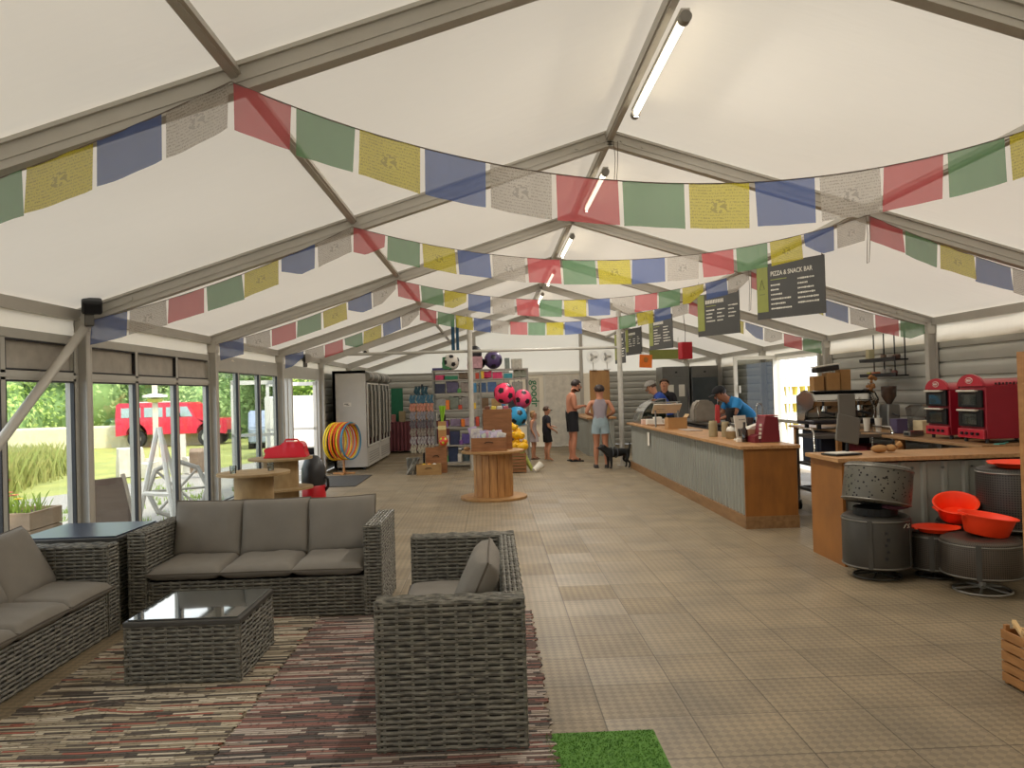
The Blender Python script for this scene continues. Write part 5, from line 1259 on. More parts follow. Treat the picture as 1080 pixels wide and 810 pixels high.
def drum(label, x, y, r, z0, h, m_, rot=None, foot=True, rim=True, band=True):
    t = thing('drum_stool', label, 'stool', (x, y, z0), rot=rot or (0, 0, 0), group='washing machine drum stools')
    bm = B(); lathe(bm, [(r*.9, 0), (r*.98, .012), (r, .03), (r, h-.03), (r*.98, h-.012), (r*.9, h), (r*.5, h-.004), (0, h-.004)], 40); obj('drum_shell', bm, m_, t, True)
    bm = B(); tube(bm, [(r*1.005*math.cos(a), r*1.005*math.sin(a), h-.03) for a in [2*PI*i/36 for i in range(36)]], .006, 6, True)
    tube(bm, [(r*1.005*math.cos(a), r*1.005*math.sin(a), .02) for a in [2*PI*i/36 for i in range(36)]], .006, 6, True); obj('rim', bm, mat('drum_rim', '#77736b', .4, .6), t, True)
    bm = B(); lathe(bm, [(0, .002), (r*.9, .002), (r*.9, .0)], 32); obj('drum_bottom', bm, DRB, t)
    if band:
        for a in (-2.2, -.75, 1.9):
            bm = B(); box(bm, (r*1.01*math.cos(a), r*1.01*math.sin(a), h/2), (.008, .035, h*.92), Matrix.Rotation(a, 3, 'Z')); obj('baffle', bm, DRB, t)
    if foot:
        bm = B(); R_ = r*.70; tube(bm, [(R_*math.cos(a), R_*math.sin(a), .01-z0) for a in [2*PI*i/28 for i in range(28)]], .008, 6, True)
        for k in range(5): a = 2*PI*k/5+.3; tube(bm, [(0, 0, .035-z0), (R_*math.cos(a), R_*math.sin(a), .01-z0)], .008, 6)
        cyl(bm, (0, 0, .02-z0), (0, 0, 0), .022); obj('swivel_base', bm, mat('cast_grey', '#a8a49c', .4, .3) if 'star' in label else DRB, t, True)
    return t
t = drum('lower drum stool of the leaning pair at the corner of the near counter', 1.90, 5.91, .245, .085, .40, DRB, foot=True)
bm = B()
for k, (a, z) in enumerate(((-1.75, .1), (-1.7, .15), (-1.76, .2), (-1.69, .24), (-1.74, .29))): box(bm, (.246*math.cos(a), .246*math.sin(a), z), (.01, .02, .02), Matrix.Rotation(a, 3, 'Z'))
obj('punched_hole', bm, BLACK, t)
bm = B(); tube(bm, [(.247*math.cos(a), .247*math.sin(a), .335+.016*math.sin(17*a)) for a in [-1.15+.05*i for i in range(9)]], .0025, 5); tube(bm, [(.247*math.cos(a), .247*math.sin(a), .333+.014*math.cos(23*a)) for a in [-.98+.045*i for i in range(8)]], .0025, 5); obj('painted_lettering', bm, TAPE, t)
bm = B(); cyl(bm, (0, 0, .40), (0, 0, .455), .16, n=24); obj('rubber_collar', bm, RUB, t)
drum('upper drum tilted on top of the leaning pair, speckled with punched holes', 1.885, 5.87, .245, .565, .30, DRC, rot=(-.04, .22, .4), foot=False, band=False)
bm = B(); sphere(bm, (0, 0, .02), .07, 12, 8, (1.5, 1, .35)); solo('folded_cloth', bm, mat('maroon_cloth', '#4c2230', .9, 0, .1, 8, .4, 60), 'crumpled maroon cloth pinched between the two leaning drums', 'cloth', (1.98, 5.76, .54))
drum('dull drum stool half hidden behind the round perforated one', 2.33, 5.86, .195, .06, .29, perf('drum_dark', '#544d45', True, 80), foot=True)
drum('round perforated drum stool on a star-shaped swivel foot', 2.40, 5.40, .262, .115, .265, DRA)
drum('low drum stool under the tall drum at the right edge', 2.97, 5.80, .23, .06, .28, DRB)
drum('tall dark drum stacked at the right edge with an orange tub on top', 2.94, 5.82, .255, .352, .47, perf('drum_ribbed', '#4d4a45', True, 55), foot=False, band=False)
drum('small drum stool at the back against the corrugated front', 2.63, 6.02, .165, .05, .36, DRB, band=False)
def tub(label, x, y, z, r, h, rot=(0, 0, 0)):
    t = thing('rubber_tub', label, 'tub', (x, y, z), rot=rot, group='orange rubber tubs')
    bm = B(); lathe(bm, [(0, 0), (r*.72, 0), (r*.76, .008), (r*.95, h*.94), (r*1.04, h*.95), (r*1.05, h), (r*.97, h*1.01), (r*.90, h*.93), (r*.72, .014), (0, .012)], 36); obj('tub_body', bm, ORANGE, t, True)
    bm = B()
    for s in (-1, 1): box(bm, (s*r*1.03, 0, h*.9), (.03, .07, .012), bev=.004)
    obj('tub_handle', bm, ORANGE, t); return t
tub('large bright orange tub sitting on the round perforated drum', 2.49, 5.48, .385, .185, .14, (0.05, .13, 0))
tub('flat orange tub sunk on the half hidden drum stool', 2.31, 5.80, .355, .16, .035, (0, 0, 0))
tub('orange tub tipped on its side on the small back drum', 2.56, 5.95, .437, .155, .13, (.38, -.22, 0))
tub('shallow orange tub on top of the tall drum, cut by the frame', 2.99, 5.80, .824, .22, .04)

# ------------------------------------------------------------------ wood at the right edge
t = thing('plank_screen', 'stack-like screen of rough pine planks at the right edge of the photo', 'screen', (1.335, 3.30, 0))
for i in range(13):
    bm = B(); box(bm, (.2+.006*math.sin(i*2.1), 0, .07+.123*i), (.5, .05, .116), bev=.004); obj('plank', bm, WOOD, t)
bm = B(); box(bm, (-.03, .04, .81), (.03, .05, 1.62)); obj('upright', bm, WOOD, t)
t = thing('slatted_crate', 'slatted pine crate with kindling on the floor at the right edge', 'crate', (1.61, 3.64, .0))
for i in range(5):
    z = .035+.052*i
    for s in (-1, 1):
        bm = B(); box(bm, (0, s*.12, z), (.34, .01, .042)); obj('slat', bm, WOOD, t)
        bm = B(); box(bm, (s*.17, 0, z), (.01, .24, .042)); obj('slat', bm, WOOD, t)
for s in (-1, 1):
    for q in (-1, 1):
        bm = B(); box(bm, (s*.155, q*.105, .12), (.02, .02, .34)); obj('corner_post', bm, WOOD, t)
bm = B(); rn = random.Random(8)
for _ in range(26):
    x, y = rn.uniform(-.13, .13), rn.uniform(-.08, .08); box(bm, (x, y, .24+rn.random()*.04), (.018, .16, .018), Matrix.Rotation(rn.uniform(-.5, .5), 3, 'Z') @ Matrix.Rotation(rn.uniform(-.3, .3), 3, 'X'))
solo('kindling', bm, mat('kindling', '#d2b07c', .8), 'split kindling sticks heaped in the slatted crate', 'kindling', (1.61, 3.64, .01), kind='stuff')

# ------------------------------------------------------------------ people
def skin_mesh(name, V, E, R, m, parent, root=0, sub=2, extra=None):
    """V points, E edges, R radii (single or pair) -> one continuous smooth surface"""
    me = bpy.data.meshes.new(name); me.from_pydata([tuple(v) for v in V], E, []); o = bpy.data.objects.new(name, me); C.objects.link(o)
    md = o.modifiers.new('skin', 'SKIN'); md.use_smooth_shade = True; md.branch_smoothing = .4
    sv = me.skin_vertices[0].data if me.skin_vertices else None
    if sv is None:
        bpy.context.view_layer.objects.active = o; me.update(); sv = me.skin_vertices[0].data
    for i, r in enumerate(R): sv[i].radius = (r, r) if not isinstance(r, tuple) else r; sv[i].use_root = (i == root)
    s = o.modifiers.new('sub', 'SUBSURF'); s.levels = sub; s.render_levels = sub
    dg = bpy.context.evaluated_depsgraph_get(); dg.update()
    me2 = bpy.data.meshes.new_from_object(o.evaluated_get(dg)); bpy.data.objects.remove(o)
    bm = B(); bm.from_mesh(me2)
    if extra: extra(bm)
    return obj(name, bm, m, parent, True, ang=180)
def person(label, loc, rz, H, skin, pose, clothes, hair, male=True, cap=None):
    """pose: dict of joint -> (x,y,z) in units of H, facing +y; clothes: list of (name, material, kind)"""
    P = dict(pelvis=(0, 0, .53), spine=(0, 0, .62), chest=(0, 0, .735), neck=(0, 0, .82), jaw=(0, .012, .868), head=(0, .012, .925), crown=(0, .005, .962),
             hipL=(-.052, 0, .49), hipR=(.052, 0, .49), kneeL=(-.058, .01, .285), kneeR=(.058, .01, .285), calfL=(-.06, -.006, .20), calfR=(.06, -.006, .20),
             ankL=(-.06, -.01, .05), ankR=(.06, -.01, .05), toeL=(-.068, .085, .016), toeR=(.068, .085, .016), heelL=(-.06, -.03, .018), heelR=(.06, -.03, .018),
             shL=(-.105, 0, .79), shR=(.105, 0, .79), elL=(-.135, -.01, .63), elR=(.135, -.01, .63), wrL=(-.125, .05, .50), wrR=(.125, .05, .50))
    P.update(pose); P = {k: Vector(v)*H for k, v in P.items()}
    Rd = dict(pelvis=.080, spine=.072 if male else .064, chest=.086 if male else .074, neck=.034, jaw=.046, head=.060, crown=.044, hipL=.056, hipR=.056, kneeL=.034, kneeR=.034, calfL=.036, calfR=.036,
              ankL=.019, ankR=.019, toeL=.016, toeR=.016, heelL=.018, heelR=.018, shL=.040, shR=.040, elL=.028, elR=.028, wrL=.018, wrR=.018)
    if not male: Rd.update(shL=.034, shR=.034, elL=.024, elR=.024, hipL=.062, hipR=.062, neck=.028)
    if H < 1.4:
        Rd['head'] = .062; Rd['jaw'] = .045; Rd['crown'] = .05
    names = list(P); idx = {k: i for i, k in enumerate(names)}
    V = [P[k] for k in names]; R_ = [Rd[k]*H for k in names]
    En = [('pelvis', 'spine'), ('spine', 'chest'), ('chest', 'neck'), ('neck', 'jaw'), ('jaw', 'head'), ('head', 'crown')]
    for s in 'LR': En += [('pelvis', 'hip'+s), ('hip'+s, 'knee'+s), ('knee'+s, 'calf'+s), ('calf'+s, 'ank'+s), ('ank'+s, 'toe'+s), ('ank'+s, 'heel'+s), ('chest', 'sh'+s), ('sh'+s, 'el'+s), ('el'+s, 'wr'+s)]
    E = [(idx[a], idx[b_]) for a, b_ in En]
    # hands: palm, four bent fingers, thumb from the side of the palm
    for s in 'LR':
        d = (P['wr'+s]-P['el'+s]).normalized(); side = d.cross(Vector((0, 0, 1)))
        if side.length < .2: side = Vector((0, 1, 0)).cross(d)
        side.normalize(); nrm = side.cross(d).normalized(); sg = 1 if s == 'L' else -1
        palm = P['wr'+s]+d*.030*H; V.append(palm); R_.append(.0165*H); pi = len(V)-1; E.append((idx['wr'+s], pi))
        for f in range(4):
            off = side*(f-1.5)*.0095*H; l = (.040, .046, .043, .034)[f]*H
            a = palm+off+d*.016*H; b_ = a+(d*.8-nrm*.45*1)*l*.5; c = b_+(d*.4-nrm*.85)*l*.5
            for q, rr in ((a, .0058), (b_, .0054), (c, .0046)): V.append(q); R_.append(rr*H)
            n = len(V); E += [(pi, n-3), (n-3, n-2), (n-2, n-1)]
        a = palm+side*sg*.016*H-d*.006*H; b_ = a+(side*sg*.7+d*.6-nrm*.3)*.022*H
        V += [a, b_]; R_ += [.007*H, .0055*H]; n = len(V); E += [(pi, n-2), (n-2, n-1)]
    t = thing('person', label, 'person', loc, rz)
    hd = (P['crown']-P['jaw']).normalized(); fwd = Vector((0, 1, 0)); fwd = (fwd-hd*fwd.dot(hd)).normalized(); rt = fwd.cross(hd); hc = P['head']; hr = Rd['head']*H
    turn = pose.get('_turn', 0)
    def face(bm):
        def put(c, r, s=(1, 1, 1)):
            M = Matrix.Translation(c) @ Matrix((rt, fwd, hd)).transposed().to_4x4() @ Matrix.Diagonal((r*s[0], r*s[1], r*s[2], 1))
            bmesh.ops.create_uvsphere(bm, u_segments=10, v_segments=8, radius=1, matrix=M)
        put(hc+fwd*hr*1.02-hd*hr*.25, hr*.17, (.7, 1.1, 1.3))           # nose
        for s in (-1, 1): put(hc+rt*s*hr*.97-hd*hr*.15, hr*.22, (.35, .7, 1.1))   # ears
        put(hc+fwd*hr*.74-hd*hr*.95, hr*.3, (1, .7, .6))                # chin
    skin_mesh('body', V, E, R_, skin, t, 0, 2, face)
    def M_at(c, s): return Matrix.Translation(c) @ Matrix((rt, fwd, hd)).transposed().to_4x4() @ Matrix.Diagonal((*s, 1))
    for s in (-1, 1):
        bm = B(); bmesh.ops.create_uvsphere(bm, u_segments=8, v_segments=6, radius=1, matrix=M_at(hc+fwd*hr*.90+rt*s*hr*.34+hd*hr*.02, (hr*.12, hr*.08, hr*.08))); obj('eye', bm, mat('eye_dark', '#241a16', .3, 0, 0), t)
    bm = B(); bmesh.ops.create_uvsphere(bm, u_segments=8, v_segments=6, radius=1, matrix=M_at(hc+fwd*hr*.92-hd*hr*.55, (hr*.28, hr*.07, hr*.07))); obj('mouth', bm, mat('lips', '#9a5a50', .5, 0, 0), t)
    # hair: shell over the back and top of the head
    hm, kind = hair; bm = B(); bmesh.ops.create_uvsphere(bm, u_segments=20, v_segments=14, radius=1, matrix=M_at(hc+hd*hr*.22-fwd*hr*.10, (hr*1.03, hr*1.06, hr*.98)))
    dele = [v for v in bm.verts if (v.co-hc).dot(fwd) > hr*.35 and (v.co-hc).dot(hd) < hr*.45 or (v.co-hc).dot(hd) < -hr*(.25 if kind != 'bob' else .9)]
    bmesh.ops.delete(bm, geom=dele, context='VERTS')
    if kind == 'bun': bmesh.ops.create_uvsphere(bm, u_segments=12, v_segments=8, radius=1, matrix=M_at(hc-fwd*hr*1.05+hd*hr*.35, (hr*.5, hr*.45, hr*.45)))
    if kind == 'bob': bmesh.ops.create_uvsphere(bm, u_segments=14, v_segments=10, radius=1, matrix=M_at(hc-fwd*hr*.35-hd*hr*.5, (hr*1.05, hr*.8, hr*.9)))
    for v in bm.verts: v.co += noise.noise_vector(v.co*40)*hr*.08
    obj('hair', bm, hm, t, True)
    if kind == 'beard':
        bm = B(); bmesh.ops.create_uvsphere(bm, u_segments=12, v_segments=8, radius=1, matrix=M_at(hc+fwd*hr*.35-hd*hr*.85, (hr*.75, hr*.62, hr*.45))); obj('beard', bm, hm, t, True)
    if cap:
        bm = B(); bmesh.ops.create_uvsphere(bm, u_segments=18, v_segments=12, radius=1, matrix=M_at(hc+hd*hr*.35-fwd*hr*.05, (hr*1.13, hr*1.16, hr*.98)))
        bmesh.ops.delete(bm, geom=[v for v in bm.verts if (v.co-hc).dot(hd) < hr*.3], context='VERTS')
        bmesh.ops.create_uvsphere(bm, u_segments=14, v_segments=6, radius=1, matrix=M_at(hc+fwd*hr*1.25+hd*hr*.38, (hr*.75, hr*.7, hr*.07))); obj('cap', bm, cap, t, True)
    bodyo = [c_ for c_ in t.children if c_.name.startswith('body')][0]
    def nearest(co):
        best = None
        for a_, b__ in En:
            A_, D_ = P[a_], P[b__]; ab = D_-A_; q = max(0, min(1, (co-A_).dot(ab)/max(1e-9, ab.length_squared))); rr = (Rd[a_]*(1-q)+Rd[b__]*q)*H
            d_ = (co-(A_+ab*q)).length-rr
            if best is None or d_ < best[0]: best = (d_, a_, b__, q)
        return best[1], best[2], best[3]
    def shell(name, test, m, grow, flare=None):
        bm = B(); bm.from_mesh(bodyo.data); bmesh.ops.remove_doubles(bm, verts=bm.verts[:], dist=1e-5); bm.normal_update()
        keep = {v for v in bm.verts if test(*nearest(v.co), v.co)}
        bmesh.ops.delete(bm, geom=[f for f in bm.faces if not any(v in keep for v in f.verts)], context='FACES'); bm.normal_update()
        for v in bm.verts:
            g = grow*H*(1+(flare(v.co) if flare else 0)); v.co += v.normal*g
        obj(name, bm, m, t, True, ang=180)
    def on(*pairs):
        S = {(p[0], p[1]): p[2:] for p in pairs}
        def f(a_, b__, q, co):
            r_ = S.get((a_, b__))
            return r_ is not None and r_[0] <= q <= r_[1]
        return f
    for c in clothes:
        kind, m = c[0], c[1]
        if kind == 'shorts': shell('shorts', on(('pelvis', 'spine', 0, .45), ('pelvis', 'hipL', 0, 1), ('pelvis', 'hipR', 0, 1), ('hipL', 'kneeL', 0, c[2]), ('hipR', 'kneeR', 0, c[2])), m, .012, lambda co: max(0, (.48*H-co.z)/H*6))
        if kind == 'trousers': shell('trousers', on(('pelvis', 'spine', 0, .45), *[(a_+s_, b__+s_, 0, e_) for s_ in 'LR' for a_, b__, e_ in (('hip', 'knee', 1), ('knee', 'calf', 1), ('calf', 'ank', .9))], ('pelvis', 'hipL', 0, 1), ('pelvis', 'hipR', 0, 1)), m, .011)
        if kind == 'tshirt': shell('shirt', on(('pelvis', 'spine', .05, 1), ('spine', 'chest', 0, 1), ('chest', 'neck', 0, .75), ('chest', 'shL', 0, 1), ('chest', 'shR', 0, 1), ('shL', 'elL', 0, .6), ('shR', 'elR', 0, .6)), m, .014)
        if kind == 'top': shell('vest_top', lambda a_, b__, q, co: (a_, b__) in (('pelvis', 'spine'), ('spine', 'chest')) or ((a_, b__) == ('chest', 'neck') and q < .35) or (a_ == 'chest' and b__[:2] == 'sh' and co.z < .80*H and q < .6), m, .010)
        if kind == 'dress': 
            bm = B(); lathe(bm, [(.085*H, .78*H), (.095*H, .70*H), (.085*H, .62*H), (.12*H, .50*H), (.15*H, .36*H), (.145*H, .36*H), (.08*H, .6*H)], 20); 
            for v in bm.verts: v.co.y *= .75
            obj('dress', bm, m, t, True)
        if kind in ('shoes', 'sandals'):
            for s in 'LR':
                bm = B(); a, h = P['toe'+s], P['heel'+s]; c_ = (a+h)/2; dd = (a-h); L = dd.length+.05*H; rot = Matrix.Rotation(math.atan2(dd.y, dd.x)-PI/2, 3, 'Z')
                box(bm, (c_.x, c_.y, .007*H), (.052*H, L, .014*H), rot, bev=.004*H)
                if kind == 'shoes': box(bm, (c_.x, c_.y-.004, .026*H), (.048*H, L*.92, .03*H), rot, bev=.012*H)
                else: cyl(bm, Vector((c_.x-.026*H, c_.y+.2*L, .03*H)), Vector((c_.x+.026*H, c_.y+.2*L, .03*H)), .012*H, n=8)
                obj('shoe' if kind == 'shoes' else 'sandal', bm, m, t, True)
        if kind == 'apron':
            bm = B(); ch, pe = P['chest'], P['pelvis']; v = []
            for q, z, wd, fw in ((0, ch.z+.04*H, .055, .085), (1, P['spine'].z, .09, .088), (2, pe.z, .10, .095), (3, .36*H, .11, .10)):
                cc = ch.lerp(pe, min(1, q/2)); y = cc.y+fw*H; v.append([bm.verts.new((cc.x+s*wd*H, y-.015*H*abs(s), z)) for s in (-1, 0, 1)])
            for i in range(3):
                for j in range(2): bm.faces.new((v[i][j], v[i][j+1], v[i+1][j+1], v[i+1][j]))
            r = bmesh.ops.solidify(bm, geom=bm.faces[:], thickness=.004); obj('apron', bm, m, t, True)
    return t
SK1 = mat('skin_tan', '#b27a5e', .55, 0, .06, 3, spec=.35); SK2 = mat('skin_light', '#c08a6c', .55, 0, .06, 3, spec=.35); SKR = mat('skin_sunburnt', '#bd8064', .55, 0, .08, 3, spec=.35)
HD = mat('hair_dark', '#2b1d17', .6, 0, .15, 20); HB = mat('hair_blond', '#9c7a50', .6, 0, .15, 20); HBr = mat('hair_brown', '#4a3222', .6, 0, .15, 20)
BLK = mat('black_cloth', '#17171b', .9, 0, .1, 4)
person('shirtless man in black shorts and flip-flops standing looking down towards the counter', (.66, 16.5, 0), -PI/2+.15, 1.79, SKR,
       dict(jaw=(0, .045, .862), head=(0, .066, .910), crown=(0, .062, .95), neck=(0, .012, .82), elL=(-.13, -.01, .635), elR=(.13, -.0, .635), wrL=(-.07, .115, .655), wrR=(.07, .11, .66), toeL=(-.07, .075, .016), hipL=(-.05, .0, .49)),
       [('shorts', BLK, .62), ('sandals', BLK)], (HD, 'beard'))
person('woman in grey top and pale denim shorts seen from behind', (1.05, 14.95, 0), -.12, 1.63, SK1,
       dict(elL=(-.165, -.03, .66), elR=(.165, -.03, .66), wrL=(-.10, .10, .63), wrR=(.11, .09, .62), toeL=(-.07, .07, .016), kneeL=(-.05, 0, .285), kneeR=(.05, .0, .285)),
       [('top', mat('top_grey', '#8d8288', .9, 0, .08, 6)), ('shorts', mat('denim_pale', '#8fa0a6', .9, 0, .1, 8, .2, 60), .32), ('shoes', mat('shoe_dark', '#3a3634', .7))], (HD, 'bun'), male=False)
person('small boy in a black shirt and shorts walking barefoot towards the man', (.13, 16.8, 0), -PI/2+.25, 1.2, SK2,
       dict(wrL=(-.05, .14, .62), elL=(-.12, .03, .64), wrR=(.10, .12, .55), kneeR=(.055, .04, .29), ankR=(.055, .0, .05), toeR=(.06, .09, .016), heelR=(.055, -.02, .018)),
       [('tshirt', mat('navy_shirt', '#1d1c26', .9, 0, .1, 8)), ('shorts', BLK, .7)], (HBr, 'short'))
person('small girl in a pale grey pink dress beside the blue ball', (-.14, 17.3, 0), -PI/2-.3, 1.10, SK2, dict(wrL=(-.10, .07, .52), wrR=(.12, .05, .50)),
       [('dress', mat('dress_pink', '#a89a98', .9, 0, .1, 8)), ('sandals', mat('sandal_brown', '#5a4438', .8))], (HB, 'bob'), male=False)
SC_BEND = dict(spine=(0, .05, .60), chest=(0, .16, .69), neck=(0, .245, .74), jaw=(0, .285, .755), head=(0, .325, .80), crown=(0, .33, .84), shL=(-.11, .19, .72), shR=(.11, .19, .72), elL=(-.15, .24, .60), elR=(.15, .24, .60), wrL=(-.09, .34, .56), wrR=(.09, .34, .56), pelvis=(0, -.01, .53))
SC_LEAN = dict(spine=(0, .03, .61), chest=(0, .09, .715), neck=(0, .14, .785), jaw=(0, .175, .82), head=(0, .20, .868), crown=(0, .21, .905), shL=(-.11, .10, .76), shR=(.11, .10, .76), elL=(-.15, .14, .62), elR=(.15, .14, .62), wrL=(-.09, .26, .58), wrR=(.09, .26, .58))
person('staff member in a blue shirt and grey cap bending over behind the cake cabinet', (2.58, 15.7, 0), PI/2-.2, 1.78, SK2, SC_LEAN, [('trousers', BLK), ('tshirt', mat('royal_blue', '#23418f', .9, 0, .1, 6)), ('shoes', BLK)], (HBr, 'short'), cap=mat('cap_grey', '#8f8b83', .8, 0, .15, 30))
person('staff member in a black apron standing by the stainless fridges', (2.86, 17.3, 0), PI-.3, 1.74, SK2, dict(wrL=(-.08, .11, .58), wrR=(.08, .11, .58)), [('trousers', BLK), ('tshirt', mat('charcoal_shirt', '#26242a', .9)), ('apron', BLK), ('shoes', BLK)], (HBr, 'bun'), male=False)
person('staff member in a bright blue shirt and dark cap leaning over the steel bench', (3.42, 13.15, 0), PI/2+.1, 1.74, SK1, SC_BEND, [('trousers', BLK), ('tshirt', mat('bright_blue', '#2f86c4', .9, 0, .1, 6)), ('shoes', BLK)], (HD, 'short'), cap=BLK)
bm = B(); prism(bm, [(-.035, 0), (.04, 0), (.04, .3), (-.02, .31)], 'y', -.04, .04); bmesh.ops.bevel(bm, geom=bm.edges[:], offset=.01, segments=2, affect='EDGES')
solo('red_thermos', bm, mat('thermos_red', '#c04040', .4), 'tall red flask on the steel bench in front of the bending blue-shirted worker', 'flask', (2.70, 12.75, .906))

# ------------------------------------------------------------------ dog
def dog():
    t = thing('dog', 'small black dog in a harness standing behind the woman beside the counter', 'dog', (1.36, 14.75, 0), PI+.35)   # faces +x locally
    V = [(0, 0, .30), (.12, 0, .30), (.22, 0, .315), (.29, 0, .37), (.35, 0, .425), (.41, 0, .415), (.455, 0, .40), (-.12, 0, .31), (-.19, 0, .30), (-.235, 0, .36), (-.245, 0, .43), (-.24, 0, .49)]
    R_ = [.088, .098, .090, .066, .066, .042, .028, .080, .070, .020, .015, .009]
    E = [(0, 1), (1, 2), (2, 3), (3, 4), (4, 5), (5, 6), (0, 7), (7, 8), (8, 9), (9, 10), (10, 11)]
    def add(base, pts, rs):
        k = base
        for p, r in zip(pts, rs): V.append(p); R_.append(r); E.append((k, len(V)-1)); k = len(V)-1
    for s in (-1, 1):
        add(2, [(.21, s*.06, .24), (.20, s*.062, .14), (.205, s*.062, .03), (.235, s*.062, .014)], (.040, .026, .019, .018))
        add(8, [(-.17, s*.06, .23), (-.13, s*.062, .165), (-.205, s*.062, .10), (-.195, s*.062, .025), (-.165, s*.062, .014)], (.050, .032, .020, .017, .018))
        add(4, [(.345, s*.045, .46), (.35, s*.07, .45), (.365, s*.075, .41)], (.018, .014, .009))
    F = mat('black_fur', '#0f0e10', .6, 0, .2, 30, .2, 200); skin_mesh('body', V, E, R_, F, t)
    bm = B()
    for x, r in ((.17, .100), (.07, .098)): tube(bm, [(x, r*math.cos(a), .305+r*math.sin(a)) for a in [2*PI*i/20 for i in range(20)]], .009, 6, True)
    box(bm, (.12, 0, .405), (.12, .03, .01)); obj('harness', bm, mat('harness_grey', '#4d5055', .8), t)
    for s in (-1, 1):
        bm = B(); sphere(bm, (.392, s*.027, .438), .007, 8, 6); obj('eye', bm, mat('eye_dark', '#241a16'), t)
    bm = B(); sphere(bm, (.478, 0, .408), .011, 8, 6); obj('nose', bm, BLACK, t)
    return t
dog()
bm = B(); tube(bm, [(1.24, 14.78, .42), (1.22, 14.85, .60), (1.20, 15.0, .92)], .005, 5); solo('dog_lead', bm, mat('lead', '#44443f', .8), 'thin dark lead rising from the black dog to the woman', 'lead')

# ------------------------------------------------------------------ cable reel with crates (centre)
REEL = mat('reel_pine', '#ba8850', .55, 0, 0, 6, .1, 30, (4, 4, .7), col2='#96663a')
t = thing('cable_reel_table', 'pine cable reel standing on the open floor in the middle of the tent', 'table', (-1.06, 11.1, 0))
bm = B(); n = 16
for k in range(n):
    a = 2*PI*k/n; box(bm, (.27*math.cos(a), .27*math.sin(a), .345), (.02, .102, .63), Matrix.Rotation(a, 3, 'Z'), bev=.003)
cyl(bm, (0, 0, .03), (0, 0, .66), .262, n=24); obj('drum', bm, REEL, t)
bm = B(); lathe(bm, [(0, 0), (.475, 0), (.48, .006), (.48, .03), (.475, .036), (0, .036)], 48); obj('base_disc', bm, PLY, t, True)
bm = B(); lathe(bm, [(0, .655), (.445, .655), (.45, .66), (.45, .685), (.445, .69), (0, .69)], 48); obj('top_disc', bm, PLY, t, True)
def crate(label, loc, sx, sy, sz, m_, rz=0, handle=True):
    t = thing('wooden_crate', label, 'crate', loc, rz); th = .014
    for nm, c, s in (('front_board', (0, -sy/2+th/2, sz/2), (sx, th, sz)), ('back_board', (0, sy/2-th/2, sz/2), (sx, th, sz)), ('side_board', (-sx/2+th/2, 0, sz/2), (th, sy-2*th, sz)), ('side_board', (sx/2-th/2, 0, sz/2), (th, sy-2*th, sz)), ('bottom_board', (0, 0, th/2), (sx-2*th, sy-2*th, th))):
        bm = B(); box(bm, c, s, bev=.002); obj(nm, bm, m_, t)
    if handle:
        bm = B(); tube(bm, [(-.06, -sy/2-.004, sz*.62), (-.03, -sy/2-.012, sz*.68), (.03, -sy/2-.012, sz*.68), (.06, -sy/2-.004, sz*.62)], .006, 6); obj('handle', bm, mat('rope', '#3b2a1c', .9), t)
    return t
CRW = mat('crate_pine', '#9a6840', .6, 0, 0, 5, .08, 30, (1, 1, 5), col2='#7c4f2d')
crate('pine crate full of packets on top of the cable reel', (-1.11, 10.98, .692), .50, .32, .19, CRW)
crate('upright pine crate standing behind the packets on the cable reel', (-.98, 11.30, .692), .42, .20, .58, CRW, handle=False)
PKC = ['#c9c2b4', '#a79fc0', '#c48fa0', '#b9c3a8', '#c7b8cc', '#d8d3c6', '#a88fb5']
for i in range(12):
    bm = B(); wd, hh = .13, .17
    for s in (-1, 1): pass
    box(bm, (0, 0, hh/2), (wd, .022, hh), bev=.008); box(bm, (0, 0, hh), (wd, .006, .02)); box(bm, (0, 0, .0), (wd, .006, .012))
    x = -1.30+.065*(i % 6); y = 10.92+.11*(i//6)
    solo('snack_packet', bm, mat('packet%d' % (i % 7), PKC[i % 7], .35, 0, 0, 14, .2, 30, col2='#7d7688'), ['silvery', 'lilac', 'pink', 'pale green', 'mauve', 'white', 'purple'][i % 7]+(' packet in the front row of the crate on the cable reel' if i < 6 else ' packet in the back row of the crate on the cable reel'), 'packet', (x, y, .78+.02*(i//6)+.03*max(0, 2-i % 6)), .2*math.sin(i*2.3), 'packets in the crate on the cable reel', rot=(-.25, .35*math.sin(i*1.7), .3*math.sin(i*2.3)))
for i, (c, lb) in enumerate((('#6a3b22', 'brown tub in the top of the upright crate'), ('#d8c24a', 'yellow packet in the top of the upright crate'), ('#c9c4bb', 'white tub in the top of the upright crate'), ('#b85a6a', 'pink packet at the right in the top of the upright crate'))):
    bm = B(); box(bm, (0, 0, .05), (.075, .08, .10), bev=.01); solo('sweet_tub', bm, mat('sweet%d' % i, c, .5), lb, 'tub', (-1.12+.09*i, 11.30, 1.215))
bm = B(); box(bm, (0, 0, .55/2), (.36, .15, .55)); solo('display_filler', bm, CARD, 'cardboard filler box inside the upright crate', 'box', (-.98, 11.30, .708)); bpy.data.objects['display_filler'].scale = (1, 1, .90)
bm = B(); sphere(bm, (0, 0, .03), .05, 8, 6, (1, .8, .6)); solo('soft_toy', bm, mat('toy_tan', '#b08a60', .95, 0, .1, 20, .5, 80), 'tan fluffy toy on the left rim of the cable reel top', 'toy', (-1.43, 11.05, .692), smooth=True)

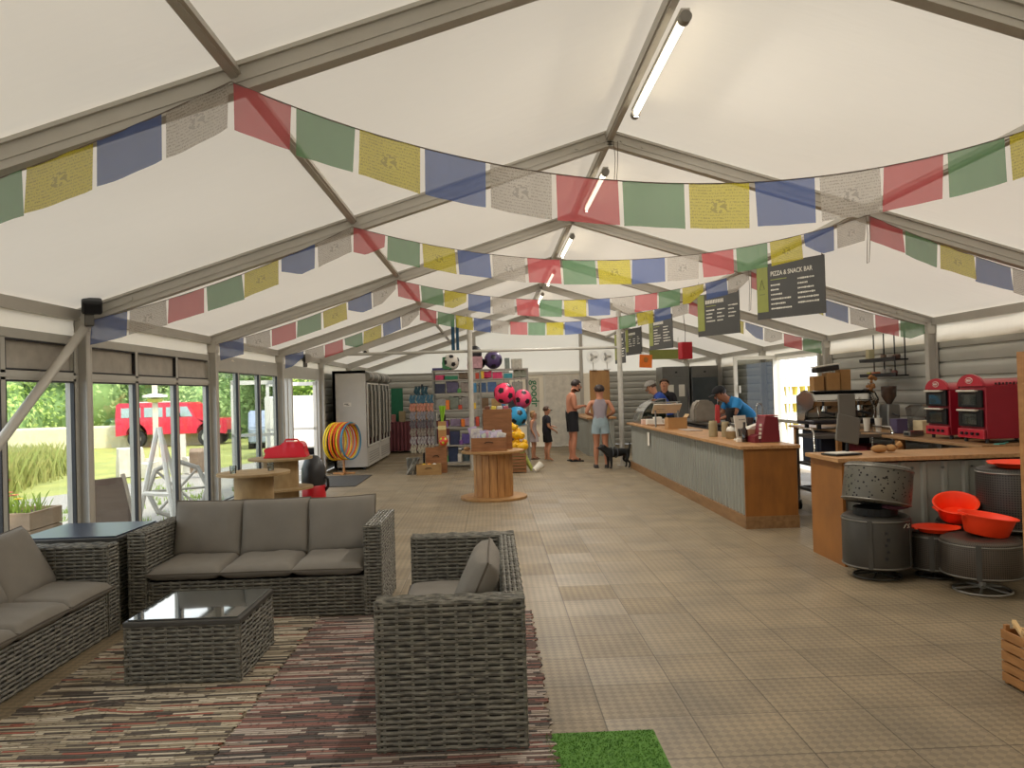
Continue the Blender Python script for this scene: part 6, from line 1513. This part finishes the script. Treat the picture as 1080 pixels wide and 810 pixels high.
# ------------------------------------------------------------------ cable reel tables by the windows
def reel(label, x, y, r, rd, h, mid=None):
    t = thing('cable_reel_table', label, 'table', (x, y, 0), group='cable reel tables by the windows')
    bm = B(); lathe(bm, [(0, 0), (r, 0), (r, .025), (0, .025)], 40); obj('base_disc', bm, PLYR, t)
    bm = B(); cyl(bm, (0, 0, .025), (0, 0, h-.025), rd, n=32); obj('drum', bm, PLYR, t, True)
    bm = B(); lathe(bm, [(0, h-.025), (r, h-.025), (r, h), (0, h)], 40); obj('top_disc', bm, PLYR, t)
    if mid: bm = B(); lathe(bm, [(rd*.98, mid-.012), (r, mid-.012), (r, mid+.012), (rd*.98, mid+.012)], 40); obj('middle_disc', bm, PLYR, t)
    return t
reel('nearer plywood cable reel table right behind the three-seat sofa', -3.57, 8.15, .37, .20, .75)
reel('farther plywood cable reel table with a middle disc, red case on top', -3.78, 9.95, .40, .22, .76, .37)
for x, y, lb in ((-3.75, 8.05, 'clear glass at the left on the nearer cable reel table'), (-3.42, 8.25, 'clear glass with a candle on the nearer cable reel table')):
    bm = B(); lathe(bm, [(0, 0), (.03, 0), (.035, .08), (.031, .08), (.028, .006), (0, .006)], 18); solo('glass', bm, MATS.get('x') or glass_mat('tumbler', '#e8eeee', 1, .05), lb, 'glass', (x, y, .751), smooth=True)
t = thing('red_case', 'bright red plastic toolbox lying on the farther cable reel table', 'case', (-3.70, 9.95, .761), .05)
bm = B(); prism(bm, [(-.28, 0), (.27, 0), (.27, .03), (.24, .05), (.24, .15), (.20, .20), (-.02, .20), (-.06, .145), (-.24, .13), (-.27, .09), (-.22, .06), (-.25, .03)], 'y', -.13, .13); bmesh.ops.bevel(bm, geom=bm.edges[:], offset=.012, segments=2, affect='EDGES'); obj('case_body', bm, mat('vivid_red', '#e0182c', .3, 0, .03, coat=.3), t, True)
bm = B(); tube(bm, [(-.02, -.02, .2), (.0, -.02, .225), (.14, -.02, .225), (.16, -.02, .2)], .012, 8); obj('handle', bm, REDP, t, True)
t = thing('shop_vacuum', 'red and black canister vacuum standing behind the farther cable reel table', 'vacuum', (-3.52, 10.62, 0))
bm = B(); lathe(bm, [(0, .06), (.15, .06), (.16, .09), (.16, .30), (.15, .32), (0, .32)], 28); obj('canister', bm, REDP, t, True)
bm = B(); lathe(bm, [(.15, .32), (.165, .36), (.16, .55), (.12, .66), (.06, .72), (0, .73)], 28); obj('motor_head', bm, mat('vac_grey', '#2b2b2e', .4), t, True)
bm = B(); lathe(bm, [(0, .0), (.14, .0), (.155, .06), (0, .06)], 24); obj('wheel_base', bm, BLACK, t)
bm = B(); tube(bm, [(.15, -.02, .45), (.2, -.04, .4), (.2, -.02, .3), (.15, .0, .24)], .02, 8); obj('hose', bm, BLACK, t, True)

# ------------------------------------------------------------------ drinks coolers, hoops
for i, (y, lb) in enumerate(((16.0, 'nearer white glass-front drinks cooler with a plain side panel'), (17.75, 'farther white glass-front drinks cooler'))):
    t = thing('drinks_cooler', lb, 'fridge', (-4.34, y, 0), group='drinks coolers on the left wall'); L = 1.68
    CW = mat('cooler_white', '#bcb8b0', .5, 0, .03)
    bm = B(); box(bm, (.03, L/2, 1.06), (.06, L, 2.0)); box(bm, (.34, .02, 1.06), (.68, .04, 2.0)); box(bm, (.34, L-.02, 1.06), (.68, .04, 2.0)); box(bm, (.34, L/2, 2.03), (.68, L, .06)); obj('cabinet', bm, CW, t)
    bm = B(); box(bm, (.35, L/2, .26), (.70, L-.06, .40), bev=.01); obj('lower_grille', bm, CW, t)
    bm = B(); 
    for k in range(5): box(bm, (.703, L/2, .14+.05*k), (.006, L*.8, .012))
    obj('grille_slot', bm, mat('slot_grey', '#7d7a73'), t)
    for k in range(3):
        yy = .07+(L-.14)*(k+.5)/3; wd = (L-.14)/3
        bm = B(); 
        for s in (-1, 1): box(bm, (.70, yy+s*(wd/2-.02), 1.14), (.03, .03, 1.32))
        for z in (.49, 1.79): box(bm, (.70, yy, z), (.03, wd, .03))
        o = obj('cooler_door', bm, WHITE, t)
        bm = B(); box(bm, (.70, yy, 1.14), (.008, wd-.06, 1.28)); obj('door_glass', bm, glass_mat('cooler_glass%d%d' % (i, k), '#c2cbcb', .7, .06), o)
        bm = B(); box(bm, (.73, yy+wd/2-.05, 1.14), (.02, .02, 1.0)); obj('handle', bm, TAPE, o)
    for z in (.55, .85, 1.15, 1.45):
        bm = B(); box(bm, (.36, L/2, z), (.56, L-.1, .015)); obj('cooler_shelf', bm, STEEL, t)
    bm = B(); cyl(bm, (.68, .03, 1.93), (.68, L-.03, 1.93), .10, n=24); obj('night_blind', bm, mat('blind_grey', '#6f6b62', .4, .3), t, True)
    for q in (.28, .75): bm = B(); cyl(bm, (.68, L*q-.02, 1.93), (.68, L*q+.02, 1.93), .106, n=24); obj('blind_strap', bm, TAPE, t, True)
    if i == 0:
        bm = B(); box(bm, (.30, -.003, 1.36), (.16, .004, .08)); o = obj('notice', bm, TAPE, t)
        bm = B(); box(bm, (.28, -.006, 1.37), (.08, .002, .016)); box(bm, (.31, -.006, 1.345), (.06, .002, .01)); obj('notice_lettering', bm, BLACK, o)
    for a in (.08, .6):
        for b_ in (.1, L-.1): bm = B(); cyl(bm, (a, b_, 0), (a, b_, .08), .03, n=10); obj('foot', bm, BLACK, t)
    bm = B(); rn = random.Random(i)
    # drinks on the shelves
    p0 = None
    for z in (.558, .858, 1.158):
        for k in range(9):
            col = ['#5a7a8a', '#8a5a4a', '#6a8a5a'][(k+int(z*10)) % 3]
            b2 = B(); lathe(b2, [(0, 0), (.032, 0), (.033, .12), (.013, .17), (.013, .2), (0, .2)], 12)
            solo('drink_bottle', b2, mat('drink'+col[1:], col, .3), ('nearer' if i == 0 else 'farther')+' cooler drink bottle on the '+{.558: 'lowest', .858: 'second', 1.158: 'third'}[z]+' shelf, %s' % {'#5a7a8a': 'blue grey', '#8a5a4a': 'reddish brown', '#6a8a5a': 'green'}[col], 'bottle', (-4.34+.52, y+.15+.17*k, z), group='bottles in the drinks coolers', smooth=True)
    bm.free()
t = thing('hoop_stand', 'small wooden stand holding the coloured hoops', 'stand', (-4.0, 15.25, 0))
bm = B(); box(bm, (0, 0, .02), (.42, .06, .03)); box(bm, (0, 0, .02), (.06, .42, .034)); cyl(bm, (0, 0, .03), (0, 0, .74), .022, n=10); obj('stand_post', bm, WOOD, t)
bm = B(); cyl(bm, (-.24, -.04, .98), (.24, .05, .98), .012, n=8); cyl(bm, (0, 0, .7), (0, 0, .99), .018, n=8); obj('stand_arm', bm, WOOD, t)
HC = [('#d9bd22', 'yellow'), ('#d9bd22', 'yellow'), ('#d8501c', 'orange red'), ('#d9bd22', 'yellow'), ('#d8641c', 'orange'), ('#d8501c', 'orange red'), ('#d9bd22', 'yellow'), ('#c83a1c', 'red orange'), ('#2a7fa0', 'blue')]
for i, (c, nm) in enumerate(HC):
    r = .36; bm = B(); a0 = .62+.02*math.sin(i*3)
    tube(bm, [(0, r*math.cos(a), r*math.sin(a)-r) for a in [2*PI*k/40 for k in range(40)]], .016, 8, True)
    solo('hoop', bm, mat('hoop'+c[1:], c, .35), ['leftmost yellow hoop on the wooden stand', 'second yellow hoop from the left on the stand', 'first orange red hoop from the left on the stand', 'third yellow hoop, right of the first orange red one', 'orange hoop in the middle of the stand', 'orange red hoop just right of the middle orange one', 'last yellow hoop towards the right of the stand', 'red orange hoop next to the blue one', 'single blue hoop at the far right of the stand'][i], 'hoop', (-4.0-.16+.038*i, 15.22+.008*i, .993+.015), smooth=True, group='hoops on the wooden stand', rot=(0, .04*math.sin(i*2), -.42+.05*math.sin(i)))

# ------------------------------------------------------------------ table with maroon cloth at the back
t = thing('cloth_table', 'table under a pleated maroon cloth against the back corrugated wall', 'table', (-3.10, 20.75, 0))
bm = B(); box(bm, (0, 0, .79), (1.7, .7, .03)); obj('table_top', bm, WOOD, t)
for x in (-.75, .75):
    for y in (-.28, .28): bm = B(); box(bm, (x, y, .39), (.04, .04, .78)); obj('leg', bm, WOOD, t)
bm = B(); pr = None; per = []
for k in range(141):
    s = k/140; 
    if s < .2: p = (-.87, .36-.72*s/.2)
    elif s < .8: p = (-.87+1.74*(s-.2)/.6, -.37)
    else: p = (.87, -.36+.72*(s-.8)/.2)
    w_ = .018*math.sin(k*1.35); nx, ny = (-1, 0) if s < .2 else ((0, -1) if s < .8 else (1, 0))
    a = bm.verts.new((p[0]+nx*w_*.3, p[1]+ny*w_*.3, .812)); b_ = bm.verts.new((p[0]+nx*w_*1.3, p[1]+ny*w_*1.3, .06))
    if pr: bm.faces.new((pr[0], a, b_, pr[1]))
    pr = (a, b_)
box(bm, (0, 0, .814), (1.74, .74, .008)); solo('tablecloth', bm, mat('maroon_cloth_table', '#6b3a40', .9, 0, .12, 5), 'maroon pleated cloth hanging over the table at the back left', 'tablecloth', (-3.10, 20.75, 0), smooth=True)
t = thing('display_box', 'brown cardboard display box on the maroon cloth table', 'box', (-2.95, 20.6, .819))
bm = B(); prism(bm, [(-.2, 0), (.2, 0), (.2, .38), (-.05, .42), (-.2, .40)], 'y', -.12, .12); obj('box_body', bm, CARD, t)
bm = B(); box(bm, (-.02, -.09, .43), (.42, .22, .01), Matrix.Rotation(.25, 3, 'Y')); obj('box_flap', bm, CARD, t)
bm = B(); prism(bm, [(-.1, .06), (-.02, .06), (-.04, .16), (-.09, .15)], 'y', -.13, -.122); obj('emblem', bm, mat('print_brown2', '#6a4a30'), t)
bm = B(); sphere(bm, (0, 0, .05), .08, 10, 8, (1, .8, .6)); solo('sun_hat', bm, TAPE, 'white rounded hat on top of the cardboard display box', 'hat', (-2.93, 20.6, 1.25))
for x, sx, sz, m_, lb, nm in ((-3.45, .16, .28, MATS['beige_ceramic'], 'beige tall carton left of the cardboard display box', 'carton'), (-2.55, .08, .22, TAPE, 'white bottle right of the cardboard display box', 'bottle'), (-2.38, .16, .16, BLACK, 'small black box at the right end of the maroon cloth table', 'box'), (-3.68, .10, .20, mat('pinkish', '#a8706a', .6), 'pink container at the left end of the maroon cloth table', 'container')):
    bm = B()
    if nm == 'bottle': lathe(bm, [(0, 0), (sx/2, 0), (sx/2, sz*.7), (.015, sz*.9), (0, sz)], 14)
    else: box(bm, (0, 0, sz/2), (sx, .14, sz), bev=.006)
    solo(nm, bm, m_, lb, nm, (x, 20.6, .819))
bm = B(); box(bm, (0, 0, .45), (.32, .02, .9), bev=.004); box(bm, (0, .04, .01), (.3, .1, .02)); solo('green_board', bm, mat('green_board', '#1d6b4c', .6), 'plain dark green board standing behind the maroon cloth table', 'board', (-3.62, 20.93, .819))

# banner on the back wall
t = thing('wall_banner', 'tall white banner with sideways green lettering beside the white double door', 'banner', (.12, YB-.07, .62))
bm = B(); box(bm, (0, 0, .64), (.30, .01, 1.28)); obj('banner_panel', bm, mat('banner_white', '#cfc8b8', .7), t)
text_mesh('banner_lettering', 'goodr', .30, mat('banner_green', '#2f7a52', .6), t, TR(-.07, -.008, 1.22) @ RX(PI/2) @ RZ(-PI/2))
bm = B(); rn = random.Random(6)
for k in range(11): box(bm, (-.42+.07*(k % 2), -.0, 1.2-.055*k), (.045, .004, .03))
obj('small_lettering', bm, mat('print_dark', '#55504a'), t)
bm = B(); prism(bm, [(-.06, .14), (.06, .14), (.06, .30), (-.06, .30)], 'y', -.012, -.006); obj('emblem', bm, mat('banner_pink', '#b09084', .6), t)

# ------------------------------------------------------------------ shop shelving
t = thing('shop_shelving', 'grey metal shop shelving unit stacked with toys and boxes behind the cable reel', 'shelving', (-2.26, 15.95, 0))
SM = mat('shelf_metal', '#86857e', .5, .3, .05)
for x in (0, .98, 1.96):
    for y in (0, .45): bm = B(); box(bm, (x, y, 1.0), (.035, .035, 2.0)); obj('upright', bm, SM, t)
SHZ = [.10, .45, .82, 1.18, 1.52, 1.80, 2.0]
for z in SHZ: bm = B(); box(bm, (.98, .225, z), (2.0, .48, .028)); obj('shelf_board', bm, mat('shelf_board', '#9a948a', .6), t)
rn = random.Random(21)
def stock(x, z, w_, h, d_, col, kind, label, y=16.1):
    m_ = mat('stock'+col[1:], col, .5, 0, .18, 18)
    bm = B()
    if kind == 'box': box(bm, (0, 0, h/2), (w_, d_, h), bev=.004); box(bm, (0, -d_/2-.002, h*.55), (w_*.7, .003, h*.4))
    elif kind == 'ball': sphere(bm, (0, 0, w_/2), w_/2, 20, 14)
    elif kind == 'bag':
        box(bm, (0, 0, h/2), (w_, d_, h)); bmesh.ops.subdivide_edges(bm, edges=bm.edges[:], cuts=3, use_grid_fill=True)
        for v in bm.verts: v.co += noise.noise_vector(v.co*14+Vector((x*9, 0, 0)))*.03
        mz = min(v.co.z for v in bm.verts)
        for v in bm.verts: v.co.z -= mz
    elif kind == 'tub': lathe(bm, [(0, 0), (w_*.4, 0), (w_*.5, h), (w_*.45, h), (0, h*.9)], 16)
    nm = {'box': 'boxed_toy', 'ball': 'toy_ball', 'bag': 'bagged_toy', 'tub': 'toy_tub'}[kind]
    return solo(nm, bm, m_, label, 'toy', (-2.26+x, y, z+.015), group='toys on the shop shelving', smooth=kind != 'box')
rows = [(2.0, 'top', [(.12, .26, .05, '#4a4478', 'box', 'flat dark blue box'), (.30, .2, .24, '#3f7a4f', 'bag', 'green frog-like toy'), (.88, .3, .24, '#b98f96', 'bag', 'pink and white striped net bag'), (1.55, .1, .22, '#6f7a72', 'box', 'narrow grey carton'), (1.75, .22, .2, '#a9a598', 'box', 'white wire-framed box')]),
        (1.80, 'second', [(.15, .2, .1, '#d0426a', 'box', 'bright pink packet'), (.36, .3, .08, '#2f7f5c', 'box', 'flat green packet'), (.66, .24, .12, '#6a5a48', 'bag', 'brown soft bundle'), (1.12, .18, .13, '#c22f5c', 'bag', 'crimson soft bag'), (1.34, .2, .13, '#d03a68', 'box', 'raspberry red box'), (1.56, .18, .1, '#2d8a96', 'box', 'teal packet'), (1.80, .24, .14, '#7c8270', 'bag', 'grey green bundle')]),
        (1.52, 'third', [(.14, .2, .2, '#34384f', 'box', 'dark blue box'), (.40, .24, .22, '#57506a', 'bag', 'dusky purple bag'), (.68, .22, .2, '#8a7f76', 'bag', 'pale brown bag'), (1.02, .16, .2, '#3b5a80', 'box', 'blue box'), (1.22, .18, .21, '#44628c', 'box', 'second blue box'), (1.75, .22, .2, '#8d9086', 'box', 'pale grey carton')]),
        (1.18, 'fourth', [(.16, .22, .2, '#9a9a96', 'bag', 'pale grey bag'), (.42, .2, .25, '#6d7468', 'bag', 'olive grey bag'), (.68, .22, .24, '#84807a', 'bag', 'grey patterned bag'), (1.05, .18, .22, '#70563a', 'box', 'brown box'), (1.30, .2, .2, '#a98a5a', 'box', 'tan box'), (1.7, .3, .24, '#3a3a3c', 'box', 'black box')]),
        (.82, 'fifth', [(.45, .22, .14, '#7a6a80', 'bag', 'mauve soft bag'), (.72, .26, .16, '#a38a9a', 'bag', 'pinkish soft bundle'), (1.1, .2, .25, '#6a4a40', 'box', 'reddish brown box'), (1.6, .25, .2, '#4a3a30', 'box', 'dark brown box')]),
        (.45, 'sixth', [(.42, .2, .28, '#2c3350', 'box', 'navy tall box'), (.70, .26, .2, '#5a4a8a', 'bag', 'violet soft toy'), (1.15, .2, .22, '#4f5a50', 'box', 'green grey box'), (1.6, .26, .2, '#6a5640', 'box', 'brown carton')]),
        (.10, 'bottom', [(.38, .2, .3, '#23304a', 'box', 'navy blue upright box'), (.64, .18, .26, '#5a6a70', 'tub', 'grey blue tub'), (.82, .14, .2, '#404a56', 'box', 'slate box'), (1.2, .3, .24, '#2a2a2c', 'box', 'black carton'), (1.65, .3, .26, '#4a4a44', 'box', 'dark grey carton')])]
for z, rn_, items in rows:
    for (x, w_, h, col, kind, d_) in items: stock(x, z, w_, h, .22, col, kind, d_+' on the '+rn_+' shelf of the shop shelving')
EXC = [('#b8452f', 'rust red'), ('#d8b23a', 'mustard yellow'), ('#3f7fa8', 'sky blue'), ('#4f8a4a', 'leaf green'), ('#c9c2b4', 'off white'), ('#7a4f8c', 'purple'), ('#d9772e', 'orange')]
ci = 0
for z, rn_, xs_ in ((1.80, 'second', (.92, 1.02)), (1.52, 'third', (.86, .54, 1.42, 1.56)), (1.18, 'fourth', (.29, .55, .84, 1.45, 1.9)), (.82, 'fifth', (.12, .25, .60, .9, 1.35, 1.85)), (.45, 'sixth', (.15, .26, .55, .9, 1.0, 1.36)), (.10, 'bottom', (.12, .24, .51, .98, 1.4))):
    for x in xs_:
        c, cn = EXC[ci % 7]; ci += 1
        stock(x, z, .075, .09+.035*(ci % 4), .14, c, 'box', 'small '+cn+' packet on the '+rn_+' shelf of the shop shelving', 16.02)
# footballs with dark pentagon patches
def football(label, x, y, z, r, col, patch, g=None):
    t = thing('football', label, 'ball', (x, y, z), rot=(x*3, y, .5), group=g)
    bm = B(); sphere(bm, (0, 0, 0), r, 48, 32); obj('ball_skin', bm, mat('ball'+col[1:], col, .35, 0, .03), t, True)
    ph = (1+5**.5)/2
    for v in [(0, s1, s2*ph) for s1 in (-1, 1) for s2 in (-1, 1)]+[(s1, s2*ph, 0) for s1 in (-1, 1) for s2 in (-1, 1)]+[(s2*ph, 0, s1) for s1 in (-1, 1) for s2 in (-1, 1)]:
        d = Vector(v).normalized(); a = d.orthogonal().normalized(); b_ = d.cross(a); bm = B()
        cor = [(a*math.cos(2*PI*k/5)+b_*math.sin(2*PI*k/5))*.33 for k in range(5)]; out = [cor[k].lerp(cor[(k+1) % 5], q/4) for k in range(5) for q in range(4)]
        c = bm.verts.new(d*r*1.008); prev = None
        for f_ in (.34, .67, 1.0):
            ring = [bm.verts.new((d+o_*f_).normalized()*r*1.008) for o_ in out]; n_ = len(ring)
            for k in range(n_):
                if prev is None: bm.faces.new((c, ring[k], ring[(k+1) % n_]))
                else: bm.faces.new((prev[k], ring[k], ring[(k+1) % n_], prev[(k+1) % n_]))
            prev = ring
        obj('patch', bm, mat('patch'+patch[1:], patch, .4), t)
    return t
football('large bright pink football in front of the shop shelving', -.80, 15.25, 1.50, .21, '#e8345f', '#20161c')
football('smaller pink football to the right and below the large pink one', -.44, 15.45, 1.38, .19, '#e0486e', '#20161c')
football('blue football hanging below the two pink ones', -.56, 15.2, 1.04, .20, '#2a8fc0', '#14181c')
football('white football on the top shelf left of the pole', -1.88, 16.1, 2.015+.172, .17, '#d5cfc4', '#15151a')
football('dark purple football on the top shelf right of the pole', -1.00, 16.1, 2.015+.19, .188, '#4a3a66', '#17141f')
bm = B(); tube(bm, [(-.80, 15.25, 1.7), (-.8, 15.3, 1.9), (-.75, 15.6, 2.05)], .004, 5); tube(bm, [(-.44, 15.45, 1.56), (-.45, 15.5, 1.85), (-.5, 15.7, 2.03)], .004, 5); tube(bm, [(-.56, 15.2, 1.21), (-.6, 15.4, 1.8), (-.6, 15.7, 2.02)], .004, 5)
solo('ball_net_cord', bm, CORDM, 'cords of the ball nets hung from the shelving top', 'cord')
# tall hanging items above the shelving
bm = B(); box(bm, (-.06, 0, .48), (.07, .03, .96), bev=.01); box(bm, (.03, 0, .46), (.06, .03, .92), bev=.01); cyl(bm, (-.02, 0, .95), (-.01, 0, 1.06), .012)
solo('kite_bag', bm, mat('kite_blue', '#1f5a7a', .6, 0, 0, 6, col2='#16364e'), 'long narrow blue bag hanging above the shelving left of the pole', 'bag', (-1.74, 15.55, 2.34))
t = thing('black_bird_toy', 'black bird-like inflatable on top of the shelving behind the rail', 'toy', (-1.38, 16.15, 2.016), .3)
bm = B(); sphere(bm, (0, 0, .34), .15, 16, 12, (1, .7, 1.1)); sphere(bm, (.05, 0, .14), .14, 14, 10, (1.3, .8, 1)); sphere(bm, (.27, 0, .14), .1, 12, 8, (1.8, .4, .4)); obj('toy_body', bm, BLACK, t, True)
bm = B(); sphere(bm, (-.06, -.10, .38), .03, 8, 6); obj('toy_eye', bm, mat('toy_green', '#7a9a80'), t)
# sock display tower
t = thing('sock_tower', 'tiered sock display tower left of the shop shelving', 'display stand', (-2.40, 14.9, 0))
bm = B(); cyl(bm, (0, .1, .0), (0, .1, 1.72), .02); lathe(bm, [(0, 0), (.2, 0), (.2, .015), (0, .015)], 24, TR(0, .1, 0)); obj('pole', bm, BLACKM, t)
TZ = [1.66, 1.50, 1.34, 1.18, 1.02, .86, .70, .54]
for z in TZ: bm = B(); box(bm, (0, .04, z+.02), (.46 if z < 1.6 else .28, .015, .012)); cyl(bm, (0, .1, z+.02), (0, .04, z+.02), .008); obj('cross_bar', bm, BLACKM, t)
TC = [('#20505c', 'dark teal', 4), ('#25435c', 'navy blue', 7), ('#8a4a44', 'brick red', 7), ('#58545e', 'slate grey', 7), ('#6d6468', 'mottled grey', 7), ('#8d8478', 'pale beige', 7), ('#5a5560', 'charcoal flecked', 7), ('#b0a690', 'cream striped', 7)]
for (z, (c, nm, n)) in zip(TZ, TC):
    first = None
    for k in range(n):
        x = -2.40+(k-(n-1)/2)*.066; loc = (x, 14.925, z+.012)
        if first is None:
            bm = B(); prism(bm, [(-.026, 0), (.026, 0), (.026, -.08), (.062, -.125), (.055, -.158), (.02, -.15), (-.026, -.11)], 'y', -.026, .0); box(bm, (0, -.013, -.02), (.054, .032, .03))
            mm = mat('sock'+c[1:], c, .9, 0, 0, 28, .2, 90, col2=['#1a2a34', '#3f6a7a', '#c08a70', '#8a8688', '#3a3a3c', '#5a5048', '#a09a94', '#6f6a5c'][TZ.index(z)])
            first = solo('sock', bm, mm, nm+' sock hanging on the '+{0: 'top', 1: 'second', 2: 'third', 3: 'fourth', 4: 'fifth', 5: 'sixth', 6: 'seventh', 7: 'lowest'}[TZ.index(z)]+' tier of the sock tower', 'sock', loc, group=nm+' socks on the sock tower')
            first.rotation_euler = (0, .35, .1)
        else: dup(first, loc, (0, .35+.1*math.sin(k*2), .1*math.sin(k)))
# lower bundles, crates by the tower
crate('larger pine crate on the floor below the sock tower', (-2.16, 15.05, 0), .40, .34, .50, CRW)
crate('small pine crate with yellow balls in front of the larger crate', (-2.28, 14.68, 0), .46, .26, .20, mat('crate_pale', '#a5814f', .6, 0, 0, 5, .08, 30, (1, 1, 5), col2='#8c6a3e'))
for i in range(6):
    bm = B(); sphere(bm, (0, 0, 0), .042, 14, 10); solo('play_ball', bm, mat(['pb_y', 'pb_o', 'pb_w'][i % 3], ['#d9b62e', '#d8862e', '#c9c4b8'][i % 3], .4), ['yellow', 'orange', 'white'][i % 3]+' play ball in the small pine crate, '+('front row' if i < 3 else 'back row'), 'ball', (-2.38+.10*(i % 3), 14.63+.10*(i//3), .165), group='play balls in the small crate', smooth=True)
bm = B(); box(bm, (0, 0, .06), (.36, .2, .12)); solo('crate_packing', bm, CARD, 'cardboard packing inside the small pine crate', 'packing', (-2.28, 14.68, .015))
for i in range(10):
    bm = B(); cyl(bm, (0, 0, 0), (.05*math.cos(i), .05*math.sin(i), .30), .012, .02, n=8); solo('glow_stick', bm, mat('lime', '#8fc22e', .5), 'lime green foam rod in the tall carton, fanning towards the '+['right', 'right and back', 'back left', 'left and slightly back', 'left front', 'front right', 'far right', 'back right', 'back left, lower', 'far left'][i], 'foam rod', (-2.03+.012*math.cos(i*2), 14.98+.012*math.sin(i*2), .99), group='lime green foam rods')
t = thing('rod_carton', 'tall narrow carton holding the lime green foam rods', 'carton', (-2.03, 14.98, .51))
bm = B(); box(bm, (0, 0, .24), (.15, .15, .48), bev=.003); obj('carton_body', bm, CARD, t)
bm = B(); box(bm, (0, -.077, .36), (.15, .003, .08)); obj('carton_stripe', bm, mat('cream_stripe', '#cdbf86', .6), t)
football('small multicoloured beach ball leaning on the tall narrow carton', -2.0, 14.80, .615, .09, '#c9462e', '#b9c23a')
bm = B(); rn = random.Random(31)
for _ in range(12):
    a = rn.uniform(-.25, .25); cyl(bm, (rn.uniform(-.14, .14), rn.uniform(-.05, .05), .0), (rn.uniform(-.14, .14), rn.uniform(-.05, .05), .32), .016, .022, n=8)
solo('umbrella_bundle', bm, mat('dark_bundle', '#3b3f42', .8, 0, 0, 8, col2='#8f8c80'), 'bundle of dark furled rolls on the floor at the foot of the sock tower', 'bundle', (-2.60, 14.75, 0), kind='stuff')
# yellow net bags and slatted basket right of the reel
t = thing('slatted_basket', 'slatted wooden basket on the floor at the right end of the shelving', 'basket', (-.62, 14.6, 0))
for i in range(6):
    for s in (-1, 1): bm = B(); box(bm, (0, s*.15, .04+.06*i), (.36, .012, .045)); obj('slat', bm, CRW, t)
    for s in (-1, 1): bm = B(); box(bm, (s*.18, 0, .04+.06*i), (.012, .3, .045)); obj('slat', bm, CRW, t)
for s in (-1, 1):
    for q in (-1, 1): bm = B(); box(bm, (s*.165, q*.135, .19), (.025, .025, .38)); obj('corner_post', bm, CRW, t)
bm = B(); box(bm, (0, 0, .15), (.32, .26, .3)); solo('basket_filling', bm, mat('filling_olive', '#6a6f3a', .9, 0, .2, 20, .4, 40), 'olive green contents inside the slatted basket', 'contents', (-.62, 14.6, .01))
for i, (x, z, r, lb) in enumerate(((-.66, .52, .12, 'largest yellow rubber duck on top of the slatted basket'), (-.50, .50, .11, 'yellow rubber duck at the right on the slatted basket'), (-.60, .72, .11, 'upper yellow rubber duck in the pile on the basket'), (-.76, .66, .09, 'small yellow rubber duck at the left of the pile'), (-.52, .70, .09, 'yellow rubber duck at the right of the pile'), (-.66, .86, .08, 'topmost yellow rubber duck of the pile'))):
    t2 = thing('yellow_toy', lb.replace('rubber duck', 'inflatable toy'), 'toy', (x, 14.6-.03*(i % 2), z-r*.9), .5*i, 'yellow inflatable toys on the basket'); YM = mat('toy_yellow', '#e5b014', .4, 0, .05)
    bm = B(); sphere(bm, (0, 0, r*.8), r, 16, 12, (1.15, .85, .8)); sphere(bm, (r*.5, 0, r*1.5), r*.5, 12, 9); sphere(bm, (-r*1.0, 0, r*1.1), r*.35, 10, 8, (1.2, .8, .7)); obj('toy_body', bm, YM, t2, True)
    bm = B(); sphere(bm, (r*1.02, 0, r*1.45), r*.18, 8, 6, (1.2, 1, .5)); obj('beak', bm, mat('toy_beak', '#c8601c', .5), t2, True)
t = thing('leaning_bucket', 'white bucket tipped over beside the slatted basket', 'bucket', (-.22, 14.5, .085), rot=(0, 1.0, .5))
bm = B(); lathe(bm, [(0, -.10), (.055, -.10), (.075, .09), (.078, .095), (.072, .09), (.052, -.09), (0, -.09)], 24); obj('bucket_body', bm, TAPE, t, True)
bm = B(); tube(bm, [(.075*math.cos(a), .0+.075*math.sin(a), .085+.04*math.sin(a)) for a in [PI*k/10 for k in range(11)]], .004, 5); obj('bucket_handle', bm, STEEL, t)
bm = B(); cyl(bm, (0, 0, 0), (-.22, .1, .42), .035, .05, n=10); solo('green_roll', bm, mat('olive_roll', '#9aa04a', .7, 0, .2, 14), 'yellow green roll leaning between the basket and the bucket', 'roll', (-.32, 14.55, .03))
